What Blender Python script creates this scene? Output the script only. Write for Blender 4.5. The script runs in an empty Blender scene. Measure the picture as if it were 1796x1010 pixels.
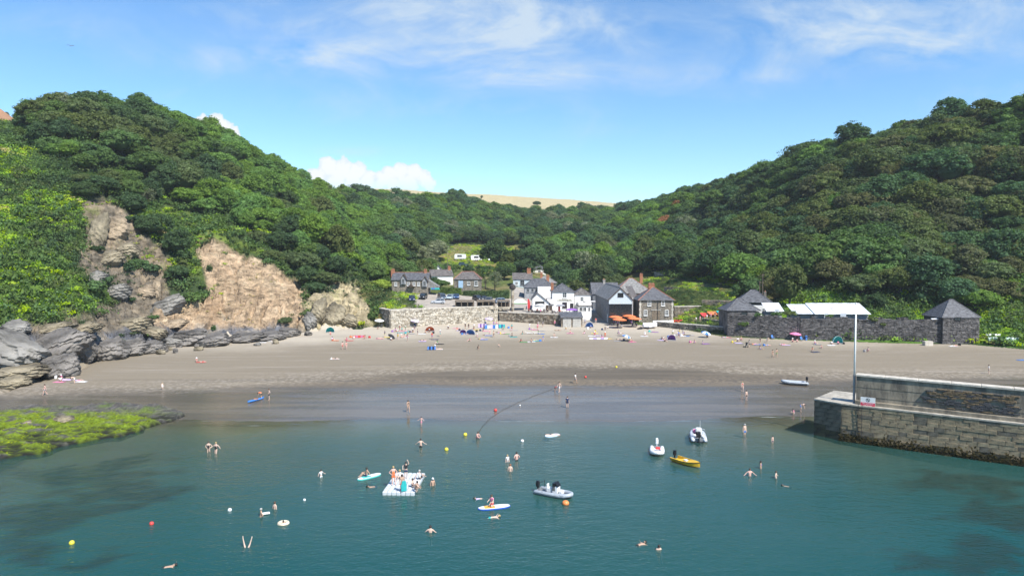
import bpy, bmesh, math, random
import numpy as np
from mathutils import Vector, Matrix
SC = bpy.context.scene
COL = SC.collection
R = math.radians
rnd = random.Random(7)
# ------------------------------------------------------------------ camera
FPX, CX, CY, CAMH = 1200.0, 898.0, 505.0, 22.0
PITCH = math.atan(55.0 / FPX)
cam_d = bpy.data.cameras.new('camera')
cam = bpy.data.objects.new('camera', cam_d); COL.objects.link(cam)
cam_d.sensor_width = 36.0
cam_d.lens = FPX / 1796.0 * 36.0
cam_d.clip_start = 0.5; cam_d.clip_end = 30000
cam.location = (0, 0, CAMH)
cam.rotation_euler = (R(90) - PITCH, 0, 0)
SC.camera = cam
# ------------------------------------------------------------------ light
SUN_AZ = math.atan2(0.62, -0.78)      # clockwise from +Y
SUN_EL = R(50)
SUNV = Vector((math.sin(SUN_AZ) * math.cos(SUN_EL), math.cos(SUN_AZ) * math.cos(SUN_EL), math.sin(SUN_EL)))
sun_d = bpy.data.lights.new('sun', 'SUN'); sun_d.energy = 4.6; sun_d.angle = R(0.53); sun_d.color = (1.0, 0.95, 0.87)
sun = bpy.data.objects.new('sun', sun_d); COL.objects.link(sun)
sun.rotation_euler = (-SUNV).to_track_quat('-Z', 'Y').to_euler()
SC.view_settings.view_transform = 'Standard'
try: SC.view_settings.look = 'None'
except Exception: pass
SC.view_settings.exposure = 0.72; SC.view_settings.gamma = 1.0
SC.view_settings.use_curve_mapping = False
SC.cycles.max_bounces = 6; SC.cycles.diffuse_bounces = 3; SC.cycles.glossy_bounces = 3
SC.cycles.transparent_max_bounces = 6; SC.cycles.transmission_bounces = 3
SC.cycles.caustics_reflective = False; SC.cycles.caustics_refractive = False
SC.cycles.use_adaptive_sampling = True; SC.cycles.adaptive_threshold = 0.015
SC.cycles.use_denoising = True
SC.cycles.volume_bounces = 0; SC.cycles.volume_max_steps = 64

def nd(t, typ, **kw):
    n = t.nodes.new(typ)
    for k, v in kw.items():
        if k.startswith('i_'):
            n.inputs[k[2:].replace('_', ' ')].default_value = v
        else: setattr(n, k, v)
    return n
def mth(t, op, a, b=None, c=None, clamp=False):
    n = t.nodes.new('ShaderNodeMath'); n.operation = op; n.use_clamp = clamp
    for i, s in enumerate((a, b, c)):
        if s is None: continue
        if isinstance(s, (int, float)): n.inputs[i].default_value = s
        else: t.links.new(s, n.inputs[i])
    return n.outputs[0]
def mixc(t, fac, a, b, blend='MIX'):
    n = t.nodes.new('ShaderNodeMix'); n.data_type = 'RGBA'; n.blend_type = blend; n.clamp_factor = True
    for s, i in ((fac, n.inputs[0]), (a, n.inputs[6]), (b, n.inputs[7])):
        if isinstance(s, (int, float)): i.default_value = s
        elif isinstance(s, (tuple, list)): i.default_value = tuple(s) + (1,) * (4 - len(s))
        else: t.links.new(s, i)
    return n.outputs[2]

W = bpy.data.worlds.new('World'); SC.world = W; W.use_nodes = True
def build_world():
    t = W.node_tree; t.nodes.clear()
    out = nd(t, 'ShaderNodeOutputWorld'); bg = nd(t, 'ShaderNodeBackground'); bg.inputs[1].default_value = 0.15
    t.links.new(bg.outputs[0], out.inputs[0])
    sky = nd(t, 'ShaderNodeTexSky', sky_type='NISHITA', sun_disc=False, sun_elevation=SUN_EL, sun_rotation=SUN_AZ,
             altitude=0, air_density=1.0, dust_density=0.0, ozone_density=1.6)
    tc = nd(t, 'ShaderNodeTexCoord'); sx = nd(t, 'ShaderNodeSeparateXYZ'); t.links.new(tc.outputs['Generated'], sx.inputs[0])
    x, y, z = sx.outputs
    # richer blue for clean summer air
    hs = nd(t, 'ShaderNodeHueSaturation'); hs.inputs['Saturation'].default_value = SKY_SAT; hs.inputs['Value'].default_value = SKY_VAL
    t.links.new(sky.outputs[0], hs.inputs['Color'])
    skyc = mixc(t, 1.0, hs.outputs[0], SKY_TINT, 'MULTIPLY')
    # high thin cloud layer in direction space
    yy = mth(t, 'MAXIMUM', mth(t, 'ABSOLUTE', y), 0.12)
    u = mth(t, 'DIVIDE', x, yy); v = mth(t, 'DIVIDE', z, yy)
    def noise(su, sv, detail, rough, off, dist=0.0):
        cb = nd(t, 'ShaderNodeCombineXYZ')
        t.links.new(mth(t, 'MULTIPLY_ADD', u, su, off), cb.inputs[0]); t.links.new(mth(t, 'MULTIPLY', v, sv), cb.inputs[1])
        t.links.new(y, cb.inputs[2])
        n = nd(t, 'ShaderNodeTexNoise'); n.inputs['Scale'].default_value = 1.0; n.inputs['Detail'].default_value = detail
        n.inputs['Roughness'].default_value = rough; n.inputs['Distortion'].default_value = dist
        t.links.new(cb.outputs[0], n.inputs['Vector']); return n.outputs['Fac']
    n1 = noise(4.2, 10, 9, 0.6, 3.1, 0.9); n2 = noise(17, 38, 6, 0.62, 9.0, 0.6)
    nn = mth(t, 'ADD', mth(t, 'MULTIPLY', n1, 0.72), mth(t, 'MULTIPLY', n2, 0.28))
    tot = None
    #       px   py   rx   ry  strength
    for px, py, rx, ry, k in ((880, 50, 210, 62, 1.08), (640, 60, 240, 80, 0.55), (500, 108, 240, 26, 0.7), (1570, 85, 170, 38, 1.3), (1480, 45, 170, 45, 0.8),
                              (1680, 20, 220, 40, 0.75), (950, 138, 190, 22, 0.8), (830, 195, 170, 26, 0.55), (1270, 135, 90, 24, 0.65),
                              (1400, 140, 80, 16, 0.6), (630, 268, 70, 9, 0.85), (130, 55, 150, 40, 0.4), (1120, 60, 320, 60, 0.3), (1080, 235, 130, 14, .3),
                              (600, 178, 120, 18, .35)):
        a = mth(t, 'POWER', mth(t, 'MULTIPLY', mth(t, 'SUBTRACT', u, (px - 898) / 1200), 1200 / rx), 2)
        b = mth(t, 'POWER', mth(t, 'MULTIPLY', mth(t, 'SUBTRACT', v, (450 - py) / 1200), 1200 / ry), 2)
        e = mth(t, 'MULTIPLY', mth(t, 'EXPONENT', mth(t, 'MULTIPLY', mth(t, 'ADD', a, b), -1.0)), k)
        tot = e if tot is None else mth(t, 'ADD', tot, e)
    tot = mth(t, 'MINIMUM', tot, 1.35)
    # everywhere else: scattered wisps from the same noise
    base = mth(t, 'MULTIPLY', mth(t, 'SUBTRACT', n1, 0.54, clamp=True), 0.9)
    cl = mth(t, 'MULTIPLY', tot, mth(t, 'MULTIPLY', mth(t, 'SUBTRACT', nn, 0.40, clamp=True), 3.0))
    cl = mth(t, 'MINIMUM', mth(t, 'ADD', cl, base), 0.8)
    up = nd(t, 'ShaderNodeMapRange'); up.inputs[1].default_value = 0.0; up.inputs[2].default_value = 0.06
    t.links.new(z, up.inputs[0])
    cl = mth(t, 'MULTIPLY', cl, up.outputs[0])
    fin = mixc(t, cl, skyc, (2.9, 3.35, 3.7))
    # low heaped cumulus beyond the hills
    n3 = noise(62, 62, 5, 0.6, 1.7, 0.4); m = None
    for px, py, r in ((556, 312, 17), (578, 297, 22), (604, 296, 19), (592, 318, 26), (628, 304, 20), (645, 318, 19), (618, 322, 24), (672, 318, 17), (684, 306, 14), (704, 302, 16), (726, 304, 17), (742, 314, 15), (716, 322, 22), (754, 324, 12), (690, 326, 18), (362, 216, 14), (382, 216, 16), (398, 226, 16), (414, 238, 13), (392, 244, 24), (370, 236, 20)):
        a = mth(t, 'MULTIPLY', mth(t, 'SUBTRACT', u, (px - 898) / 1200), 1200 / r); b = mth(t, 'MULTIPLY', mth(t, 'SUBTRACT', v, (450 - py) / 1200), 1200 / r)
        e = mth(t, 'SUBTRACT', 1.12, mth(t, 'SQRT', mth(t, 'ADD', mth(t, 'MULTIPLY', a, a), mth(t, 'MULTIPLY', b, b)))); m = e if m is None else mth(t, 'MAXIMUM', m, e)
    m = mth(t, 'ADD', m, mth(t, 'MULTIPLY', mth(t, 'SUBTRACT', n3, 0.55), 1.3))
    def ss(q, lo, hi, c=0.0, d=1.0):
        k = nd(t, 'ShaderNodeMapRange'); k.interpolation_type = 'SMOOTHSTEP'
        for i, w in enumerate((lo, hi, c, d)): k.inputs[i + 1].default_value = w
        t.links.new(q, k.inputs[0]); return k.outputs[0]
    cum = mth(t, 'MULTIPLY', ss(m, 0.0, 0.16), ss(v, 0.090, 0.118, 0.45, 1.0))
    cc = mixc(t, ss(mth(t, 'ADD', m, mth(t, 'MULTIPLY', n3, 0.8)), 0.35, 1.0), (3.3, 3.7, 4.1), (4.1, 4.2, 4.25))
    fin = mixc(t, mth(t, 'MULTIPLY', cum, 0.97), fin, cc)
    t.links.new(fin, bg.inputs[0])
SKY_SAT, SKY_VAL, SKY_TINT = 1.14, 0.74, (0.80, 0.97, 1.08)
build_world()

# ------------------------------------------------------------------ geometry helpers
def ray(px, py):
    u = (px - CX) / FPX; v = (CY - py) / FPX
    return Vector((u, math.cos(PITCH) + v * math.sin(PITCH), v * math.cos(PITCH) - math.sin(PITCH)))
def at_z(px, py, z=0.0):
    r = ray(px, py); t = (z - CAMH) / r.z
    return Vector((r.x * t, r.y * t, z))
def at_y(px, py, Y):
    r = ray(px, py); t = Y / r.y
    return Vector((r.x * t, Y, CAMH + r.z * t))
def proj(x, y, z):
    c, s = math.cos(PITCH), math.sin(PITCH)
    dz = z - CAMH; fw = y * c - dz * s; upv = y * s + dz * c
    return CX + FPX * x / fw, CY - FPX * upv / fw

class MB:
    def __init__(s): s.v = []; s.f = []; s.m = []
    def add(s, vs, fs, m=0):
        o = len(s.v); s.v += [tuple(p) for p in vs]
        for f in fs: s.f.append(tuple(i + o for i in f)); s.m.append(m)
        return s
    def box(s, c, d, rz=0.0, m=0, taper=1.0, tilt=None):
        x, y, z = d[0] / 2, d[1] / 2, d[2] / 2
        vs = [(-x, -y, -z), (x, -y, -z), (x, y, -z), (-x, y, -z), (-x * taper, -y * taper, z), (x * taper, -y * taper, z), (x * taper, y * taper, z), (-x * taper, y * taper, z)]
        M = Matrix.Rotation(rz, 4, 'Z')
        if tilt is not None: M = M @ tilt
        vs = [tuple(M @ Vector(p) + Vector(c)) for p in vs]
        return s.add(vs, [(0, 3, 2, 1), (4, 5, 6, 7), (0, 1, 5, 4), (1, 2, 6, 5), (2, 3, 7, 6), (3, 0, 4, 7)], m)
    def cbox(s, c, d, b=0.03, rz=0.0, m=0):
        """box with chamfered top and vertical edges"""
        x, y, z = d[0] / 2, d[1] / 2, d[2] / 2
        b = min(b, x * .45, y * .45, z * .45)
        def ring(xx, yy, zz): return [(-xx + b, -yy, zz), (xx - b, -yy, zz), (xx, -yy + b, zz), (xx, yy - b, zz), (xx - b, yy, zz), (-xx + b, yy, zz), (-xx, yy - b, zz), (-xx, -yy + b, zz)]
        vs = ring(x, y, -z) + ring(x, y, z - b) + ring(x - b, y - b, z)
        M = Matrix.Rotation(rz, 4, 'Z')
        vs = [tuple(M @ Vector(p) + Vector(c)) for p in vs]
        fs = [tuple(range(7, -1, -1)), tuple(range(16, 24))]
        for k in (0, 8):
            for i in range(8): j = (i + 1) % 8; fs.append((k + i, k + j, k + 8 + j, k + 8 + i))
        return s.add(vs, fs, m)
    def tube(s, pts, r, n=8, m=0, cap=True, squash=1.0):
        pts = [Vector(p) for p in pts]
        rs = r if isinstance(r, (list, tuple)) else [r] * len(pts)
        vs = []; fs = []; L = len(pts)
        up0 = Vector((0, 0, 1))
        for i, p in enumerate(pts):
            d = (pts[min(i + 1, L - 1)] - pts[max(i - 1, 0)]).normalized()
            ref = up0 if abs(d.z) < 0.9 else Vector((1, 0, 0))
            a = d.cross(ref).normalized(); b = a.cross(d).normalized()
            for k in range(n):
                th = 2 * math.pi * k / n
                vs.append(p + a * (math.cos(th) * rs[i]) + b * (math.sin(th) * rs[i] * squash))
        for i in range(L - 1):
            for k in range(n):
                j = (k + 1) % n
                fs.append((i * n + k, i * n + j, (i + 1) * n + j, (i + 1) * n + k))
        if cap: fs.append(tuple(range(n - 1, -1, -1))); fs.append(tuple(range((L - 1) * n, L * n)))
        return s.add(vs, fs, m)
    def lathe(s, prof, n=12, c=(0, 0, 0), m=0, wob=None):
        vs = []; fs = []
        for (r, z) in prof:
            for k in range(n):
                th = 2 * math.pi * k / n; rr = r * (wob(th) if wob else 1)
                vs.append((c[0] + rr * math.cos(th), c[1] + rr * math.sin(th), c[2] + z))
        for i in range(len(prof) - 1):
            for k in range(n):
                j = (k + 1) % n; fs.append((i * n + k, i * n + j, (i + 1) * n + j, (i + 1) * n + k))
        fs.append(tuple(range(n - 1, -1, -1))); fs.append(tuple(range((len(prof) - 1) * n, len(prof) * n)))
        return s.add(vs, fs, m)
    def prism(s, poly, h, axis='z', base=0.0, m=0):
        """extrude a 2-D polygon; axis y: polygon in xz pushed along y; axis x: polygon in yz"""
        n = len(poly)
        if axis == 'z': f = lambda p, t: (p[0], p[1], t)
        elif axis == 'y': f = lambda p, t: (p[0], t, p[1])
        else: f = lambda p, t: (t, p[0], p[1])
        vs = [f(p, base) for p in poly] + [f(p, base + h) for p in poly]
        fs = [tuple(range(n - 1, -1, -1)), tuple(range(n, 2 * n))] + [(i, (i + 1) % n, n + (i + 1) % n, n + i) for i in range(n)]
        return s.add(vs, fs, m)
    def slab(s, quad, th, m=0):
        """thick sheet over a quad/tri of 3-D points, thickness along -normal"""
        q = [Vector(p) for p in quad]; n = (q[1] - q[0]).cross(q[-1] - q[0]).normalized()
        k = len(q); vs = q + [p - n * th for p in q]
        fs = [tuple(range(k)), tuple(range(2 * k - 1, k - 1, -1))] + [(i, k + i, k + (i + 1) % k, (i + 1) % k) for i in range(k)]
        return s.add(vs, fs, m)
    def ell(s, c, r, n=10, k=6, m=0, jit=0.0, rg=None):
        vs = []; fs = []
        for i in range(k + 1):
            ph = math.pi * i / k
            for j in range(n):
                th = 2 * math.pi * j / n; q = 1 + (rg.uniform(-jit, jit) if rg and 0 < i < k else 0)
                vs.append((c[0] + r[0] * q * math.sin(ph) * math.cos(th), c[1] + r[1] * q * math.sin(ph) * math.sin(th), c[2] + r[2] * q * math.cos(ph)))
        for i in range(k):
            for j in range(n):
                jj = (j + 1) % n; fs.append((i * n + j, (i + 1) * n + j, (i + 1) * n + jj, i * n + jj))
        return s.add(vs, fs, m)
    def mesh(s, name, mats, smooth=False):
        me = bpy.data.meshes.new(name); me.from_pydata(s.v, [], s.f)
        for q in (mats if isinstance(mats, (list, tuple)) else [mats]): me.materials.append(q)
        if any(s.m): me.polygons.foreach_set('material_index', s.m)
        if smooth: me.polygons.foreach_set('use_smooth', [True] * len(s.f))
        me.update(); return me
    def build(s, name, mats, parent=None, loc=None, rz=0.0, smooth=False, fixn=True):
        me = s.mesh(name, mats, smooth)
        if fixn:
            bm = bmesh.new(); bm.from_mesh(me); bmesh.ops.recalc_face_normals(bm, faces=bm.faces); bm.to_mesh(me); bm.free()
        return put(name, me, parent, loc, rz)
def put(name, me, parent=None, loc=None, rz=0.0, mat=None):
    o = bpy.data.objects.new(name, me); COL.objects.link(o)
    if parent is not None: o.parent = parent
    if loc is not None: o.location = loc
    if rz: o.rotation_euler = (0, 0, rz)
    if mat is not None:
        o.material_slots[0].link = 'OBJECT'; o.material_slots[0].material = mat
    return o
def tag(o, label=None, cat=None, group=None, kind=None):
    if label: o['label'] = label
    if cat: o['category'] = cat
    if group: o['group'] = group
    if kind: o['kind'] = kind
    return o
def thing(name, label, cat, loc=(0, 0, 0), rz=0.0, group=None):
    o = bpy.data.objects.new(name, None); COL.objects.link(o); o.empty_display_size = 0.3
    o.location = loc; o.rotation_euler = (0, 0, rz)
    return tag(o, label, cat, group)

# ------------------------------------------------------------------ materials
MATS = {}
def mat(name, col, rough=0.7, var=0.12, scale=3.0, bump=0.0, metal=0.0, spec=0.5, col2=None, stretch=None, trans=None, bscale=None):
    """Principled with object-space noise variation of its own colour (dirt, grain) and fine relief"""
    if name in MATS: return MATS[name]
    m = bpy.data.materials.new(name); m.use_nodes = True; t = m.node_tree; b = t.nodes['Principled BSDF']
    b.inputs['Roughness'].default_value = rough; b.inputs['Metallic'].default_value = metal
    b.inputs['Specular IOR Level'].default_value = spec
    tc = nd(t, 'ShaderNodeTexCoord'); vec = tc.outputs['Object']
    if stretch:
        mp = nd(t, 'ShaderNodeMapping'); mp.inputs['Scale'].default_value = stretch; t.links.new(vec, mp.inputs[0]); vec = mp.outputs[0]
    n = nd(t, 'ShaderNodeTexNoise'); n.inputs['Scale'].default_value = scale; n.inputs['Detail'].default_value = 6; n.inputs['Roughness'].default_value = 0.65
    t.links.new(vec, n.inputs['Vector'])
    c = tuple(col)
    dk = tuple(x * (1 - var * 2.2) for x in c) if col2 is None else tuple(col2)
    lt = tuple(min(1, x * (1 + var)) for x in c)
    mr = nd(t, 'ShaderNodeMapRange'); mr.inputs[1].default_value = 0.34; mr.inputs[2].default_value = 0.66; t.links.new(n.outputs['Fac'], mr.inputs[0])
    t.links.new(mixc(t, mr.outputs[0], dk, lt), b.inputs['Base Color'])
    if bump:
        n2 = nd(t, 'ShaderNodeTexNoise'); n2.inputs['Scale'].default_value = bscale or scale * 4; n2.inputs['Detail'].default_value = 4
        t.links.new(vec, n2.inputs['Vector'])
        bp = nd(t, 'ShaderNodeBump'); bp.inputs['Strength'].default_value = bump; bp.inputs['Distance'].default_value = 0.1
        t.links.new(n2.outputs['Fac'], bp.inputs['Height']); t.links.new(bp.outputs[0], b.inputs['Normal'])
    MATS[name] = m
    return m
# ------------------------------------------------------------------ noise
_prm = np.random.RandomState(3).permutation(256); _prm = np.concatenate([_prm, _prm])
_grd = np.random.RandomState(4).uniform(-1, 1, (256, 2)); _grd /= np.linalg.norm(_grd, axis=1)[:, None]
def perlin(x, y):
    x = np.asarray(x, float); y = np.asarray(y, float)
    xi = np.floor(x).astype(int); yi = np.floor(y).astype(int); xf = x - xi; yf = y - yi; xi &= 255; yi &= 255
    fu = xf ** 3 * (xf * (xf * 6 - 15) + 10); fv = yf ** 3 * (yf * (yf * 6 - 15) + 10)
    def g(a, b, dx, dy):
        q = _grd[_prm[_prm[a & 255] + (b & 255)]]; return q[..., 0] * dx + q[..., 1] * dy
    n00 = g(xi, yi, xf, yf); n10 = g(xi + 1, yi, xf - 1, yf); n01 = g(xi, yi + 1, xf, yf - 1); n11 = g(xi + 1, yi + 1, xf - 1, yf - 1)
    return ((n00 * (1 - fu) + n10 * fu) * (1 - fv) + (n01 * (1 - fu) + n11 * fu) * fv) * 1.5
def fbm(x, y, o=4, rough=0.5):
    s = 0; a = 1.0; f = 1.0; tot = 0
    for i in range(o): s = s + perlin(x * f + 17.3 * i, y * f - 9.1 * i) * a; tot += a; a *= rough; f *= 2.03
    return s / tot
def sstep(a, b, x): t = np.clip((x - a) / (b - a), 0, 1); return t * t * (3 - 2 * t)

# ------------------------------------------------------------------ terrain profiles: px bearing -> base distance, then (distance, image row) points, then far (distance, height)
TAB = [
 (-700, 70, (82, 590), (105, 450), (140, 320), (170, 225), (290, 78), (420, 100)),
 (-300, 92, (104, 590), (132, 450), (168, 310), (198, 235), (300, 82), (420, 106)),
 (0, 110, (122, 592), (150, 450), (185, 300), (215, 243), (315, 86), (420, 111)),
 (60, 118, (128, 585), (154, 450), (190, 320), (235, 218), (330, 79), (420, 98)),
 (120, 126, (134, 590), (158, 450), (190, 345), (240, 188), (330, 72), (700, 90)),
 (190, 142, (150, 572), (170, 450), (196, 352), (250, 196), (335, 71), (700, 90)),
 (250, 155, (163, 545), (180, 460), (202, 372), (262, 212), (340, 70), (700, 90)),
 (320, 163, (168, 565), (184, 480), (206, 400), (282, 232), (360, 68), (700, 88)),
 (380, 169, (173, 566), (195, 424), (225, 370), (300, 254), (380, 66), (700, 88)),
 (470, 173, (177, 560), (191, 470), (230, 390), (340, 302), (420, 60), (750, 88)),
 (530, 176, (180, 555), (188, 510), (238, 420), (385, 331), (470, 56), (780, 92)),
 (560, 180, (184, 550), (189, 512), (245, 422), (400, 340), (480, 56), (780, 95)),
 (610, 184, (188, 545), (197, 505), (270, 436), (450, 362), (520, 56), (800, 101)),
 (655, 185, (189, 545), (198, 530), (240, 480), (490, 358), (560, 62), (820, 103)),
 (690, 182.8, (183.9, 541), (200, 526), (225, 502), (500, 357), (570, 64), (820, 102)),
 (800, 191.6, (192.7, 538), (212, 523), (330, 459), (560, 358), (620, 68), (850, 100)),
 (872, 197.4, (198.6, 541), (220, 522), (350, 452), (570, 376), (630, 66), (880, 101)),
 (900, 196, (197.5, 548), (240, 505), (390, 436), (580, 380), (640, 64), (900, 101)),
 (985, 188, (189.5, 552), (225, 538), (300, 482), (575, 384), (640, 62), (900, 97)),
 (1030, 192, (200, 563), (232, 540), (290, 485), (565, 384), (630, 58), (900, 95)),
 (1080, 188, (200, 562), (235, 532), (290, 485), (550, 380), (620, 60), (900, 92)),
 (1150, 186, (200, 560), (238, 512), (360, 420), (460, 371), (540, 58), (900, 84)),
 (1215, 176, (188, 565), (205, 524), (320, 436), (420, 348), (500, 58), (900, 82)),
 (1270, 166, (184, 560), (204, 524), (285, 440), (375, 342), (450, 60), (900, 80)),
 (1300, 165, (168, 575), (200, 528), (270, 442), (365, 338), (445, 60), (900, 80)),
 (1420, 161, (166, 575), (187, 532), (215, 484), (310, 294), (390, 66), (900, 80)),
 (1560, 157.5, (162, 580), (175, 545), (200, 474), (270, 268), (350, 68), (900, 80)),
 (1700, 156, (161, 583), (173, 556), (195, 490), (250, 240), (330, 70), (900, 80)),
 (1796, 150, (157, 590), (171, 545), (190, 470), (240, 225), (320, 72), (900, 80)),
 (2100, 125, (132, 590), (150, 520), (175, 430), (225, 208), (300, 74), (900, 90)),
 (2500, 105, (112, 590), (130, 520), (155, 430), (200, 180), (280, 80), (900, 90)),
]
_px = np.array([r[0] for r in TAB], float)
def waterline(pxc):
    return np.interp(pxc, [-700, 0, 150, 250, 330, 450, 700, 900, 1100, 1300, 1450, 1796, 2500], [70, 81, 86, 90, 91.5, 91.5, 92, 92, 91, 92, 94, 100, 105])
def _beachz(pxc, Y):
    s = Y - waterline(pxc)
    return np.where(s > 0, 0.0335 * s, np.maximum(0.05 * s, -3.8 + 0.004 * s))
_D = []; _Z = []
for r in TAB:
    d = [r[1]]; z = [float(_beachz(np.array(float(r[0])), np.array(float(r[1]))))]
    for (dd, py) in r[2:6]: d.append(dd); z.append(at_y(r[0], py, dd).z)
    for (dd, zz) in r[6:]: d.append(dd); z.append(zz)
    d.append(4000.0); z.append(z[-1] - 6)
    _D.append(d); _Z.append(z)
_D = np.array(_D); _Z = np.array(_Z)
def _col(tab, pxc):
    """smooth (monotone-ish) interpolation of a column table along the bearing"""
    i = np.clip(np.searchsorted(_px, pxc) - 1, 0, len(_px) - 2)
    t = np.clip((pxc - _px[i]) / (_px[i + 1] - _px[i]), 0, 1); t = t * t * (3 - 2 * t) * 0.5 + t * 0.5
    return tab[i] * (1 - t)[..., None] + tab[i + 1] * t[..., None]
def bearing(x, y): return CX + FPX * x / np.maximum(y, 1.0)
def base_d(x, y):
    pxc = bearing(x, y); return np.interp(pxc, _px, _D[:, 0])
def height_raw(x, y):
    x = np.atleast_1d(np.asarray(x, float)); y = np.atleast_1d(np.asarray(y, float))
    pxc = np.clip(bearing(x, y), -700, 2500)
    D = _col(_D, pxc); Z = _col(_Z, pxc)
    zb = _beachz(pxc, np.minimum(y, D[:, 0]))
    z = zb.copy()
    for k in range(D.shape[1] - 1):
        a, b = D[:, k], D[:, k + 1]; msk = (y >= a) & (y < b)
        t = (y - a) / (b - a)
        if k >= 3: t = 0.6 * t + 0.4 * t * t * (3 - 2 * t)
        z = np.where(msk, Z[:, k] * (1 - t) + Z[:, k + 1] * t, z)
    return z, D
def in_poly(px, py, poly):
    px = np.asarray(px); inside = np.zeros(px.shape, bool); n = len(poly); j = n - 1
    for i in range(n):
        xi, yi = poly[i]; xj, yj = poly[j]
        c = ((yi > py) != (yj > py)) & (px < (xj - xi) * (py - yi) / (yj - yi + 1e-12) + xi)
        inside ^= c; j = i
    return inside
# where bare ground, rock and open grass lie on the slopes (bearing, row)
P_EARTH = [(352, 420), (372, 417), (400, 430), (445, 455), (490, 476), (522, 492), (534, 520), (538, 560), (530, 578), (440, 584), (300, 596), (262, 580), (275, 548), (318, 535), (352, 520), (362, 480), (350, 450)]
P_PALE = [(540, 522), (570, 510), (588, 497), (622, 499), (632, 520), (652, 545), (655, 574), (600, 577), (536, 580)]
P_ROCK = [(140, 353), (205, 358), (232, 378), (262, 420), (275, 440), (300, 478), (292, 520), (335, 560), (340, 592), (160, 606), (30, 600), (36, 572), (120, 556), (205, 540), (196, 500), (140, 480), (150, 420)]
P_SLATE = [(-60, 588), (130, 582), (250, 572), (330, 578), (410, 572), (470, 570), (535, 580), (530, 600), (440, 606), (350, 616), (190, 632), (120, 655), (60, 672), (-60, 705)]
P_GRASS = [(215, 352), (300, 372), (372, 378), (420, 410), (470, 450), (400, 432), (355, 417), (350, 440), (355, 500), (300, 440), (262, 400), (240, 380)]
P_DRY = [(622, 498), (680, 478), (735, 505), (722, 545), (660, 572), (650, 545), (632, 520)]
P_BRACK = [(-400, 250), (20, 252), (90, 280), (165, 340), (140, 355), (150, 420), (140, 480), (190, 505), (200, 540), (120, 556), (30, 575), (-60, 600), (-400, 600)]
P_BRACK2 = [(1335, 552), (1350, 535), (1400, 505), (1480, 503), (1510, 515), (1560, 528), (1620, 545), (1655, 552), (1655, 600), (1335, 600)]
P_BRACK3 = [(1715, 560), (1735, 500), (1830, 440), (2200, 420), (2300, 640), (1800, 612), (1715, 612)]
P_BRACK4 = [(740, 446), (800, 430), (900, 428), (960, 440), (950, 470), (880, 478), (790, 465)]
P_GARDEN = [(1130, 488), (1180, 486), (1222, 500), (1300, 520), (1300, 600), (1130, 600)]
P_VILL = [(672, 508), (680, 492), (700, 466), (760, 462), (850, 468), (880, 480), (1000, 476), (1060, 482), (1130, 478), (1210, 492), (1300, 505), (1330, 508), (1420, 545), (1420, 640), (660, 640)]

def classify(px, py, x, y):
    """bare-ground weights at hillside points, ragged by noise"""
    jx = fbm(x * 0.13, y * 0.13, 4, 0.6) * 26; jy = fbm(x * 0.13 + 40, y * 0.13 + 9, 4, 0.6) * 18
    q, w = px + jx, py + jy
    return {n: in_poly(q, w, P) for n, P in (('earth', P_EARTH), ('pale', P_PALE), ('rock', P_ROCK), ('slate', P_SLATE), ('grass', P_GRASS), ('dry', P_DRY), ('brack', P_BRACK), ('brack2', P_BRACK2), ('brack3', P_BRACK3), ('brack4', P_BRACK4), ('garden', P_GARDEN))}

def projv(x, y, z):
    c, s = math.cos(PITCH), math.sin(PITCH); dz = z - CAMH; fw = y * c - dz * s
    return CX + FPX * x / fw, CY - FPX * (y * s + dz * c) / fw
VILL_FLAT = None
def height(x, y):
    x = np.atleast_1d(np.asarray(x, float)); y = np.atleast_1d(np.asarray(y, float))
    z, D = height_raw(x, y)
    d0 = D[:, 0]; pxc = bearing(x, y)
    hill = sstep(0, 12, y - d0)
    vill = np.where((pxc > 665) & (pxc < 1290), 1 - sstep(225, 300, y), 0) * (y > d0)
    # large undulation of the wooded slopes
    z = z + hill * (1 - vill) * (1 - .85 * sstep(600, 700, y)) * (fbm(x * 0.022, y * 0.022, 3) * 5.0 + fbm(x * 0.07 + 3, y * 0.07, 3) * 1.6)
    # broken cliff: ledges dipping to one side, gullies
    cl = sstep(-6, 3, y - d0) * (1 - sstep(45, 70, y - d0)) * sstep(665, 640, pxc)
    strata = fbm((x * 0.5 - y * 0.9) * 0.22, (z * 1.1 + x * 0.3) * 0.22, 4, 0.6)
    gully = 1 - np.abs(fbm(x * 0.10 + 5, y * 0.05, 4, 0.55)) * 2
    fine = np.abs(fbm(x * 0.45, y * 0.45 + z * 0.4, 4, 0.6))
    z = z + cl * (strata * 3.0 - np.maximum(gully - 0.70, 0) * 7.0 + fine * 2.2 - 0.5)
    # low ripples and footprints scale relief of the beach
    b = (y < d0 + 0.5) & (y > waterline(pxc) - 3)
    z = z + np.where(b, fbm(x * 0.05, y * 0.16, 3) * 0.10 + fbm(x * 0.8, y * 0.8, 2) * 0.02, 0)
    # seabed hollows
    z = z + np.where(y < waterline(pxc) - 3, fbm(x * 0.04, y * 0.07, 3) * 0.5, 0)
    return z
def hz(x, y): return float(height(x, y)[0])
def ground(px, py, dmin=50, dmax=900):
    """first point where the view ray through a photo point meets the ground"""
    r = ray(px, py); ys = np.concatenate([np.arange(dmin, 260, 0.5), np.arange(260, dmax, 2.0)])
    t = ys / r.y; xs = r.x * t; zs = CAMH + r.z * t
    below = zs <= height(xs, ys)
    i = int(np.argmax(below)) if below.any() else len(ys) - 1
    return Vector((xs[i], ys[i], hz(xs[i], ys[i])))

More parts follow.
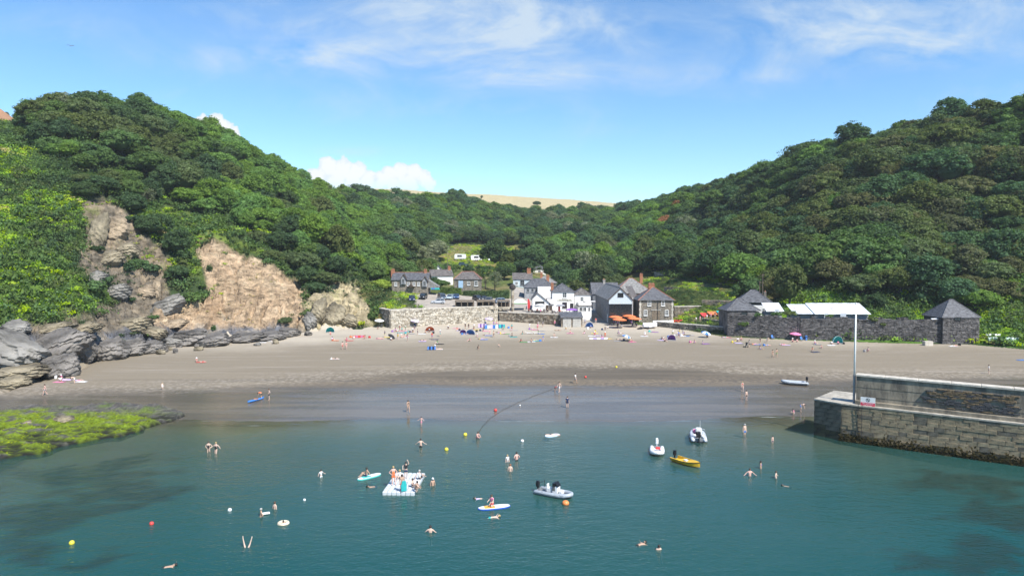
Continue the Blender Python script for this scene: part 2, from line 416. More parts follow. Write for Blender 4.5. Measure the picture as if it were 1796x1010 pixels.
# ------------------------------------------------------------------ ground meshes
us = np.concatenate([np.linspace(-1.9, -0.8, 45)[:-1], np.linspace(-0.8, -0.15, 330)[:-1], np.linspace(-0.15, 0.8, 330)[:-1], np.linspace(0.8, 1.9, 45)])
ys = np.concatenate([np.linspace(-120, 40, 17)[:-1] * 0 + np.linspace(24, 60, 17)[:-1], np.linspace(60, 104, 60)[:-1], np.linspace(104, 205, 250)[:-1], np.linspace(205, 320, 130)[:-1], np.linspace(320, 640, 110)[:-1], np.linspace(640, 1000, 50)[:-1], np.array([1000, 1150, 1350])])
UU, YY = np.meshgrid(us, ys); XX = UU * YY
ZZ = height(XX.ravel(), YY.ravel()).reshape(XX.shape)
D0 = base_d(XX, YY)
TPX, TPY = projv(XX, YY, ZZ)
CLS = {k: v.reshape(XX.shape) for k, v in classify(TPX.ravel(), TPY.ravel(), XX.ravel(), YY.ravel()).items()}
def blur(a, n=1):
    for _ in range(n):
        b = a.copy(); b[1:-1, 1:-1] = (a[1:-1, 1:-1] * 2 + a[:-2, 1:-1] + a[2:, 1:-1] + a[1:-1, :-2] + a[1:-1, 2:]) / 6; a = b
    return a
def ground_colours():
    x, y = XX.ravel(), YY.ravel(); sh = XX.shape
    n1 = fbm(x * 0.25, y * 0.25, 4, 0.6).reshape(sh); n2 = fbm(x * 0.06, y * 0.06, 4).reshape(sh); st = fbm(x * 0.05, y * 0.5, 4, 0.6).reshape(sh)
    c = np.empty(sh + (3,))
    def blend(mask, col, var=0.0, nz=None):
        nonlocal c
        k = np.asarray(mask)[..., None]; q = np.array(col) * (1 + var * (n1 if nz is None else nz))[..., None]
        c = c * (1 - k) + q * k
    c[:] = (0.034, 0.055, 0.018)                                        # leaf litter under the wood
    f = {k: blur(v.astype(float), 2) for k, v in CLS.items()}
    blend(f['brack'], (0.07, 0.12, 0.02), 0.5); blend(f['brack2'], (0.07, 0.14, 0.02), 0.4); blend(f['brack3'], (0.05, 0.10, 0.018), 0.4)
    blend(f['brack4'], (0.12, 0.14, 0.045), 0.5); blend(f['grass'], (0.10, 0.14, 0.025), 0.5); blend(f['dry'], (0.15, 0.13, 0.05), 0.6)
    blend(f['garden'], (0.12, 0.13, 0.05), 0.7)
    rr = sstep(-0.25, 0.35, n1 + n2 * 0.7)
    rock = np.array((0.165, 0.14, 0.105))
    blend(f['rock'], rock, 0.5); blend(f['rock'] * rr * 0.8, (0.27, 0.21, 0.14), 0.4); blend(f['rock'] * sstep(0.12, 0.3, n2 + n1 * 0.4) * 0.75, (0.10, 0.12, 0.035), 0.4)
    blend(f['earth'], (0.395, 0.288, 0.185), 0.5); blend(f['earth'] * sstep(0.0, 0.4, st + n1 * .6) * 0.65, (0.40, 0.32, 0.215), 0.3); blend(f['earth'] * sstep(0.15, 0.4, n2) * 0.5, (0.33, 0.21, 0.12))
    blend(f['pale'], (0.42, 0.35, 0.22), 0.45); blend(f['pale'] * sstep(.05, .3, n1) * .6, (0.2, 0.19, 0.08), .3)
    sl = np.array((0.13, 0.135, 0.15)); blend(f['slate'], sl, 0.7); blend(f['slate'] * sstep(0.0, 0.4, n1 + n2) * 0.8, (0.27, 0.235, 0.19), 0.3)
    # village ground: tarmac and dust behind the sea wall
    vl = in_poly(TPX.ravel(), TPY.ravel(), P_VILL).reshape(sh) & (YY > D0 + 1); blend(blur(vl.astype(float), 2), (0.085, 0.11, 0.03), 0.6); blend(blur(vl.astype(float), 2) * sstep(0, .35, n2 + n1 * .5), (0.17, 0.15, 0.06), 0.4)
    car = (TPX > 690) & (TPX < 905) & (YY > D0 + 1) & (YY < 219); blend(blur(car.astype(float), 1), (0.36, 0.32, 0.27), 0.15)
    lane = (TPX > 895) & (TPX < 1125) & (YY > D0 - 1) & (YY < 245); blend(blur(lane.astype(float), 1), (0.34, 0.31, 0.27), 0.15)
    # fields beyond the skyline
    far = sstep(690, 730, YY) * sstep(560, 620, TPX) * (1 - sstep(1120, 1180, TPX)); blend(far, (0.40, 0.34, 0.19), 0.08, n2); 
    lf = sstep(300, 312, YY) * (TPX < 100); blend(lf, (0.36, 0.20, 0.11), 0.08, n2)
    return c
GCOL = ground_colours()
def sand_attr():
    x, y = XX.ravel(), YY.ravel(); pxc = bearing(x, y)
    s = (y - waterline(pxc)) + fbm(x * 0.04, y * 0.09, 4) * 5.0 + fbm(x * 0.35, y * 0.35, 3) * 1.6
    berm = np.interp(pxc, [-200, 100, 400, 600, 800, 1000, 1250, 1450, 1796, 2200], [107, 108, 113, 121, 128, 131, 128, 121, 122, 118])
    ds = y - berm + fbm(x * 0.05, y * 0.2, 3) * 3 + fbm(x * 0.9, y * 0.9, 3) * 2.4
    return np.stack([sstep(-3, 3, ds), s, ds], -1).reshape(XX.shape + (3,))
SATT = sand_attr()
def sub_mesh(name, fmask, mats, extra=None):
    """cut the faces of one zone out of the ground sheet as an object of its own"""
    ny, nx = XX.shape; idx = np.arange(ny * nx).reshape(ny, nx)
    quads = np.stack([idx[:-1, :-1], idx[:-1, 1:], idx[1:, 1:], idx[1:, :-1]], -1)[fmask]
    used = np.unique(quads); remap = -np.ones(ny * nx, int); remap[used] = np.arange(len(used)); quads = remap[quads]
    me = bpy.data.meshes.new(name); me.vertices.add(len(used)); co = np.stack([XX.ravel()[used], YY.ravel()[used], ZZ.ravel()[used]], -1)
    me.vertices.foreach_set('co', co.astype(np.float32).ravel()); n = len(quads)
    me.loops.add(n * 4); me.loops.foreach_set('vertex_index', quads.ravel().astype(np.int32)); me.polygons.add(n)
    me.polygons.foreach_set('loop_start', np.arange(0, n * 4, 4, dtype=np.int32)); me.polygons.foreach_set('loop_total', np.full(n, 4, np.int32))
    me.polygons.foreach_set('use_smooth', np.ones(n, bool))
    for aname, arr in (extra or {}).items():
        a = me.attributes.new(aname, 'FLOAT_COLOR', 'POINT'); q = np.ones((len(used), 4), np.float32); q[:, :3] = arr.reshape(-1, 3)[used]; a.data.foreach_set('color', q.ravel())
    me.update(); me.validate()
    for q in mats: me.materials.append(q)
    o = put(name, me); o['kind'] = 'structure'; return o
def cell(a): return (a[:-1, :-1] + a[1:, 1:] + a[:-1, 1:] + a[1:, :-1]) / 4

def mat_ground(name, rough, bump, bscale, nvar, strata=False):
    m = bpy.data.materials.new(name); m.use_nodes = True; t = m.node_tree; b = t.nodes['Principled BSDF']; b.inputs['Roughness'].default_value = rough; b.inputs['Specular IOR Level'].default_value = 0.2
    at = nd(t, 'ShaderNodeAttribute', attribute_name='gcol'); tc = nd(t, 'ShaderNodeTexCoord'); vec = tc.outputs['Object']
    if strata:
        mp = nd(t, 'ShaderNodeMapping'); mp.inputs['Rotation'].default_value = (0.2, R(32), 0.3); mp.inputs['Scale'].default_value = (0.65, 0.75, 1.35); t.links.new(vec, mp.inputs[0]); vec = mp.outputs[0]
    n = nd(t, 'ShaderNodeTexNoise'); n.inputs['Scale'].default_value = bscale; n.inputs['Detail'].default_value = 8; n.inputs['Roughness'].default_value = 0.68; t.links.new(vec, n.inputs['Vector'])
    mr = nd(t, 'ShaderNodeMapRange'); mr.inputs[1].default_value = 0.3; mr.inputs[2].default_value = 0.7; mr.inputs[3].default_value = 1 - nvar; mr.inputs[4].default_value = 1 + nvar * 0.8; t.links.new(n.outputs['Fac'], mr.inputs[0])
    cb = nd(t, 'ShaderNodeCombineColor'); [t.links.new(mr.outputs[0], cb.inputs[i]) for i in range(3)]
    t.links.new(mixc(t, 1.0, at.outputs['Color'], cb.outputs[0], 'MULTIPLY'), b.inputs['Base Color'])
    h = n.outputs['Fac']
    if strata:
        vo = nd(t, 'ShaderNodeTexVoronoi'); vo.inputs['Scale'].default_value = bscale * 0.9; t.links.new(vec, vo.inputs['Vector']); h = mth(t, 'ADD', h, mth(t, 'MULTIPLY', vo.outputs['Distance'], 0.7))
    bp = nd(t, 'ShaderNodeBump'); bp.inputs['Strength'].default_value = bump; bp.inputs['Distance'].default_value = 1.1; t.links.new(h, bp.inputs['Height']); t.links.new(bp.outputs[0], b.inputs['Normal'])
    return m
def mat_sand():
    m = bpy.data.materials.new('beach_sand'); m.use_nodes = True; t = m.node_tree; b = t.nodes['Principled BSDF']
    at = nd(t, 'ShaderNodeAttribute', attribute_name='satt'); sp = nd(t, 'ShaderNodeSeparateColor'); t.links.new(at.outputs['Color'], sp.inputs[0])
    dry, s, ds = sp.outputs
    tc = nd(t, 'ShaderNodeTexCoord'); vec = tc.outputs['Object']
    def noise(scale, sc=(1, 1, 1), det=5, ro=0.6):
        mp = nd(t, 'ShaderNodeMapping'); mp.inputs['Scale'].default_value = sc; t.links.new(vec, mp.inputs[0])
        n = nd(t, 'ShaderNodeTexNoise'); n.inputs['Scale'].default_value = scale; n.inputs['Detail'].default_value = det; n.inputs['Roughness'].default_value = ro; t.links.new(mp.outputs[0], n.inputs['Vector']); return n.outputs['Fac']
    def rng(v, a, b2, c=0.0, d=1.0):
        r = nd(t, 'ShaderNodeMapRange'); r.interpolation_type = 'SMOOTHSTEP'
        for i, q in enumerate((a, b2, c, d)): r.inputs[i + 1].default_value = q
        t.links.new(v, r.inputs[0]); return r.outputs[0]
    streak = noise(0.22, (0.14, 1.5, 1), 6, 0.65); streak2 = noise(0.5, (0.10, 1.8, 1), 5, 0.6); foot = noise(1.3, (1, 0.8, 1), 4, 0.7); big = noise(0.05, (1, 1.4, 1), 4); grain = noise(7, (1, 1, 1), 4, 0.7)
    damp = (0.178, 0.150, 0.110); mid = (0.232, 0.197, 0.145); pale = (0.46, 0.405, 0.32)
    # up the beach: damp -> mid -> pale dry sand against the walls
    up = mth(t, 'ADD', ds, mth(t, 'MULTIPLY', mth(t, 'SUBTRACT', streak, 0.5), 46.0))
    c = mixc(t, rng(up, -4, 10), damp, mid)
    up2 = mth(t, 'ADD', ds, mth(t, 'MULTIPLY', mth(t, 'SUBTRACT', big, 0.5), 26.0))
    c = mixc(t, mth(t, 'MULTIPLY', rng(up2, 24, 50), 0.95), c, pale)
    c = mixc(t, mth(t, 'MULTIPLY', rng(streak2, 0.54, 0.68), rng(ds, -2, 4, 0, 0.6)), c, (0.33, 0.29, 0.24))
    # crumbled pale crest along the last tide line
    crest = mth(t, 'MULTIPLY', rng(ds, -9, -1), rng(ds, 1, 9, 1, 0))
    c = mixc(t, mth(t, 'MULTIPLY', crest, rng(foot, 0.47, 0.60, 0, 0.6)), c, (0.36, 0.315, 0.255))
    # wet below
    wet = rng(ds, -1, -6); wet = mth(t, 'MULTIPLY', wet, 1.0)
    wcol = mixc(t, rng(streak, 0.4, 0.62), (0.105, 0.090, 0.070), (0.148, 0.125, 0.094))
    wcol = mixc(t, mth(t, 'MULTIPLY', rng(s, 19, 24), mth(t, 'MULTIPLY', rng(s, 24, 30, 1, 0), rng(foot, 0.42, 0.6, 0, 0.65))), wcol, (0.24, 0.19, 0.13))
    c = mixc(t, wet, c, wcol)
    # under the water: paler again, greenish
    c = mixc(t, rng(s, 1.0, -6), c, (0.17, 0.165, 0.12))
    c = mixc(t, rng(grain, 0.3, 0.7, 0.16, 0.0), c, (0.05, 0.045, 0.04))
    t.links.new(c, b.inputs['Base Color'])
    film = rng(mth(t, 'ADD', s, mth(t, 'MULTIPLY', mth(t, 'SUBTRACT', streak, 0.5), 30.0)), 27, 14)
    rg = mth(t, 'SUBTRACT', 0.85, mth(t, 'MULTIPLY', film, 0.62)); t.links.new(rg, b.inputs['Roughness'])
    t.links.new(mth(t, 'MULTIPLY_ADD', film, 0.25, 0.15), b.inputs['Specular IOR Level'])
    h = mth(t, 'ADD', mth(t, 'MULTIPLY', foot, rng(ds, -12, 0, 0.04, 1.0)), mth(t, 'MULTIPLY', noise(3.5, (1, 1, 1), 3), 0.3))
    bp = nd(t, 'ShaderNodeBump'); bp.inputs['Distance'].default_value = 0.25; t.links.new(rng(ds, -10, 2, 0.05, 0.55), bp.inputs['Strength'])
    t.links.new(h, bp.inputs['Height']); t.links.new(bp.outputs[0], b.inputs['Normal'])
    return m
M_SAND = mat_sand()
M_HILL = mat_ground('hillside_soil', 0.95, 0.5, 0.5, 0.3)
M_CLIFF = mat_ground('cliff_rock', 0.9, 1.0, 0.55, 0.6, True)
cY = cell(YY); cD0 = cell(D0); cPX = cell(TPX); cPY = cell(TPY)
fb = cY < cD0 - 0.2
bare = cell(np.maximum.reduce([blur(CLS[k].astype(float), 1) for k in ('earth', 'pale', 'rock', 'slate')])) > 0.25
fcl = (~fb) & (cPX < 665) & (cY < cD0 + 75) & bare
fch = (~fb) & ~fcl
ffield = fch & (((cY > 690) & (cPX > 540) & (cPX < 1150)) | ((cY > 303) & (cPX < 110)))
fch &= ~ffield
beach = sub_mesh('beach', fb, [M_SAND], {'satt': SATT})
cliff = sub_mesh('cliff', fcl, [M_CLIFF], {'gcol': GCOL}); cliff.data.polygons.foreach_set('use_smooth', np.zeros(len(cliff.data.polygons), bool))
hills = sub_mesh('hillside', fch, [M_HILL], {'gcol': GCOL})
fields = sub_mesh('field', ffield, [M_HILL], {'gcol': GCOL})

# ------------------------------------------------------------------ water
def build_water():
    xs = np.concatenate([[-1500, -700, -350, -220], np.linspace(-110, 110, 260), [220, 350, 700, 1500]])
    yv = np.concatenate([[-1500, -700, -300, -100, -20], np.linspace(20, 118, 190), ])
    X, Y = np.meshgrid(xs, yv); Xf, Yf = X.ravel(), Y.ravel()
    zb = height(Xf, np.maximum(Yf, 24)); zb = np.where(Yf < 24, -3.6, zb)
    dep = np.maximum(-zb, 0)
    # weed-covered rock patches seen through the water
    weed = np.zeros_like(dep)
    for (px, py, rx, ry) in ((150, 830, 150, 20), (255, 806, 60, 10), (40, 815, 70, 10), (60, 905, 160, 30), (190, 865, 90, 16), (1730, 985, 170, 28), (1690, 850, 150, 22), (20, 960, 120, 30), (1770, 900, 120, 24)):
        p = at_z(px, py, 0); sx = rx / 1200 * p.y; sy = ry / 1200 * p.y * p.y / 22
        e = ((Xf - p.x + fbm(Xf * .12, Yf * .12, 3) * 9) / sx) ** 2 + ((Yf - p.y + fbm(Xf * .15 + 7, Yf * .15, 3) * 7) / sy) ** 2
        weed = np.maximum(weed, sstep(1.25, .45, e + fbm(Xf * .45, Yf * .6, 4, .65) * 1.1) * (.75 + .5 * fbm(Xf * .7, Yf * .9, 3)))
    ny, nx = X.shape; idx = np.arange(ny * nx).reshape(ny, nx)
    quads = np.stack([idx[:-1, :-1], idx[:-1, 1:], idx[1:, 1:], idx[1:, :-1]], -1).reshape(-1, 4)
    keep = (zb[quads].min(1) < 0.06); quads = quads[keep]
    me = bpy.data.meshes.new('sea'); me.from_pydata(np.stack([Xf, Yf, np.zeros_like(Xf)], -1).tolist(), [], quads.tolist())
    a = me.attributes.new('wat', 'FLOAT_COLOR', 'POINT'); q = np.ones((len(Xf), 4), np.float32); q[:, 0] = dep; q[:, 1] = np.clip(weed, 0, 1); q[:, 2] = 0; a.data.foreach_set('color', q.ravel())
    bm = bmesh.new(); bm.from_mesh(me); bmesh.ops.delete(bm, geom=[v for v in bm.verts if not v.link_faces], context='VERTS'); bm.to_mesh(me); bm.free()
    m = bpy.data.materials.new('sea_water'); m.use_nodes = True; t = m.node_tree; t.nodes.clear(); out = nd(t, 'ShaderNodeOutputMaterial')
    at = nd(t, 'ShaderNodeAttribute', attribute_name='wat'); sp = nd(t, 'ShaderNodeSeparateColor'); t.links.new(at.outputs['Color'], sp.inputs[0])
    tc = nd(t, 'ShaderNodeTexCoord')
    def noise(scale, sc, det, ro=0.55, rot=0.0):
        mp = nd(t, 'ShaderNodeMapping'); mp.inputs['Scale'].default_value = sc; mp.inputs['Rotation'].default_value = (0, 0, rot); t.links.new(tc.outputs['Object'], mp.inputs[0])
        n = nd(t, 'ShaderNodeTexNoise'); n.inputs['Scale'].default_value = scale; n.inputs['Detail'].default_value = det; n.inputs['Roughness'].default_value = ro; t.links.new(mp.outputs[0], n.inputs['Vector']); return n.outputs['Fac']
    w1 = noise(0.55, (0.5, 1.0, 1), 3, 0.55, 0.12); w2 = noise(1.6, (0.6, 1.0, 1), 3, 0.6, -0.25); w3 = noise(4.5, (0.7, 1, 1), 2, 0.5, 0.4); calm = noise(0.035, (1, 1.6, 1), 3)
    h = mth(t, 'ADD', mth(t, 'MULTIPLY', w1, 0.42), mth(t, 'ADD', mth(t, 'MULTIPLY', w2, 0.42), mth(t, 'MULTIPLY', w3, 0.13)))
    bp = nd(t, 'ShaderNodeBump'); bp.inputs['Distance'].default_value = 0.30
    near = nd(t, 'ShaderNodeMapRange'); near.inputs[1].default_value = 0.0; near.inputs[2].default_value = 0.7; near.inputs[3].default_value = 0.05; near.inputs[4].default_value = 0.8; t.links.new(sp.outputs[0], near.inputs[0])
    cm = nd(t, 'ShaderNodeMapRange'); cm.inputs[1].default_value = 0.35; cm.inputs[2].default_value = 0.65; cm.inputs[3].default_value = 0.55; cm.inputs[4].default_value = 1.15; t.links.new(calm, cm.inputs[0])
    t.links.new(mth(t, 'MULTIPLY', near.outputs[0], cm.outputs[0]), bp.inputs['Strength']); t.links.new(h, bp.inputs['Height'])
    opac = mth(t, 'SUBTRACT', 1.0, mth(t, 'EXPONENT', mth(t, 'MULTIPLY', sp.outputs[0], -0.95)))
    deep = nd(t, 'ShaderNodeMapRange'); deep.inputs[1].default_value = 0.3; deep.inputs[2].default_value = 2.6; t.links.new(sp.outputs[0], deep.inputs[0])
    c = mixc(t, deep.outputs[0], (0.040, 0.112, 0.094), (0.004, 0.064, 0.063))
    c = mixc(t, mth(t, 'MULTIPLY', sp.outputs[1], 0.85), c, (0.014, 0.032, 0.024))
    sw = nd(t, 'ShaderNodeMapRange'); sw.inputs[1].default_value = 0.10; sw.inputs[2].default_value = 0.03; t.links.new(sp.outputs[0], sw.inputs[0])
    fo = nd(t, 'ShaderNodeMapRange'); fo.inputs[1].default_value = 0.56; fo.inputs[2].default_value = 0.66; t.links.new(noise(0.5, (.25, 2.5, 1), 5, .7), fo.inputs[0]); foam = mth(t, 'MULTIPLY', mth(t, 'MULTIPLY', sw.outputs[0], fo.outputs[0]), .75)
    c = mixc(t, foam, c, (.62, .64, .62)); opac = mth(t, 'MAXIMUM', opac, foam)
    df = nd(t, 'ShaderNodeBsdfDiffuse'); t.links.new(c, df.inputs[0])
    tr = nd(t, 'ShaderNodeBsdfTransparent'); tr.inputs[0].default_value = (0.92, 0.97, 0.95, 1)
    mb = nd(t, 'ShaderNodeMixShader'); t.links.new(mth(t, 'MAXIMUM', opac, sp.outputs[1]), mb.inputs[0]); t.links.new(tr.outputs[0], mb.inputs[1]); t.links.new(df.outputs[0], mb.inputs[2])
    gl = nd(t, 'ShaderNodeBsdfGlossy'); gl.inputs['Roughness'].default_value = 0.06; t.links.new(bp.outputs[0], gl.inputs['Normal'])
    fr = nd(t, 'ShaderNodeFresnel'); fr.inputs[0].default_value = 1.33; t.links.new(bp.outputs[0], fr.inputs['Normal'])
    ms = nd(t, 'ShaderNodeMixShader'); t.links.new(fr.outputs[0], ms.inputs[0]); t.links.new(mb.outputs[0], ms.inputs[1]); t.links.new(gl.outputs[0], ms.inputs[2])
    t.links.new(ms.outputs[0], out.inputs[0]); me.materials.append(m)
    o = put('sea', me); o['kind'] = 'structure'
build_water()
def seafloor():
    mb = MB(); mb.add([(-1500, -1500, -4.2), (1500, -1500, -4.2), (1500, 140, -4.2), (-1500, 140, -4.2)], [(0, 1, 2, 3)])
    o = mb.build('seabed', mat('seabed_sand', (0.10, 0.11, 0.08), 0.9)); o['kind'] = 'structure'
seafloor()
# ------------------------------------------------------------------ foliage
def mat_leaf(name, col, var=0.28, hue=0.018, trans=0.32):
    if name in MATS: return MATS[name]
    m = bpy.data.materials.new(name); m.use_nodes = True; t = m.node_tree; t.nodes.clear(); out = nd(t, 'ShaderNodeOutputMaterial')
    oi = nd(t, 'ShaderNodeObjectInfo'); ge = nd(t, 'ShaderNodeNewGeometry'); tc = nd(t, 'ShaderNodeTexCoord')
    n = nd(t, 'ShaderNodeTexNoise'); n.inputs['Scale'].default_value = 0.55; n.inputs['Detail'].default_value = 3; t.links.new(tc.outputs['Object'], n.inputs['Vector'])
    hs = nd(t, 'ShaderNodeHueSaturation'); hs.inputs['Color'].default_value = tuple(k * q for k, q in zip((1.95, 1.80, 2.05), col)) + (1,)
    v = mth(t, 'MULTIPLY_ADD', oi.outputs['Random'], var, 1 - var * 0.5)                    # tree to tree
    v = mth(t, 'MULTIPLY', v, mth(t, 'MULTIPLY_ADD', ge.outputs['Random Per Island'], 0.5, 0.75))   # leaf to leaf
    v = mth(t, 'MULTIPLY', v, mth(t, 'MULTIPLY_ADD', n.outputs['Fac'], 0.7, 0.65))           # spray to spray
    t.links.new(v, hs.inputs['Value'])
    r2 = mth(t, 'FRACT', mth(t, 'MULTIPLY', oi.outputs['Random'], 7.31))
    t.links.new(mth(t, 'MULTIPLY_ADD', r2, hue * 2, 0.5 - hue), hs.inputs['Hue'])
    t.links.new(mth(t, 'MULTIPLY_ADD', r2, -0.2, 1.08), hs.inputs['Saturation'])
    d = nd(t, 'ShaderNodeBsdfDiffuse'); t.links.new(hs.outputs[0], d.inputs[0])
    tr = nd(t, 'ShaderNodeBsdfTranslucent'); t.links.new(mixc(t, 1.0, hs.outputs[0], (1.2, 1.5, 0.6), 'MULTIPLY'), tr.inputs[0])
    ms = nd(t, 'ShaderNodeMixShader'); ms.inputs[0].default_value = trans; t.links.new(d.outputs[0], ms.inputs[1]); t.links.new(tr.outputs[0], ms.inputs[2])
    t.links.new(ms.outputs[0], out.inputs[0]); MATS[name] = m; return m
LEAF = {
 'bright': mat_leaf('leaf_bright_green', (0.072, 0.130, 0.026)),
 'mid': mat_leaf('leaf_mid_green', (0.054, 0.095, 0.027)),
 'dark': mat_leaf('leaf_dark_green', (0.036, 0.064, 0.025)),
 'blue': mat_leaf('leaf_blue_green', (0.043, 0.083, 0.034)),
 'olive': mat_leaf('leaf_olive', (0.059, 0.083, 0.028)),
 'brown': mat_leaf('leaf_brownish', (0.063, 0.073, 0.030)),
 'pale': mat_leaf('leaf_pale_grey_green', (0.100, 0.120, 0.065)),
 'rust': mat_leaf('leaf_rust', (0.17, 0.105, 0.045)),
 'yellow': mat_leaf('leaf_yellow_green', (0.15, 0.19, 0.015)),
 'fern': mat_leaf('leaf_fern', (0.135, 0.225, 0.016), 0.25),
 'fern2': mat_leaf('leaf_fern_dry', (0.18, 0.25, 0.02), 0.25),
 'gorse': mat_leaf('leaf_gorse', (0.032, 0.058, 0.022), 0.4),
 'drygrass': mat_leaf('leaf_dry_grass', (0.21, 0.19, 0.075), 0.4),
}
M_BARK = mat('bark', (0.10, 0.085, 0.065), 0.9, 0.3, 2.0, 0.6, stretch=(1, 1, 0.2))
def cards(centers, normals, sizes, rs, up=0.35):
    """many leaf-spray quads as numpy arrays"""
    n = len(centers); nr = normals + rs.normal(0, 0.7, (n, 3)); nr[:, 2] += up; nr /= np.linalg.norm(nr, axis=1)[:, None]
    a = np.cross(nr, rs.normal(0, 1, (n, 3))); a /= np.linalg.norm(a, axis=1)[:, None] + 1e-9; b = np.cross(nr, a)
    s = sizes[:, None]; asp = rs.uniform(0.55, 0.95, (n, 1)); bow = nr * s * 0.22
    return np.stack([centers - a * s, centers - b * s * asp + bow, centers + a * s, centers + b * s * asp + bow], 1)
def cards_mesh(name, quads, m, extra=None):
    n = len(quads); co = quads.reshape(-1, 3); vi = np.arange(n * 4); ls = np.arange(0, n * 4, 4); lt = np.full(n, 4)
    if extra is not None:                         # (verts, tris) of an inner mass of boughs
        ev, ef = extra; vi = np.concatenate([vi, ef.ravel() + len(co)]); ls = np.concatenate([ls, n * 4 + np.arange(0, ef.size, ef.shape[1])]); lt = np.concatenate([lt, np.full(len(ef), ef.shape[1])]); co = np.concatenate([co, ev])
    me = bpy.data.meshes.new(name); me.vertices.add(len(co)); me.vertices.foreach_set('co', co.astype(np.float32).ravel())
    me.loops.add(len(vi)); me.loops.foreach_set('vertex_index', vi.astype(np.int32)); me.polygons.add(len(ls))
    me.polygons.foreach_set('loop_start', ls.astype(np.int32)); me.polygons.foreach_set('loop_total', lt.astype(np.int32)); me.update(); me.validate(); me.materials.append(m); return me
def sph(n=9, k=6):
    vs = []; fs = []
    for i in range(k + 1):
        for j in range(n):
            ph = math.pi * i / k; th = 2 * math.pi * j / n; vs.append((math.sin(ph) * math.cos(th), math.sin(ph) * math.sin(th), math.cos(ph)))
    for i in range(k):
        for j in range(n): fs.append((i * n + j, (i + 1) * n + j, (i + 1) * n + (j + 1) % n, i * n + (j + 1) % n))
    return np.array(vs), np.array(fs)
def crown_mesh(name, rs, rx=4.6, rz=4.0, z0=5.0, nclump=74, ncard=62, cr=1.12, card=0.265, lop=0.45, dome=True, m='mid', open_=0.0):
    """crown of bough clumps round an uneven dome; each clump a shell of leaf sprays"""
    cen = []; base = []
    lobes = rs.normal(0, 1, (5, 3)); lobes /= np.linalg.norm(lobes, axis=1)[:, None]; la = rs.uniform(-lop, lop * 1.2, 5)
    for i in range(nclump):
        d = rs.normal(0, 1, 3); d /= np.linalg.norm(d)
        if d[2] < -0.35: d[2] = -d[2]
        k = 1 + sum(la[j] * max(0, d @ lobes[j]) ** 2 for j in range(5)); rr = k * (rs.uniform(0.72, 1.0) if rs.rand() > 0.2 else rs.uniform(0.3, 0.7))
        cen.append((d[0] * rx * rr, d[1] * rx * rr, z0 + d[2] * rz * rr)); base.append(rs.uniform(0.5, 1.35) * cr)
    q = []; ev = []; ef = []; sv, sf = sph(7, 4); o = 0
    for c, r in zip(cen, base):
        d = rs.normal(0, 1, (ncard, 3)); d /= np.linalg.norm(d, axis=1)[:, None]; d[:, 2] = np.where(d[:, 2] < -0.5, -d[:, 2], d[:, 2])
        rad = r * rs.uniform(0.72, 1.12, (ncard, 1)); pts = np.array(c) + d * rad * np.array((1, 1, 0.8))
        q.append(cards(pts, d, rs.uniform(0.6, 1.25, ncard) * card, rs))
        if open_ < 0.5:
            ev.append(sv * r * np.array((0.74, 0.74, 0.6)) + np.array(c)); ef.append(sf + o); o += len(sv)
    if open_ < 0.3:                               # loose sprays bridging the clumps
        nf = nclump * 12; d = rs.normal(0, 1, (nf, 3)); d /= np.linalg.norm(d, axis=1)[:, None]; d[:, 2] = np.where(d[:, 2] < -.3, -d[:, 2], d[:, 2]); kk = 1 + sum(la[j] * np.maximum(0, d @ lobes[j]) ** 2 for j in range(5))
        q.append(cards(d * (kk * rs.uniform(.86, 1.12, nf))[:, None] * np.array((rx, rx, rz)) + np.array((0, 0, z0)), d, rs.uniform(.6, 1.3, nf) * card, rs))
    if open_ < 0.3: ev.append(sv * np.array((rx * .66, rx * .66, rz * .66)) + np.array((0, 0, z0))); ef.append(sf + o)
    return cards_mesh(name, np.concatenate(q), LEAF[m], (np.concatenate(ev), np.concatenate(ef)) if ev else None)
def trunk_mesh(name, rs, z0=5.0, rx=4.6, r=0.32, nl=6):
    mb = MB(); lean = rs.uniform(-0.4, 0.4, 2)
    mb.tube([(0, 0, -1.2), (0, 0, 0.3), (lean[0] * .5, lean[1] * .5, z0 * .5), (lean[0], lean[1], z0 * 0.95), (lean[0], lean[1], z0 * 1.35)], [r * 1.5, r * 1.15, r * .9, r * .6, r * .15], 7)
    for i in range(nl):
        th = 2 * math.pi * (i + rs.rand() * .6) / nl; s = z0 * rs.uniform(0.35, 0.8); L = rx * rs.uniform(0.55, 0.85)
        mb.tube([(lean[0] * s / z0, lean[1] * s / z0, s), (L * .5 * math.cos(th), L * .5 * math.sin(th), s + L * .38), (L * math.cos(th), L * math.sin(th), s + L * .55)], [r * .5, r * .32, r * .08], 5)
    return mb.mesh(name, M_BARK, True)
rs = np.random.RandomState(11)
CROWNS = []; TRUNKS = []
for i, kw in enumerate([dict(), dict(rx=5.4, rz=3.6, z0=4.6, nclump=88), dict(rx=3.9, rz=4.6, z0=5.6, nclump=70), dict(rx=5.0, rz=4.2, z0=5.0, nclump=80, lop=0.65), dict(rx=4.2, rz=3.4, z0=4.2, nclump=64, cr=1.25, lop=0.6), dict(rx=3.6, rz=5.4, z0=6.2, nclump=70, cr=1.05)]):
    CROWNS.append(crown_mesh('crown', rs, **kw)); TRUNKS.append(trunk_mesh('trunk', rs, kw.get('z0', 5), kw.get('rx', 4.6)))
SCRUFF = crown_mesh('crown', rs, rx=3.6, rz=4.4, z0=5.4, nclump=34, ncard=40, cr=1.0, card=0.26, open_=0.8, m='pale'); SCRUFF_T = trunk_mesh('trunk', rs, 5.6, 4.2, 0.26, 9)
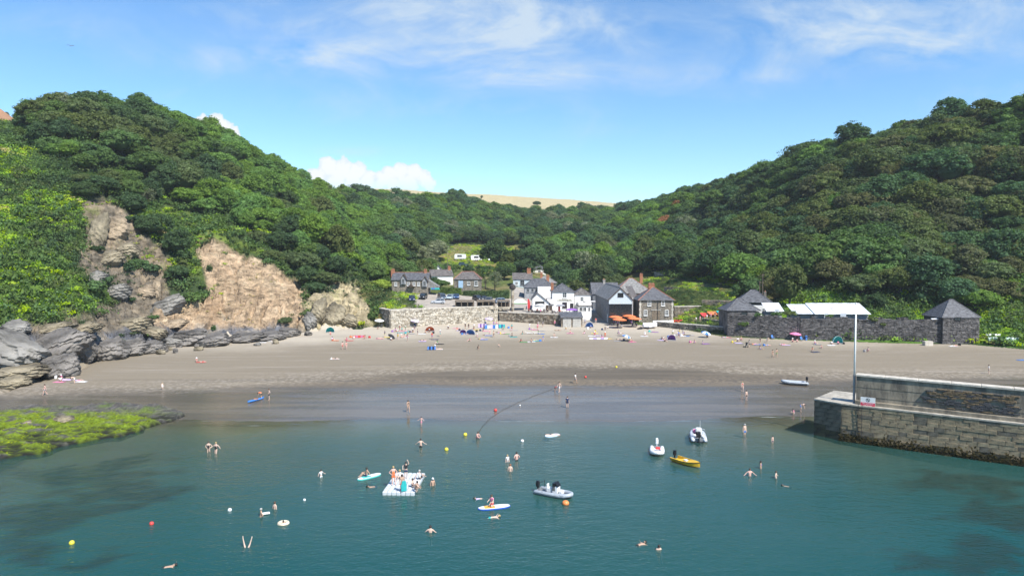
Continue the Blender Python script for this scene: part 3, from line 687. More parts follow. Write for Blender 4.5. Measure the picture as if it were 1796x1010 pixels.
def shrub_mesh(rs, rx=1.0, rz=0.7, n=9, ncard=44, card=0.16, m='gorse'):
    return crown_mesh('foliage', rs, rx=rx, rz=rz, z0=rz * 0.55, nclump=n, ncard=ncard, cr=0.42 * rx, card=card, m=m)
SHRUBS = [shrub_mesh(rs), shrub_mesh(rs, 1.15, 0.6, 10), shrub_mesh(rs, 0.9, 0.9, 9)]
STEM = MB().tube([(0, 0, -0.5), (0.05, 0, 0.3), (0, 0.08, 0.8)], [0.1, 0.07, 0.03], 6).mesh('stem', M_BARK)
def plant_tree(x, y, s, v, leaf, label, group=None, name='tree', sz=None, rz=None, z=None, cat='tree'):
    z = hz(x, y) if z is None else z
    t = thing(name, label, cat, (x, y, z - 0.3), rnd.uniform(0, 6.28) if rz is None else rz, group)
    cm, tm = (SCRUFF, SCRUFF_T) if v == 'scruff' else (CROWNS[v], TRUNKS[v])
    c = put('crown', cm, t, mat=LEAF[leaf]); k = put('trunk', tm, t)
    t.scale = (s, s, s * (sz or 1)); return t
def plant_shrub(x, y, s, leaf, label, group=None, v=None, sz=1.0, z=None, name='shrub'):
    z = hz(x, y) if z is None else z
    t = thing(name, label, 'shrub', (x, y, z - 0.15), rnd.uniform(0, 6.28), group); t.scale = (s, s, s * sz)
    put('foliage', SHRUBS[rnd.randrange(3) if v is None else v], t, mat=LEAF[leaf]); put('stem', STEM, t); return t

# --- instanced masses (geometry nodes)
def scatter(name, pts, rots, scls, idx, meshes, mats, label=None):
    """one object: many plants of a mass, instanced on its points"""
    me = bpy.data.meshes.new(name); me.from_pydata([tuple(p) for p in pts], [], [])
    for an, ty, ar in (('rot', 'FLOAT', rots), ('vidx', 'INT', idx)):
        a = me.attributes.new(an, ty, 'POINT'); a.data.foreach_set('value', np.asarray(ar))
    a = me.attributes.new('scl', 'FLOAT_VECTOR', 'POINT'); a.data.foreach_set('vector', np.asarray(scls, np.float32).ravel())
    o = put(name, me); o['kind'] = 'stuff'
    if label: o['label'] = label
    g = bpy.data.node_groups.new(name + '_scatter', 'GeometryNodeTree')
    g.interface.new_socket('Geometry', in_out='INPUT', socket_type='NodeSocketGeometry'); g.interface.new_socket('Geometry', in_out='OUTPUT', socket_type='NodeSocketGeometry')
    gi = g.nodes.new('NodeGroupInput'); go = g.nodes.new('NodeGroupOutput'); ip = g.nodes.new('GeometryNodeInstanceOnPoints'); jn = g.nodes.new('GeometryNodeJoinGeometry')
    protos = []
    for i, (mm, ml) in enumerate(zip(meshes, mats)):
        po = bpy.data.objects.new(name + '_source', mm)
        if ml is not None: po.material_slots[0].link = 'OBJECT'; po.material_slots[0].material = ml
        protos.append(po)
    for po in reversed(protos):
        oi = g.nodes.new('GeometryNodeObjectInfo'); oi.inputs['Object'].default_value = po; oi.inputs['As Instance'].default_value = True
        g.links.new(oi.outputs['Geometry'], jn.inputs[0])
    def na(nm, ty):
        n = g.nodes.new('GeometryNodeInputNamedAttribute'); n.data_type = ty; n.inputs[0].default_value = nm; return n.outputs[0]
    g.links.new(gi.outputs[0], ip.inputs['Points']); g.links.new(jn.outputs[0], ip.inputs['Instance']); ip.inputs['Pick Instance'].default_value = True
    g.links.new(na('vidx', 'INT'), ip.inputs['Instance Index']); g.links.new(na('scl', 'FLOAT_VECTOR'), ip.inputs['Scale'])
    cx = g.nodes.new('ShaderNodeCombineXYZ'); g.links.new(na('rot', 'FLOAT'), cx.inputs[2]); g.links.new(cx.outputs[0], ip.inputs['Rotation'])
    g.links.new(ip.outputs[0], go.inputs[0])
    md = o.modifiers.new('scatter', 'NODES'); md.node_group = g; return o

# --- where trees stand
def jgrid(x0, x1, y0, y1, sp, rs):
    gx, gy = np.meshgrid(np.arange(x0, x1, sp), np.arange(y0, y1, sp)); gx = gx + (np.arange(gx.shape[0]) % 2)[:, None] * sp * .5
    return gx.ravel() + rs.uniform(-.38, .38, gx.size) * sp, gy.ravel() + rs.uniform(-.38, .38, gy.size) * sp
def visible_from_shore(x, y, z, top=7.0):
    """False where rising ground in front hides the tree"""
    ok = np.ones(len(x), bool)
    for f in np.linspace(0.45, 0.97, 22):
        xx, yy = x * f, y * f; gz = height(xx, np.maximum(yy, 30)); lz = CAMH + (z + top - CAMH) * f
        ok &= ~(gz + 1.0 > lz)
    return ok
def plant_forest():
    rs = np.random.RandomState(21)
    X = []; Y = []
    for (y0, y1, sp) in ((118, 330, 5.9), (330, 480, 6.6), (480, 690, 7.4)):
        x, y = jgrid(-330, 330, y0, y1, sp, rs); X.append(x); Y.append(y)
    x = np.concatenate(X); y = np.concatenate(Y); z = height(x, y); px, py = projv(x, y, z); d0 = base_d(x, y)
    ok = (y > d0 + 9) & (px > -260) & (px < 2080) & (py < 640)
    cl = classify(px, py, x, y)
    for k in ('earth', 'pale', 'rock', 'slate', 'dry', 'brack', 'brack2', 'grass'): ok &= ~cl[k]
    ok &= ~(cl['brack3'] & (rs.rand(len(x)) > 0.10)); ok &= ~(cl['brack4'] & (y < 420) & (rs.rand(len(x)) > 0.04))
    vill = in_poly(px, py, P_VILL); ok &= ~vill
    D4 = _col(_D, np.clip(bearing(x, y), -700, 2500))[:, 4]; ok &= y < D4 + np.where(px < 50, 2, np.where((px > 600) & (px < 1160), 14, 45)); ok &= ~((px < 520) & (py > 500))
    x, y, z, px, py = (a[ok] for a in (x, y, z, px, py))
    v = visible_from_shore(x, y, z); x, y, z, px, py = (a[v] for a in (x, y, z, px, py))
    n = len(x); h = fbm(x * 0.018 + 11, y * 0.018, 3) * 1.7; h2 = fbm(x * 0.012, y * 0.02 + 5, 2); u = rs.rand(n)
    sp = np.full(n, 'mid ', dtype=object)
    side = np.where(px < 660, 0, np.where(px > 1290, 2, 1))
    for i in range(n):
        a = u[i] * .62 + .19 + h[i] * 0.9
        if side[i] == 0: s = 'bright' if a < 0.34 + 0.3 * (px[i] > 330) else 'mid' if a < 0.72 else 'dark' if a < 0.93 else 'olive'
        elif side[i] == 1: s = 'bright' if a < 0.16 else 'mid' if a < 0.50 else 'blue' if a < 0.72 else 'dark' if a < 0.98 else 'olive' if a < 1.15 else 'pale'
        else: s = 'mid' if a < 0.34 else 'dark' if a < 0.52 else 'olive' if a < 0.84 else 'brown' if a < 0.98 else 'blue'
        if side[i] == 2 and u[i] > 0.95: s = 'bright'
        sp[i] = s
    size = rs.uniform(0.85, 1.3, n) * np.where(side == 0, 0.92, np.where(side == 2, 1.22, 1.0))
    size *= np.where((side == 0) & (y < 222), 0.68, 1.0) * np.where(px < 50, .4, 1.0) * np.where((px > 1330) & (y < 190), .8, 1)
    hs = rs.uniform(0.78, 1.05, n) * np.where(side == 2, .82, np.where(side == 0, .9, .85)); var = rs.randint(0, 6, n); rot = rs.uniform(0, 6.28, n)
    app = size / y; order = np.argsort(-app)
    desc = {'bright': 'bright green', 'mid': 'mid green', 'dark': 'dark green', 'blue': 'blue-green', 'olive': 'olive', 'brown': 'brownish'}
    side_name = {0: 'left hillside', 1: 'valley behind the village', 2: 'right hillside'}
    def where(i):
        q = px[i]; D = _col(_D, np.array([np.clip(bearing(x[i], y[i]), -700, 2500)]))[0]; f = (y[i] - D[0]) / (D[4] - D[0])
        row = 'at the foot' if f < .32 else 'low' if f < .5 else 'halfway up' if f < .72 else 'high up' if f < .93 else 'on the skyline'
        for lim, nm in ((40, 'at the left picture edge'), (150, 'above the bracken slope'), (250, 'above the rocky gully'), (350, 'above the grassy ledge'), (450, 'above the landslip'), (540, 'above the landslip right end'), (640, 'above the cream outcrop'), (760, 'above the car park cottage'), (900, 'above the caravans'), (1040, 'above the pub'), (1180, 'above the barn and stone house'), (1290, 'above the garden shed'), (1380, 'above the boathouse'), (1460, 'above the bluish tin roof'), (1530, 'above the rusty white roof'), (1600, 'above the fern bank'), (1655, 'left of the pyramid hut'), (1720, 'above the pyramid hut'), (1780, 'right of the pyramid hut')):
            if q < lim: return row, nm
        return row, 'at the right picture edge'
    ind = list(order[:NIND]); keyed = {}
    for i in ind: keyed.setdefault((sp[i],) + where(i), []).append(i)
    ordn = ['first', 'second', 'third', 'fourth', 'fifth', 'sixth', 'seventh', 'eighth', 'ninth', 'tenth', 'eleventh', 'twelfth', 'thirteenth', 'fourteenth', 'fifteenth', 'sixteenth', 'seventeenth', 'eighteenth', 'nineteenth', 'twentieth']; num = ['', '', 'two', 'three', 'four', 'five', 'six', 'seven', 'eight', 'nine', 'ten', 'eleven', 'twelve', 'thirteen', 'fourteen', 'fifteen', 'sixteen', 'seventeen', 'eighteen', 'nineteen', 'twenty']
    lab = {}
    for (s_, row, nm), L in keyed.items():
        L.sort(key=lambda i: px[i])
        for k, i in enumerate(L):
            lab[i] = f'{desc[s_]} tree {row} {nm}' if len(L) == 1 else f'{ordn[min(k, 19)]} from left of {num[min(len(L), 20)]} {desc[s_]} trees {row} {nm}'
    nind = NIND
    for i in ind:
        s_ = sp[i]
        plant_tree(x[i], y[i], size[i], int(var[i]), s_, lab[i], f'{desc[s_]} trees of the wood, {side_name[side[i]]}', 'woodland_tree', hs[i], rot[i], z[i])
    r = order[nind:]
    keys = sorted(set(sp)); meshes = []; mats = []; lut = {}
    for k in keys:
        for j in range(6): lut[(k, j)] = len(meshes); meshes.append(CROWNS[j]); mats.append(LEAF[k])
    pts = np.stack([x[r], y[r], z[r] - 0.3], -1); sc = np.stack([size[r], size[r], size[r] * hs[r]], -1)
    scatter('woodland', pts, rot[r], sc, np.array([lut[(sp[i], int(var[i]))] for i in r], np.int32), meshes, mats, 'far dense wood covering the valley sides behind the nearer trees')
    print('TREES', n, 'individual', nind)
NIND = 262
plant_forest()

# --- undergrowth: fern slopes, gorse, rough grass
def tuft_mesh(rs, m, n=70, rad=0.9, hgt=0.5, card=0.17, lift=0.6):
    p = rs.normal(0, 0.45, (n, 3)) * rad; p[:, 2] = np.abs(rs.normal(0.5, 0.3, n)) * hgt; d = p.copy(); d[:, 2] = lift; d /= np.linalg.norm(d, axis=1)[:, None]
    return cards_mesh('tuft', cards(p, d, rs.uniform(.6, 1.3, n) * card, rs, 0.6), LEAF[m])
def plant_undergrowth():
    rs = np.random.RandomState(31)
    T = [tuft_mesh(rs, 'drygrass', 60, .8, .35, .13), tuft_mesh(rs, 'fern2'), tuft_mesh(rs, 'fern'), tuft_mesh(rs, 'mid', 80, 1.0, 0.9, 0.17), tuft_mesh(rs, 'olive', 70, .9, .6, .15), tuft_mesh(rs, 'gorse', 80, 0.9, 0.8, 0.15)]
    def lay(name, label, reg, x0, x1, y0, y1, sp, w, smin, smax, dens=1.0):
        x, y = jgrid(x0, x1, y0, y1, sp, rs); z = height(x, y); px, py = projv(x, y, z); cl = classify(px, py, x, y)
        ok = np.zeros(len(x), bool)
        for k in reg: ok |= cl[k] if isinstance(k, str) else k(px, py, x, y)
        ok &= (y > base_d(x, y) + 1.0) & (px > -150) & (px < 2000) & ((rs.rand(len(x)) < dens) if dens >= .5 or dens < .1 else (fbm(x * .16, y * .16, 3) + rs.uniform(-.12, .12, len(x)) > .32 - dens))
        for k in ('earth', 'pale', 'slate', 'rock'):
            if k not in reg: ok &= ~cl[k]
        x, y, z = x[ok], y[ok], z[ok]; n = len(x)
        a = np.clip(rs.rand(n) * 0.34 + 0.66 * (fbm(x * .05, y * .03 + z * .03, 4, .6) * 2.0 + .5), 0, .999); cw = np.cumsum(w) / np.sum(w); vi = np.searchsorted(cw, a)
        s = rs.uniform(smin, smax, n); sc = np.stack([s, s, s * rs.uniform(.7, 1.3, n)], -1)
        scatter(name, np.stack([x, y, z - 0.08], -1), rs.uniform(0, 6.28, n), sc, np.minimum(vi, 5).astype(np.int32), T, [None] * 6, label); print(name, n)
    lay('bracken', 'bright green bracken and gorse covering the seaward slope of the left hill', ('brack',), -170, -60, 105, 240, 1.25, (.15, 2.4, 4.4, 1.8, .7, 1.3), 0.8, 1.6)
    lay('grass', 'bright rough grass on the ledge above the fallen cliff', ('grass',), -150, -60, 150, 270, 1.2, (.6, 2, 3.2, 1.5, 1.2, .7), .6, 1.1)
    lay('bracken', 'bright green fern bank behind the dark stone wall', ('brack2', 'brack3'), 55, 180, 140, 215, 1.15, (.1, .8, 5, 1.6, .3, .3), .8, 1.5)
    lay('rough_grass', 'dry grass on the low headland beside the pale sea wall', ('dry', 'garden', 'brack4'), -60, 70, 170, 400, 1.2, (2.6, 1.8, .7, .8, 2.2, .5), .6, 1.1)
    lay('undergrowth', 'low scrub clinging to the ledges of the rocky cliff', ('rock', 'slate'), -140, -40, 112, 240, 1.5, (1.6, 1.2, .8, 1.2, 1.5, 1.8), .5, 1.1, 0.22)
    lay('undergrowth', 'sparse weeds growing on the bare cliff', ('earth', 'pale'), -110, -20, 160, 215, 1.6, (3, 1, .3, .3, 1.4, 1), .4, .9, 0.13)
    lay('undergrowth', 'low green scrub under the woodland edge', (lambda px, py, x, y: (y < 300) & ~in_poly(px, py, P_VILL) & (py < 610) & ~((px < 100) & (y > 285)),), -250, 230, 125, 300, 2.1, (.1, .4, 1, 3.2, 1.2, 1), 1.2, 2.2)
plant_undergrowth()
# ------------------------------------------------------------------ village materials
M_WHITE = mat('white_render', (0.80, 0.79, 0.76), 0.85, 0.05, 1.2, 0.1)
M_PAINT = mat('white_paint', (0.80, 0.80, 0.78), 0.5, 0.03, 3)
M_SLATE = mat('slate_roof', (0.125, 0.128, 0.138), 0.6, 0.3, 1.6, 0.5, stretch=(1, 1, 2.5))
M_SLATE2 = mat('pale_slate_roof', (0.24, 0.235, 0.225), 0.7, 0.22, 1.6, 0.5)
M_SLATE3 = mat('brown_slate_roof', (0.155, 0.14, 0.13), 0.7, 0.3, 1.6, 0.5)
M_RIDGE = mat('red_ridge_tile', (0.36, 0.15, 0.10), 0.8, 0.2, 4)
M_BRICK = mat('orange_brick', (0.40, 0.17, 0.09), 0.85, 0.25, 6, 0.4)
M_POT = mat('chimney_pot', (0.42, 0.20, 0.12), 0.8, 0.15, 5)
M_GLASS = mat('window_glass', (0.02, 0.024, 0.028), 0.08, 0.1, 1, spec=0.8)
M_DARK = mat('dark_opening', (0.012, 0.012, 0.013), 0.9, 0.2, 2)
M_STONE = mat('cottage_stone', (0.235, 0.205, 0.165), 0.9, 0.35, 1.5, 0.8, stretch=(1, 1, 2.2))
M_GREYW = mat('grey_render', (0.30, 0.31, 0.32), 0.85, 0.12, 1.5, 0.2)
M_BLUEW = mat('pale_blue_boards', (0.50, 0.58, 0.62), 0.7, 0.06, 2.0, 0.15, stretch=(1, 1, 6))
M_SLATEW = mat('slate_hung_wall', (0.17, 0.185, 0.205), 0.75, 0.25, 1.8, 0.5, stretch=(1, 1, 3))
M_WOOD = mat('weathered_wood', (0.20, 0.155, 0.11), 0.85, 0.25, 2.5, 0.4, stretch=(3, 3, .6))
M_DWOOD = mat('dark_wood', (0.07, 0.05, 0.038), 0.8, 0.25, 2.5, 0.3)
M_IRON = mat('black_iron', (0.02, 0.02, 0.022), 0.5, 0.1, 5)
M_PALEST = mat('pale_sea_wall_stone', (0.43, 0.375, 0.29), 0.9, 0.3, 0.9, 0.6)
M_PALEST2 = mat('pale_sea_wall_stone_white', (0.58, 0.53, 0.44), 0.9, 0.2, 1.2, 0.6)
M_BRST = mat('brown_sea_wall_stone', (0.27, 0.215, 0.155), 0.9, 0.35, 0.9, 0.6)
M_MORTAR = mat('mortar', (0.21, 0.175, 0.13), 0.95, 0.2, 2, 0.4)
M_DMORT = mat('dark_mortar', (0.045, 0.045, 0.047), 0.95, 0.2, 2, 0.4)
M_DKST = mat('dark_wall_stone', (0.125, 0.118, 0.115), 0.85, 0.4, 0.7, 0.6)
M_DKST2 = mat('dark_wall_stone_grey', (0.17, 0.16, 0.155), 0.85, 0.3, 0.9, 0.6)
M_GREYST = mat('grey_wall_stone', (0.22, 0.20, 0.165), 0.9, 0.35, 0.8, 0.6)
M_CONC = mat('concrete', (0.38, 0.36, 0.32), 0.9, 0.15, 1.0, 0.3)
M_COPE = mat('pale_coping', (0.52, 0.48, 0.41), 0.9, 0.12, 1.5, 0.3)
def mat_corr():
    m = mat('white_corrugated_sheet', (0.70, 0.74, 0.78), 0.45, 0.06, 0.8, 0.0, col2=(0.56, 0.6, 0.64)); t = m.node_tree; b = t.nodes['Principled BSDF']
    tc = nd(t, 'ShaderNodeTexCoord'); n = nd(t, 'ShaderNodeTexNoise'); n.inputs['Scale'].default_value = 0.55; n.inputs['Detail'].default_value = 7; t.links.new(tc.outputs['Object'], n.inputs['Vector'])
    r = nd(t, 'ShaderNodeMapRange'); r.inputs[1].default_value = 0.63; r.inputs[2].default_value = 0.70; t.links.new(n.outputs['Fac'], r.inputs[0])
    src = b.inputs['Base Color'].links[0].from_socket; t.links.new(mixc(t, mth(t, 'MULTIPLY', r.outputs[0], .7), src, (0.40, 0.17, 0.13)), b.inputs['Base Color']); return m
M_CORR = mat_corr()
# ------------------------------------------------------------------ building helpers (local frame: front wall on y=0 facing -y, x along the front)
def slope(mb, a, b, c, d, rows, lift=0.035, th=0.06, m=0):
    """a roof slope of overlapping slate courses; a,b eaves, c,d ridge (c above b)"""
    a, b, c, d = map(Vector, (a, b, c, d)); n = (b - a).cross(c - a)
    if n.length < 1e-6: n = (b - a).cross(d - a)
    n.normalize()
    if n.z < 0: n = -n
    for i in range(rows):
        t0, t1 = i / rows, min(1, (i + 1.15) / rows)
        l0, r0, l1, r1 = a.lerp(d, t0), b.lerp(c, t0), a.lerp(d, t1), b.lerp(c, t1)
        q = [l0 + n * lift, r0 + n * lift, r1, l1] if (r1 - l1).length > 0.02 else [l0 + n * lift, r0 + n * lift, r1]
        mb.slab(q, th, m)
def roof_mb(kind, w, d, z0, z1, ov=0.3, ridge=None, rows=12, inset=None):
    """kind: gx ridge along x, gy ridge along y, hip (ridge along the longer side), pyr"""
    mb = MB(); x0, x1, y0, y1 = -w / 2 - ov, w / 2 + ov, -ov, d + ov; edges = []
    if kind == 'gx':
        ym = d / 2; slope(mb, (x0, y0, z0), (x1, y0, z0), (x1, ym, z1), (x0, ym, z1), rows); slope(mb, (x1, y1, z0), (x0, y1, z0), (x0, ym, z1), (x1, ym, z1), rows); edges = [((x0, ym, z1), (x1, ym, z1))]
    elif kind == 'gy':
        slope(mb, (x0, y1, z0), (x0, y0, z0), (0, y0, z1), (0, y1, z1), rows); slope(mb, (x1, y0, z0), (x1, y1, z0), (0, y1, z1), (0, y0, z1), rows); edges = [((0, y0, z1), (0, y1, z1))]
    else:
        i = min(w, d) / 2 if inset is None else inset; ym = d / 2
        if w >= d: A, B = (-w / 2 + i, ym, z1), (w / 2 - i, ym, z1)
        else: A, B = (0, i, z1), (0, d - i, z1)
        c0, c1, c2, c3 = (x0, y0, z0), (x1, y0, z0), (x1, y1, z0), (x0, y1, z0)
        if w >= d:
            slope(mb, c0, c1, B, A, rows); slope(mb, c1, c2, B, B, rows); slope(mb, c2, c3, A, B, rows); slope(mb, c3, c0, A, A, rows)
            edges = [(A, B), (c0, A), (c3, A), (c1, B), (c2, B)]
        else:
            slope(mb, c0, c1, A, A, rows); slope(mb, c1, c2, B, A, rows); slope(mb, c2, c3, B, B, rows); slope(mb, c3, c0, A, B, rows)
            edges = [(A, B), (c0, A), (c1, A), (c2, B), (c3, B)]
    return mb, edges
def roof(parent, kind, w, d, z0, z1, m=None, ov=0.3, ridge_m=None, rows=12, off=(0, 0), inset=None, name='roof'):
    mb, ed = roof_mb(kind, w, d, z0, z1, ov, rows=rows, inset=inset)
    o = mb.build(name, m or M_SLATE, parent, (off[0], off[1], 0))
    rm = MB()
    for a, b in ed:
        if (Vector(a) - Vector(b)).length > 0.1: rm.tube([Vector(a) + Vector((0, 0, .05)), Vector(b) + Vector((0, 0, .05))], 0.11, 6)
    rm.build('ridge_tiles', ridge_m or m or M_SLATE, o)
    return o
def walls(parent, w, d, z, m, base=-2.0, kind=None, z1=None, off=(0, 0), name='wall', y_in=0.0):
    mb = MB(); x = w / 2
    mb.box((0, d / 2, (z + base) / 2), (w, d, z - base))
    if kind == 'gx':
        mb.prism([(0.02, z - .02), (d - .02, z - .02), (d / 2, z1 - .12)], w - .04, 'x', -x + .02)
    elif kind == 'gy':
        mb.prism([(-x + .02, z - .02), (x - .02, z - .02), (0, z1 - .12)], d - .04, 'y', .02)
    return mb.build(name, m, parent, (off[0], off[1], 0))
def window(parent, x, z, w=0.9, h=1.2, y=0.0, face=0.0, frame=None, glass=None, bars=(1, 1), sill=True, name='window', fw=0.10):
    """frame proud of the wall, pane set back, glazing bars; face = rotation about z (0 looks to -y)"""
    fm = frame or M_PAINT; mb = MB(); dp = 0.14
    mb.box((0, 0, h / 2 - fw / 2), (w, dp, fw)); mb.box((0, 0, -h / 2 + fw / 2), (w, dp, fw)); mb.box((-w / 2 + fw / 2, 0, 0), (fw, dp, h - 2 * fw)); mb.box((w / 2 - fw / 2, 0, 0), (fw, dp, h - 2 * fw))
    iw, ih = w - 2 * fw, h - 2 * fw
    for i in range(bars[0]): mb.box((-iw / 2 + iw * (i + 1) / (bars[0] + 1), -.01, 0), (.06, .06, ih))
    for i in range(bars[1]): mb.box((0, -.012, -ih / 2 + ih * (i + 1) / (bars[1] + 1)), (iw, .06, .06))
    o = mb.build(name, fm, parent, (x, y - 0.03, z) if face == 0 else (x, y, z), face)
    MB().box((0, 0.03, 0), (iw + .02, .03, ih + .02)).build('pane', glass or M_GLASS, o)
    if sill: MB().box((0, -.08, -h / 2 - .05), (w + .2, .2, .09)).build('sill', fm, o)
    return o
def door(parent, x, z0, w=0.95, h=2.0, y=0.0, m=None, face=0.0):
    mb = MB(); mb.box((0, 0, h / 2), (w, .1, h))
    for s in (-.25, .25): mb.box((s * w, -.06, h * .3), (w * .36, .03, h * .36)); mb.box((s * w, -.06, h * .73), (w * .36, .03, h * .32))
    o = mb.build('door', m or M_DWOOD, parent, (x, y - .02, z0), face); MB().ell((w * .36, -.1, h * .48), (.05, .05, .05), 6, 4).build('handle', M_IRON, o); return o
def chimney(parent, x, y, z, w=0.8, d=0.7, h=1.4, m=None, pots=2):
    mb = MB(); mb.box((0, 0, h / 2 - .6), (w, d, h + 1.2)); mb.box((0, 0, h + .06), (w + .16, d + .16, .16)); mb.box((0, 0, h * .75), (w + .08, d + .08, .12))
    for i in range(pots):
        px = (i - (pots - 1) / 2) * (w / max(pots, 1)); mb.lathe([(.14, h + .1), (.12, h + .5), (.15, h + .55)], 8, (px, 0, 0), 1)
    return mb.build('chimney', [m or M_BRICK, M_POT], parent, (x, y, z))
def pipe(parent, x, y, z0, z1, r=0.06, m=None, name='downpipe'):
    return MB().tube([(x, y, z0), (x, y, z1)], r, 6).build(name, m or M_IRON, parent)
def span(pxl, pxr, Y):
    a, b = (pxl - CX) * Y / FPX, (pxr - CX) * Y / FPX; return (a + b) / 2, b - a
def zat(py, Y): return at_y(CX, py, Y).z
# ------------------------------------------------------------------ rubble walls of separate stones
def rubble(L, h, sw, sh, rs, depth=0.22, rag=None, skip=0.0, clip=None):
    """courses of uneven stones over a rectangle (x 0..L, z 0..h) facing -y; returns list of builders for two stone colours"""
    A, B = MB(), MB(); z = 0.0
    while z < h - 0.03:
        ch = sh * rs.uniform(.65, 1.4); x = -rs.uniform(0, sw)
        while x < L:
            w = sw * rs.uniform(.5, 1.6); x0, x1 = max(x, 0), min(x + w, L); top = h if rag is None else rag((x0 + x1) / 2)
            if x1 - x0 > .06 and z + ch * .6 < top and rs.uniform() > skip:
                g = .035; dd = depth * rs.uniform(.6, 1.25); j = lambda s=.03: rs.uniform(-s, s); zt = z + ch * rs.uniform(.85, 1.12)
                f = [(x0 + g + j(), -dd + j(), z + g + j()), (x1 - g + j(), -dd + j(), z + g + j()), (x1 - g + j(), -dd + j(), zt - g + j()), (x0 + g + j(), -dd + j(), zt - g + j())]
                b = [(x0 + .01, .1, z + .01), (x1 - .01, .1, z + .01), (x1 - .01, .1, zt - .01), (x0 + .01, .1, zt - .01)]
                (A if rs.uniform() < .62 else B).add(f + b, [(0, 1, 2, 3), (0, 4, 5, 1), (1, 5, 6, 2), (2, 6, 7, 3), (3, 7, 4, 0)])
            x += w
        z += ch
    return A, B
def stone_wall(name, label, p0, p1, zb, zt, sw, sh, ms, mortar, seed, thick=0.7, cope=None, group=None, rag=None, root=None, depth=.2):
    """wall between two ground points: core, stones of two tones, coping"""
    p0, p1 = Vector(p0), Vector(p1); L = (p1 - p0).length; rz = math.atan2(p1.y - p0.y, p1.x - p0.x); rs = np.random.RandomState(seed)
    t = root or thing(name, label, 'wall', (p0.x, p0.y, zb), rz, group); par = t
    if root is not None:
        par = thing('wall_section', None, None, (0, 0, 0)); par.parent = root; par.location = root.matrix_basis.inverted() @ Vector((p0.x, p0.y, zb)); par.rotation_euler = (0, 0, rz - root.rotation_euler.z)
    h = zt - zb; core = MB()
    if rag is None: core.box((L / 2, thick / 2 + .02, h / 2 - .5), (L, thick, h + 1 - .02))
    else:
        n = max(8, int(L / 0.8))
        for i in range(n):
            xa, xb = L * i / n, L * (i + 1) / n; tp = rag((xa + xb) / 2) - .08; core.box(((xa + xb) / 2, thick / 2 + .02, tp / 2 - .5), (xb - xa - .004, thick, tp + 1))
    core.build('core', mortar, par)
    for q, m in zip(rubble(L, h, sw, sh, rs, rag=rag, depth=depth), ms):
        o = q.build('stones', m, par); o['kind'] = 'stuff'
    if cope is not None:
        cb = MB(); x = 0
        while x < L - .05:
            w = min(rs.uniform(.7, 1.3), L - x); cb.cbox((x + w / 2, thick / 2 - .05, h + .06 + rs.uniform(0, .03)), (w - .03, thick + .35, .2), .04); x += w
        o = cb.build('coping', cope, par)
    return t
def gp(px, Y): return Vector(((px - CX) * Y / FPX, Y, 0))
PW = stone_wall('sea_wall', 'tall pale rubble sea wall below the car park', gp(684, 181.5), gp(873, 196.5), 2.2, 7.75, 0.55, 0.34, (M_PALEST2, M_PALEST), M_MORTAR, 5, cope=M_COPE)
stone_wall('sea_wall', 'short shaded end return of the pale sea wall beside the headland', gp(665, 188), gp(683.6, 181.6), 2.2, 7.75, 0.5, 0.3, (M_GREYST, M_PALEST), M_DMORT, 6, cope=M_COPE)  # grey stones and dark mortar put the return's shade into its colour
stone_wall('sea_wall', 'lower brown rubble sea wall under the pub terrace', gp(874, 196.4), gp(984, 187.5), 2.4, 6.0, 0.5, 0.3, (M_BRST, M_PALEST), M_MORTAR, 7, cope=M_COPE)
stone_wall('retaining_wall', 'low stone wall along the foot of the slipway terrace', gp(1152, 184.5), gp(1275, 170), 2.5, 4.35, 0.5, 0.28, (M_GREYST, M_PALEST), M_MORTAR, 8, cope=M_COPE)
stone_wall('retaining_wall', 'grey rubble retaining wall joined to the square stone house', gp(1183, 196), gp(1231, 198), 3.2, 7.6, 0.5, 0.28, (M_GREYST, M_BRST), M_MORTAR, 9, cope=M_COPE)
rw = stone_wall('retaining_wall', 'higher retaining wall with a dark doorway above the red awnings', gp(1231.5, 199), gp(1290, 196), 3.2, 9.4, 0.5, 0.3, (M_GREYST, M_BRST), M_MORTAR, 10)
stone_wall('retaining_wall', 'light stone wall sloping down beside the boathouse', gp(1234, 186), gp(1276, 178), 3.0, 5.2, 0.5, 0.28, (M_GREYST, M_PALEST), M_MORTAR, 14)
MB().box((-1.0, -.16, 1.7), (1.3, .3, 2.4)).build('doorway', M_DARK, rw)
# long dark wall of the old boathouse yard, ragged on top
def rag_fn(seed, h, amp):
    rr = np.random.RandomState(seed).uniform(-amp, 0.15, 200); wd = np.cumsum(np.random.RandomState(seed + 1).uniform(.5, 2.6, 200))
    return lambda x: h + rr[min(199, int(np.searchsorted(wd, x)))]
stone_wall('yard_wall', 'long dark rubble wall left of the black drainpipe', gp(1277, 166.6), gp(1405, 161.6), 2.0, 8.0, .62, .21, (M_DKST2, M_DKST), M_DMORT, 11, rag=rag_fn(3, 6.0, .5))
stone_wall('yard_wall', 'long dark rubble wall with crumbling top between drainpipe and pyramid roofed hut', gp(1405.4, 161.6), gp(1656, 157), 1.9, 7.9, .62, .2, (M_DKST, M_DKST2), M_DMORT, 12, rag=rag_fn(5, 6.0, .7))
t = thing('drainpipe', 'black drainpipe running down the dark stone wall', 'pipe', tuple(gp(1404.5, 161.2)) , 0); pipe(t, 0, 0, 2.4, 8.3, .09)
t['label'] = 'black drainpipe running down the dark stone wall'

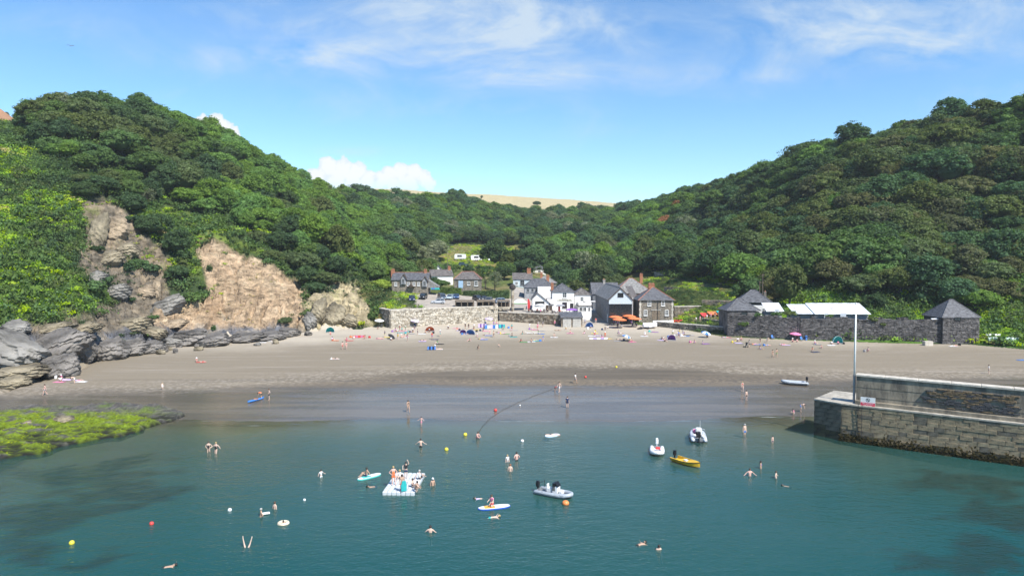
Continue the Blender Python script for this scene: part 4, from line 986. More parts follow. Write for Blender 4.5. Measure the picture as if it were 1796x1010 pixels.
# ------------------------------------------------------------------ boathouse buildings behind the dark wall
def boathouses():
    X, w = span(1277, 1334, 167); t = thing('boathouse', 'old boathouse with hipped slate roof at the left end of the dark wall', 'boathouse', (X, 167.1, 0))
    walls(t, w - .1, 7, 8.5, M_DKST, 0); roof(t, 'hip', w, 7, zat(545, 167), zat(524, 170), M_SLATE, .25, rows=14)
    window(t, 0.1, 8.0, 1.5, .9, -.25, frame=M_IRON, bars=(2, 0), sill=False)
    X, w = span(1292, 1347, 177); t = thing('boathouse', 'taller slate roofed boathouse behind with white end wall and chimney', 'boathouse', (X, 175, 0), R(-14))
    walls(t, w, 7, 9.6, M_WHITE, 2); r = roof(t, 'hip', w, 7, zat(530, 176), zat(508.5, 179), M_SLATE, .35, rows=14)
    chimney(r, w * .38, 5.2, 11.0, .6, .6, 1.6, M_STONE, 1); window(t, w * .3, 8.3, .9, 1.0, 0); window(t, -w * .1, 8.3, .9, 1.0, 0)
    # corrugated lean-to roofs of separate sheets
    def sheets(label, pxl, pxr, Yf, pyf, Yb, pyb, n, drop=()):
        X, w = span(pxl, pxr, Yf); t = thing('shed', label, 'shed', (X, Yf, 0)); zf, zb = zat(pyf, Yf), zat(pyb, Yb); D = Yb - Yf
        MB().box((0, D / 2 + .3, (zf - .25 + 3) / 2), (w - .3, D - 1.0, zf - .25 - 3)).build('wall', M_GREYW, t)
        sw = w / n
        for i in range(n):
            x0 = -w / 2 + i * sw; mb = MB(); k = 8; e = rnd.uniform(-.12, .1); lift = (i % 2) * .025
            vs = []; 
            for j in range(k + 1):
                xx = x0 + (sw + .03) * j / k; zz = (.03 if j % 2 else -.03) + lift
                vs += [(xx, -.2 + e, zf + zz), (xx, D, zb + zz)]
            vs += [(a, b, c - .012) for a, b, c in vs]; m0 = (k + 1) * 2; fs = []
            for j in range(k): fs += [(2 * j, 2 * j + 2, 2 * j + 3, 2 * j + 1), (m0 + 2 * j, m0 + 2 * j + 1, m0 + 2 * j + 3, m0 + 2 * j + 2), (2 * j, m0 + 2 * j, m0 + 2 * j + 2, 2 * j + 2)]
            mb.add(vs, fs).build('roof_sheet', M_CORR, t)
        for (px, pw, py0, py1) in drop:
            xx = (px - CX) * (Yf - .6) / FPX - X; h = (py1 - py0) * Yf / FPX; MB().box((xx, -.75, zat(py0, Yf) - h / 2), (pw * Yf / FPX, .06, h), tilt=Matrix.Rotation(R(12), 4, 'X')).build('loose_sheet', M_CORR, t)
        return t
    sheets('low shed with white corrugated roof beside the boathouse chimney', 1345, 1376, 167.6, 546, 171, 531, 4, ((1363, 7, 542, 549),))
    sheets('shed with faded bluish corrugated roof in the middle of the dark wall', 1394, 1430, 164.2, 550.5, 169, 533.5, 5)
    t = sheets('long shed with rust stained white corrugated roof behind the dark wall', 1430.5, 1529, 163.4, 551, 169, 531.5, 13, ((1450, 6, 549, 557), (1480, 10, 549, 557.5)))
    MB().box(((1480 - CX) * 160.6 / FPX - t.location.x, -2.3, zat(561, 160.6)), (1.3, .5, .7)).build('hatch', M_DARK, t)
    s = thing('sheet', 'loose white sheet lying on the wall top near the pyramid roofed hut', 'sheet', (at_y(1640, 560, 157.4)), 0); MB().box((0, 0, .1), (1.7, .5, .06), tilt=Matrix.Rotation(R(25), 4, 'X')).build('panel', M_CORR, s)
    X, w = span(1655, 1719, 156.4); t = thing('hut', 'square stone hut with pyramid slate roof at the right end of the dark wall', 'hut', (X, 156.3, 2.0))
    A, B = rubble(w, 6.2, .62, .2, np.random.RandomState(33)); MB().box((0, 3.6, 2.6), (w - .02, 7.1, 7.2)).build('wall', M_DMORT, t)
    for q, m in ((A, M_DKST2), (B, M_DKST)): o = q.build('stones', m, t, (-w / 2, 0, 0)); o['kind'] = 'stuff'
    for q, m in zip(rubble(7.2, 6.2, .62, .2, np.random.RandomState(34)), (M_DKST2, M_DKST)): o = q.build('stones', m, t, (w / 2, 0, 0), R(90)); o['kind'] = 'stuff'
    roof(t, 'hip', w, 7.2, zat(557, 156.4) - 2, zat(525.5, 160) - 2, M_SLATE, .35, rows=18, inset=w / 2 - .4)
    window(t, -.9, 5.75, 1.5, .8, -.28, frame=M_IRON, bars=(1, 0), sill=False)
boathouses()

# ------------------------------------------------------------------ houses
def stone_house():
    X, w = span(1121.7, 1181.6, 190); zb = 3.2; t = thing('stone_house', 'square stone house with red ridge tiles and four white windows', 'house', (X, 190, zb))
    ze, za = zat(526.5, 190) - zb, zat(504, 195) - zb
    walls(t, w, 9, ze, M_STONE); r = roof(t, 'hip', w, 9, ze - .05, za, M_SLATE, .4, M_RIDGE, 16, inset=w / 2 - .3)
    chimney(r, -.3, 5.6, za - .9, 1.7, .9, 1.7, M_BRICK, 4)
    f = lambda px: (px - CX) * 190 / FPX - X
    for px, py, h in ((1139.3, 532, 1.45), (1163.4, 532, 1.45), (1132.8, 548.5, 1.6), (1170, 548.5, 1.6)): window(t, f(px), zat(py, 190) - zb, 1.0, h, 0, bars=(1, 2), fw=.13)
    MB().box((f(1151), -.02, zat(552, 190) - zb), (2.2, .1, 2.9)).build('blocked_door', M_WOOD, t); MB().box((f(1151), -.06, zat(543.5, 190) - zb), (2.7, .2, .25)).build('lintel', M_CONC, t)
    for k in range(9):
        for s in (-1, 1): MB().box((s * (w / 2 - .28), -.03, .35 + k * ze / 9), (.62 if k % 2 else .4, .12, ze / 9 - .05)).build('quoin', M_COPE, t)
    pipe(t, f(1153.8), -.15, .2, ze); MB().tube([(-w / 2 - .3, -.38, ze - .02), (w / 2 + .3, -.38, ze - .02)], .08, 6).build('gutter', M_IRON, t)
    MB().tube([(f(1147), -3.0, za - 4.5), (f(1147), -3.0, za - 4.4)], .02, 4)
stone_house()
def barn():
    X, w = span(1068, 1109, 190); zb = 3.2; t = thing('barn_restaurant', 'long barn with pale blue gable over dark glazing beside orange parasols', 'restaurant', (X, 190, zb))
    ze, za = zat(525, 190) - zb, zat(504.5, 190) - zb; Ln = 30
    MB().box((0, Ln / 2 + .15, (ze - 1.5) / 2), (w, Ln, ze + 1.5)).build('wall', M_SLATEW, t)
    MB().prism([(-w / 2 + .05, zat(533, 190) - zb), (w / 2 - .05, zat(533, 190) - zb), (w / 2 - .05, ze - .05), (0, za - .15), (-w / 2 + .05, ze - .05)], .25, 'y', -.15).build('gable_boards', M_BLUEW, t)
    MB().prism([(-w / 2 + .05, ze - .04), (w / 2 - .05, ze - .04), (0, za - .16)], .2, 'y', Ln - .1).build('gable_boards', M_GREYW, t)
    roof(t, 'gy', w, Ln, ze - .1, za, M_SLATE2, .35, rows=14)
    for s in (-1, 1): MB().slab([(s * (w / 2 + .36), -.42, ze - .12), (0, -.42, za + .06), (0, -.42, za - .24), (s * (w / 2 + .36), -.42, ze - .45)], .08).build('bargeboard', M_DWOOD, t)
    window(t, 0, zat(517.5, 190) - zb, 1.6, 1.25, -.15, frame=M_IRON, bars=(1, 1), sill=False)
    g = MB(); zg = zat(533.5, 190) - zb
    MB().box((0, -.02, zg / 2), (w - .5, .1, zg - .1)).build('glazing', M_GLASS, t)
    for i in range(5): MB().box((-w / 2 + .3 + i * (w - .6) / 4, -.1, zg / 2), (.12, .14, zg)).build('post', M_IRON, t)
    MB().box((0, -.12, zg * .72), (w - .5, .1, .12)).build('transom', M_IRON, t)
    for y in (4, 9, 15, 21): window(t, -w / 2 - .02, 2.8 + y * .08, .8, 1.7, y, R(-90), M_GREYW, bars=(0, 1), sill=False)
    door(t, -w / 2 - .02, .4, 1.0, 2.2, 2.0, M_BLUEW, R(-90))
    pipe(t, w / 2 + .12, -.25, .5, ze + .6, .07, M_PAINT)
barn()
def house(name, label, pxl, pxr, Y, D, py_eave, py_ridge, kind, wm, rm, py_base=None, cat='house', ov=.3, rz=0, ridge_m=None, rows=12, inset=None):
    X, w = span(pxl, pxr, Y); zb = hz(X, Y) if py_base is None else zat(py_base, Y)
    t = thing(name, label, cat, (X, Y, zb), rz); ze = zat(py_eave, Y) - zb; za = zat(py_ridge, Y + (D / 2 if kind != 'gy' else 0)) - zb
    walls(t, w, D, ze, wm, -2.5, kind if kind in ('gx', 'gy') else None, za); r = roof(t, kind, w, D, ze - .05, za, rm, ov, ridge_m, rows, inset=inset)
    return t, r, w, ze, za, (lambda px, Yq=Y: (px - CX) * Yq / FPX - X), (lambda py: zat(py, Y) - zb)
def village():
    # white inn
    t, r, w, ze, za, fx, fz = house('pub', 'white two storey pub with hipped grey roof and sign across its front', 969, 1007, 206, 9, 512, 497, 'hip', M_WHITE, M_SLATE, 544, 'pub', rows=14)
    chimney(r, -w / 2 + .2, 5, ze + .4, .8, .8, 1.8, M_BRICK, 2)
    window(t, fx(990.5), fz(517.5), 1.3, 1.5, 0, bars=(1, 1)); window(t, fx(990.5), fz(535), 1.4, 1.7, 0, bars=(1, 1), frame=M_DWOOD); window(t, fx(1003), fz(536), 1.0, 1.4, 0, frame=M_DWOOD)
    window(t, -w / 2, fz(519), .9, 1.3, 3, R(-90), bars=(1, 1))
    sb = MB().box((fx(991), -.06, fz(526)), (4.6, .1, .55)).build('sign_board', mat('sign_cream', (.62, .6, .5), .7), t)
    cu = bpy.data.curves.new('lettering', 'FONT'); cu.body = 'The Rashleigh Inn'; cu.size = .52; cu.align_x = 'CENTER'; cu.align_y = 'CENTER'; cu.extrude = .01
    tmp = bpy.data.objects.new('tmp', cu); COL.objects.link(tmp); dg = bpy.context.evaluated_depsgraph_get(); me = bpy.data.meshes.new_from_object(tmp.evaluated_get(dg)); bpy.data.objects.remove(tmp); me.materials.clear(); me.materials.append(M_IRON)
    lo = put('lettering', me, sb, (fx(991), -.125, fz(526))); lo.rotation_euler = (R(90), 0, 0)
    # white cottage on its right, with bay
    t, r, w, ze, za, fx, fz = house('cottage', 'white cottage right of the pub with grey roofed bay window', 1008, 1036, 207, 8, 517, 505, 'hip', M_WHITE, M_SLATE3, 548, 'cottage', rows=12)
    window(t, fx(1021), fz(524.5), 1.1, 1.4, 0, bars=(1, 1)); X2, w2 = span(1015, 1038, 202); 
    MB().box((fx(1026.5, 202), -2.4, fz(545)), (w2, 4.8, 5.6)).build('bay', M_WHITE, t); roof(t, 'hip', w2, 4.8, fz(534.5), fz(528), M_SLATE3, .3, rows=6, off=(fx(1026.5, 202), -4.8))
    for px in (1019.5, 1026, 1034): window(t, fx(px, 202), fz(540), 1.0 if px < 1030 else .7, 1.3, -4.8, bars=(1, 0), sill=False)
    MB().box((w / 2 + .8, 1.5, fz(529)), (1.6, 2.4, .12)).build('balcony', M_PAINT, t); MB().box((w / 2 + .8, 1.5, fz(543)), (1.6, 2.4, .12)).build('balcony', M_PAINT, t)
    # small white gabled front
    X, w = span(933, 967, 200); zb = zat(548, 200); t = thing('cottage', 'small white cottage with lopsided gable and wide dark window left of the pub', 'cottage', (X, 200, zb))
    f = lambda px: (px - CX) * 200 / FPX - X; z = lambda py: zat(py, 200) - zb
    MB().prism([(f(934), -2), (f(963), -2), (f(963), z(531)), (f(943), z(515)), (f(934), z(523))], 6.5, 'y', 0).build('wall', M_WHITE, t)
    ro = MB(); slope(ro, (f(932.5), 6.8, z(524)), (f(932.5), -.35, z(524)), (f(943), -.35, z(514)), (f(943), 6.8, z(514)), 6); slope(ro, (f(967), -.35, z(533.5)), (f(967), 6.8, z(533.5)), (f(943), 6.8, z(514)), (f(943), -.35, z(514)), 14); ro.build('roof', M_SLATE3, t)
    window(t, f(947), z(532), 2.7, 1.2, 0, frame=M_DWOOD, bars=(2, 0)); door(t, f(960), z(547), .9, 2.0, 0, M_DWOOD)
    X, w = span(960, 972, 203); u = thing('outbuilding', 'low link between small cottage and pub under a slate lean-to roof', 'outbuilding', (X, 203, zat(548, 203)))
    MB().box((0, 2, 1.6), (w, 4, 4.4)).build('wall', M_WHITE, u); ro = MB(); slope(ro, (-w / 2 - .2, -.3, zat(534, 203) - u.location.z), (w / 2 + .0, -.3, zat(534, 203) - u.location.z), (w / 2, 4, zat(523, 207) - u.location.z), (-w / 2 - .2, 4, zat(523, 207) - u.location.z), 8); ro.build('roof', M_SLATE3, u); door(u, 0, 0, .9, 2.0, 0, M_DWOOD)
    # long grey house behind
    t, r, w, ze, za, fx, fz = house('terrace_house', 'long grey house with three small windows behind the little white cottage', 920, 972, 222, 9, 504, 489, 'hip', M_GREYW, M_SLATE, 524, rows=14, inset=3.0)
    for px in (926, 934, 941): window(t, fx(px), fz(509), .8, 1.2, 0, bars=(1, 0), frame=M_GREYW)
    MB().box((fx(955), -1.6, fz(515)), (4.6, 3.2, 4.6)).build('extension', M_WHITE, t); chimney(r, fx(962), 4.5, za - .8, .9, .8, 1.7, M_BRICK, 2)
    t, r, w, ze, za, fx, fz = house('cottage', 'pale blue cottage with grey roof behind the stone pillar', 900, 933, 246, 8, 490, 479, 'gx', M_BLUEW, M_SLATE3, 506, rows=10)
    chimney(r, w / 2 - 1.0, 4, za - .6, 1.4, .8, 2.0, M_BRICK, 3); window(t, fx(906), fz(497), 1.0, 1.3, 0); window(t, fx(916), fz(496), 1.5, 1.9, 0, frame=M_GREYW)
    t, r, w, ze, za, fx, fz = house('house', 'grey roofed house between the blue cottage and pub chimney', 940, 976, 238, 9, 496, 483, 'hip', M_STONE, M_SLATE2, 512, rows=12)
    chimney(r, -1.5, 4, za - .7, .8, .8, 1.5, M_BRICK, 2)
    t, r, w, ze, za, fx, fz = house('bungalow', 'dark roofed bungalow high among trees behind the village', 935, 957, 300, 7, 472, 464, 'hip', M_WHITE, M_SLATE, 482, 'bungalow', rows=8)
    window(t, 0, fz(476), 1.2, 1.2, 0)
    # roofs behind the barn
    t, r, w, ze, za, fx, fz = house('house', 'house with broad pale hipped roof and brick chimneys behind the barn', 1078, 1146, 232, 12, 514, 488, 'hip', M_STONE, M_SLATE2, 536, rows=16, ridge_m=M_RIDGE)
    chimney(r, w * .27, 6, za - .5, 1.0, .9, 1.8, M_BRICK, 2); window(t, w * .3, fz(522), 1, 1.3, 0)
    t, r, w, ze, za, fx, fz = house('house', 'dark roofed house joined to the back of the long barn', 1040, 1086, 226, 10, 516, 496, 'gx', M_SLATEW, M_SLATE, 540, rows=14); chimney(r, 0, 5, za - .5, .8, .8, 1.4, M_CONC, 2)
    X, w = span(1109, 1121.5, 196); t = thing('outbuilding', 'narrow dark outbuilding squeezed between barn and square stone house', 'outbuilding', (X, 196, 3.2)); walls(t, w, 12, 6.4, M_BRST); ro = MB(); slope(ro, (-w / 2, -.3, 6.3), (w / 2, -.3, 6.3), (w / 2, 12, 9.9), (-w / 2, 12, 9.9), 18); ro.build('roof', M_SLATE3, t)
    MB().box((0.1, -.06, 4.6), (1.0, .1, 2.6)).build('door', M_DWOOD, t)
    # cottages left of the car park
    t, r, w, ze, za, fx, fz = house('stone_cottage', 'stone cottage with chimneys at both ends and two gabled dormers above the car park', 687, 750, 214, 8, 491, 478, 'gx', M_STONE, M_SLATE, 506, 'cottage', ridge_m=M_RIDGE)
    chimney(r, -w / 2 - .3, 4, za - 2.2, 1.1, 1.0, 3.0, M_BRICK, 2); chimney(r, w / 2 - 1.2, 4, za - .5, .9, .8, 1.2, M_BRICK, 2)
    for px, hh in ((707.7, 488), (745, 492)):
        dm = MB().prism([(fx(px) - .75, fz(hh + 11)), (fx(px) + .75, fz(hh + 11)), (fx(px) + .75, fz(hh + 1)), (fx(px), fz(hh - 6)), (fx(px) - .75, fz(hh + 1))], 2.2, 'y', -.5).build('dormer', M_GREYW, t)
        for s in (-1, 1): MB().slab([(fx(px) + s * 1.0, -.8, fz(hh + 2.5)), (fx(px), -.8, fz(hh - 7)), (fx(px), 2.0, fz(hh - 7)), (fx(px) + s * 1.0, 2.0, fz(hh + 2.5))], .12).build('dormer_roof', M_DWOOD, dm)
        window(t, fx(px), fz(hh + 5), .8, 1.4, -.52, frame=M_GREYW)
    for px in (694, 716, 726, 734): window(t, fx(px), fz(498), .8, 1.1, 0)
    MB().prism([(fx(721) - 1.2, fz(503)), (fx(721) + 1.2, fz(503)), (fx(721), fz(498.5))], 1.6, 'y', -1.5).build('porch_roof', M_DWOOD, t)
    MB().prism([(0, 0), (3.4, 0), (3.4, .5), (0, 2.6)], 4, 'y', 1).build('lean_to', M_SLATE2, t, (w / 2 - .1, 0, fz(505)))
    t, r, w, ze, za, fx, fz = house('stone_cottage', 'stone cottage with plain hipped roof behind the bright green hedge', 796, 843, 227, 8, 490, 476.5, 'hip', M_STONE, M_SLATE3, 505, 'cottage', ridge_m=M_RIDGE, inset=2.5)
    window(t, fx(822), fz(497), 1.0, 1.2, 0); window(t, fx(835), fz(497), 1.2, 1.6, 0); door(t, fx(808), fz(505), 1.5, 2.4, 0, mat('pale_blue_door', (.35, .5, .65), .5)); pipe(t, fx(802), -.1, -.5, ze)
    t, r, w, ze, za, fx, fz = house('cottage', 'cottage with white gable end and grey roof between the two stone cottages', 757, 795, 242, 7, 484, 473, 'gx', M_WHITE, M_SLATE3, 498, rz=R(18)); chimney(r, w / 2 - .6, 3.5, za - .4, .9, .7, 1.3, M_BRICK, 2); window(t, w / 2 + .02, fz(488), .9, 1.1, 3.5, R(90))
    house('cottage', 'tiny white gable poking out of the trees left of the caravans', 762, 775, 268, 6, 474, 465, 'gy', M_WHITE, M_SLATE3, 486, rows=6)
    # shed in the garden
    t, r, w, ze, za, fx, fz = house('garden_shed', 'blue grey garden shed with pinkish white front in the hillside garden', 1207, 1231, 232, 5, 508, 499, 'gx', mat('blue_grey_boards', (.34, .42, .45), .8, .1, 2, .2), M_SLATE2, 522, 'shed', rz=R(28), rows=6); window(t, .6, fz(514), 1.2, .9, 0)
    # beach shelter with two wooden doors
    X, w = span(985, 1022, 183); t = thing('beach_store', 'low beach store with flat grey roof and two pale wooden doors under the pub', 'store', (X, 183, 2.5))
    MB().box((0, 2.6, 1.45), (w, 5, 3.6)).build('wall', M_BRST, t); ro = MB(); slope(ro, (-w / 2 - .2, -.3, 3.1), (w / 2 + .2, -.3, 3.1), (w / 2 + .2, 5.2, 4.3), (-w / 2 - .2, 5.2, 4.3), 8); ro.build('roof', M_SLATE, t)
    for s in (-1, 1):
        dr = MB().box((s * w * .235, .03, 1.6), (w * .40, .1, 2.8)).build('door', mat('bleached_boards', (.46, .44, .40), .85, .12, 2, .3), t)
        for k in range(7): MB().box((s * w * .235 + (k - 3) * w * .055, -.04, 1.6), (w * .05, .05, 2.75)).build('board', MATS['bleached_boards'], dr)
village()
def village_bits():
    # stone pillar with a dark cap
    p = at_y(899, 552, 199); t = thing('pillar', 'tall slim stone pillar with bulging dark cap on the terrace', 'pillar', (p.x, 199, p.z)); h = zat(508, 199) - p.z
    for k in range(9): MB().lathe([(.46, 0), (.44, h / 9 - .04), (.38, h / 9 - .005)], 9, (0, 0, k * h / 9)).build('stone_drum', M_PALEST if k % 3 else M_BRST, t)
    MB().lathe([(.5, h), (.95, h + .4), (.85, h + 1.1), (.4, h + 1.6), (.15, h + 1.7)], 9, wob=lambda a: 1 + .12 * math.sin(3 * a)).build('cap', mat('dark_thatch', (.06, .05, .045), .95, .3, 3, .6), t)
    # timber shelters on the parapet of the sea wall
    for i, (a, b) in enumerate(((798, 831), (836, 868), (872, 894))):
        Y = 193 + i * 2.2; X, w = span(a, b, Y); zb = zat(541, Y); h = zat(529, Y) - zb; t = thing('pergola', ['wooden shelter bay on the sea wall nearest the parked cars', 'middle wooden shelter bay on the pale sea wall', 'wooden shelter bay on the sea wall beside the stone pillar'][i], 'shelter', (X, Y, zb), 0, 'shelter bays along the sea wall')
        for s in (-1, -.34, .34, 1): MB().box((s * (w / 2 - .1), 0, h / 2 - .3), (.22, .22, h + .6)).build('post', M_WOOD, t)
        MB().box((0, 0, h + .12), (w + .2, .4, .22)).build('beam', M_WOOD, t); MB().box((0, 1.6, h / 2 - .2), (w, .1, h)).build('back_panel', M_DWOOD, t); MB().box((0, -.05, .2), (w, .3, .7)).build('low_wall', M_PALEST, t)
        MB().slab([(-w / 2, -.2, h + .3), (w / 2, -.2, h + .3), (w / 2, 1.7, h + .45), (-w / 2, 1.7, h + .45)], .08).build('roof', M_WOOD, t)
village_bits()
def hedge(name, label, pxl, pxr, Y, h, leaf, d=1.6):
    a, b = gp(pxl, Y), gp(pxr, Y); t = thing(name, label, 'hedge', ((a.x + b.x) / 2, Y, hz((a.x + b.x) / 2, Y) - .2)); L = b.x - a.x; rs = np.random.RandomState(int(pxl)); n = int(L * 95)
    p = np.stack([rs.uniform(-L / 2, L / 2, n), rs.uniform(-d / 2, d / 2, n), rs.uniform(0, h, n)], -1); f = rs.randint(0, 3, n); p[f == 0, 2] = h * rs.uniform(.93, 1.06, (f == 0).sum()); p[f == 1, 1] = -d / 2; nn = np.stack([rs.normal(0, .3, n), np.where(f == 1, -1, .1), np.where(f == 0, 1, .2)], -1)
    q = cards(p, nn / np.linalg.norm(nn, axis=1)[:, None], rs.uniform(.12, .26, n), rs); v, fs = np.array([(x * L / 2, y * d * .42, z) for z in (0, h * .92) for x, y in ((-1, -1), (1, -1), (1, 1), (-1, 1))]), np.array([(4, 5, 6, 7), (0, 1, 5, 4), (1, 2, 6, 5), (2, 3, 7, 6), (3, 0, 4, 7)])
    put('foliage', cards_mesh('foliage', q, LEAF[leaf], (v, fs)), t)
hedge('hedge', 'bright green clipped hedge in front of the hipped stone cottage', 772, 809, 221, 2.0, 'mid')
hedge('hedge', 'long dark green hedge behind the parked cars', 812, 893, 219, 2.2, 'dark')
# ------------------------------------------------------------------ village trees and shrubs one can tell apart
def special_trees():
    def T(px, Y, s, v, leaf, label, sz=1.0, z=None, name='tree'):
        X = (px - CX) * Y / FPX; return plant_tree(X, Y, s, v, leaf, label, None, name, sz)
    T(640, 462, 2.0, 1, 'dark', 'big dark round tree standing out on the ridge right of the left hill', .8)
    T(770, 232, .62, 4, 'mid', 'rounded green bush tree between the two stone cottages', .7); T(757, 236, .45, 1, 'dark', 'dark shrub tree in front of the white gabled cottage', .8)
    T(868, 234, .68, 'scruff', 'pale', 'tall thin pale tree with visible stems right of the hipped stone cottage', 1.0); T(852, 238, .8, 'scruff', 'mid', 'thin green tree beside the hipped stone cottage', 1.0)
    T(884, 262, .7, 3, 'dark', 'dark bushy tree left of the blue cottage roof', .9); T(838, 250, .55, 2, 'olive', 'olive tree behind the hipped stone cottage', .9)
    T(690, 236, .75, 0, 'olive', 'olive tree behind the left chimney of the stone cottage'); T(712, 244, .9, 1, 'mid', 'wide mid green tree behind the stone cottage roof', .9); T(742, 250, .85, 0, 'olive', 'olive green tree behind the right end of the stone cottage')
    T(668, 214, .62, 4, 'yellow', 'yellow-green shrub tree beside the left chimney of the stone cottage', .8); T(655, 226, .8, 3, 'mid', 'green tree on the bank left of the yellow-green tree')
    T(785, 262, .5, 2, 'mid', 'green tree behind the white gabled cottage'); T(823, 268, .5, 0, 'dark', 'dark tree below the middle caravan'); T(800, 285, .42, 4, 'mid', 'small tree below the left caravan')
    T(907, 300, .8, 2, 'dark', 'dark tree right of the caravans'); T(925, 290, .6, 4, 'mid', 'small tree left of the dark roofed bungalow'); T(968, 290, .9, 0, 'mid', 'tree right of the dark roofed bungalow'); T(985, 268, .9, 2, 'dark', 'dark tree rising behind the pub roof')
    T(1010, 262, 1.0, 1, 'mid', 'broad green tree behind the white cottage roof'); T(1030, 275, 1.35, 'scruff', 'pale', 'large pale yellowish tree above the lane', 1.0); T(1047, 258, 1.1, 5, 'olive', 'tall olive tree left of the barn roof'); T(1063, 268, 1.15, 2, 'dark', 'dark tall tree behind the barn roof')
    T(1085, 276, 1.1, 0, 'bright', 'bright green tree above the pale hipped roof'); T(1104, 280, 1.15, 3, 'dark', 'dark spreading tree above the pale hipped roof'); T(1128, 284, 1.1, 5, 'olive', 'olive tree above the brick chimneys'); T(1152, 288, 1.0, 0, 'dark', 'dark tree at the top left of the garden')
    T(1255, 232, 1.25, 1, 'blue', 'large rounded blue-green tree right of the garden shed', 1.05); T(1288, 226, .95, 3, 'dark', 'dark tree behind the higher retaining wall'); T(1232, 248, .9, 0, 'mid', 'mid green tree behind the garden shed'); T(1325, 205, .95, 4, 'mid', 'green tree behind the boathouse chimney')
    T(1385, 186, .98, 2, 'olive', 'large olive tree behind the faded bluish corrugated roof', 1.15); T(1362, 196, .8, 0, 'brown', 'brownish tree left of the large olive tree'); T(1538, 178, .55, 4, 'dark', 'dark bush tree at the right end of the rust stained roof'); T(1340, 232, 1.2, 1, 'mid', 'wide green tree high behind the boathouse')
    T(1165, 372, 1.1, 0, 'rust', 'rust coloured tree halfway up the slope right of the barn'); T(1190, 392, 1.0, 'scruff', 'rust', 'thin straw coloured tree beside the rust coloured one')
    T(942, 745, .8, 1, 'dark', 'lone dark tree standing on the pale far field', .75); T(845, 760, .35, 2, 'dark', 'tiny tree at the left edge of the pale far field'); T(262, 208, .55, 'scruff', 'pale', 'bare greyish tree at the foot of the left hill wood'); T(125, 236, .75, 'scruff', 'pale', 'thin grey tree on the crest of the left hill')
    T(1445, 300, 1.1, 0, 'bright', 'bright green tree high on the right hill'); T(1520, 270, 1.15, 1, 'bright', 'broad bright green tree above a dark hollow on the right hill')
    for px, label in ((21, 'tiny hedge tree on the skyline of the reddish field, left one'), (34, 'tiny hedge tree on the skyline of the reddish field, right one')): T(px, 415, .35, 2, 'dark', label)
    rr = random.Random(5); pos = []; used = set()
    # smaller garden trees and bushes round the houses
    n = 0
    for k in range(900):
        px = rr.uniform(672, 1290); Y = rr.uniform(226, 300); X = (px - CX) * Y / FPX
        if 750 < px < 800 and Y < 262: continue
        if 895 < px < 1040 and Y < 256: continue
        if 1035 < px < 1150 and Y < 262: continue
        if 1140 < px < 1240 and Y < 262: continue
        if 783 < px < 888 and Y > 236 or 912 < px < 975 and Y < 312: continue
        if 685 < px < 750 and Y < 232 or 794 < px < 848 and Y < 242 or (925 < px < 968 and 282 < Y < 310): continue
        if any((X - a) ** 2 + (Y - b) ** 2 < 30 for a, b in pos): continue
        pos.append((X, Y)); n += 1
        if n > 34: break
        leaf = rr.choice(['mid', 'mid', 'dark', 'olive', 'bright', 'blue']); gn = dict(mid='mid green', dark='dark green', olive='olive', bright='bright green', blue='blue-green'); dn = 'close behind' if Y < 245 else 'some way behind' if Y < 272 else 'far up behind'; ln = 'the car park cottage' if px < 752 else 'the white gabled cottage' if px < 797 else 'the hipped stone cottage' if px < 850 else 'the stone pillar' if px < 905 else 'the blue cottage' if px < 940 else 'the small white cottage' if px < 970 else 'the pub' if px < 1008 else 'the bay windowed cottage' if px < 1040 else 'the barn' if px < 1110 else 'the square stone house' if px < 1182 else 'the garden shed' if px < 1235 else 'the high retaining wall'; place = dn + ' ' + ln
        for alt in ('mid', 'dark', 'olive', 'bright', 'blue'):
            if (leaf, place) in used: leaf = alt
        used.add((leaf, place))
        plant_tree(X, Y, rr.uniform(.45, .8), rr.randrange(6), leaf, f'small {gn[leaf]} garden tree {place}', 'small garden trees behind the village', 'garden_tree', .9)
special_trees()
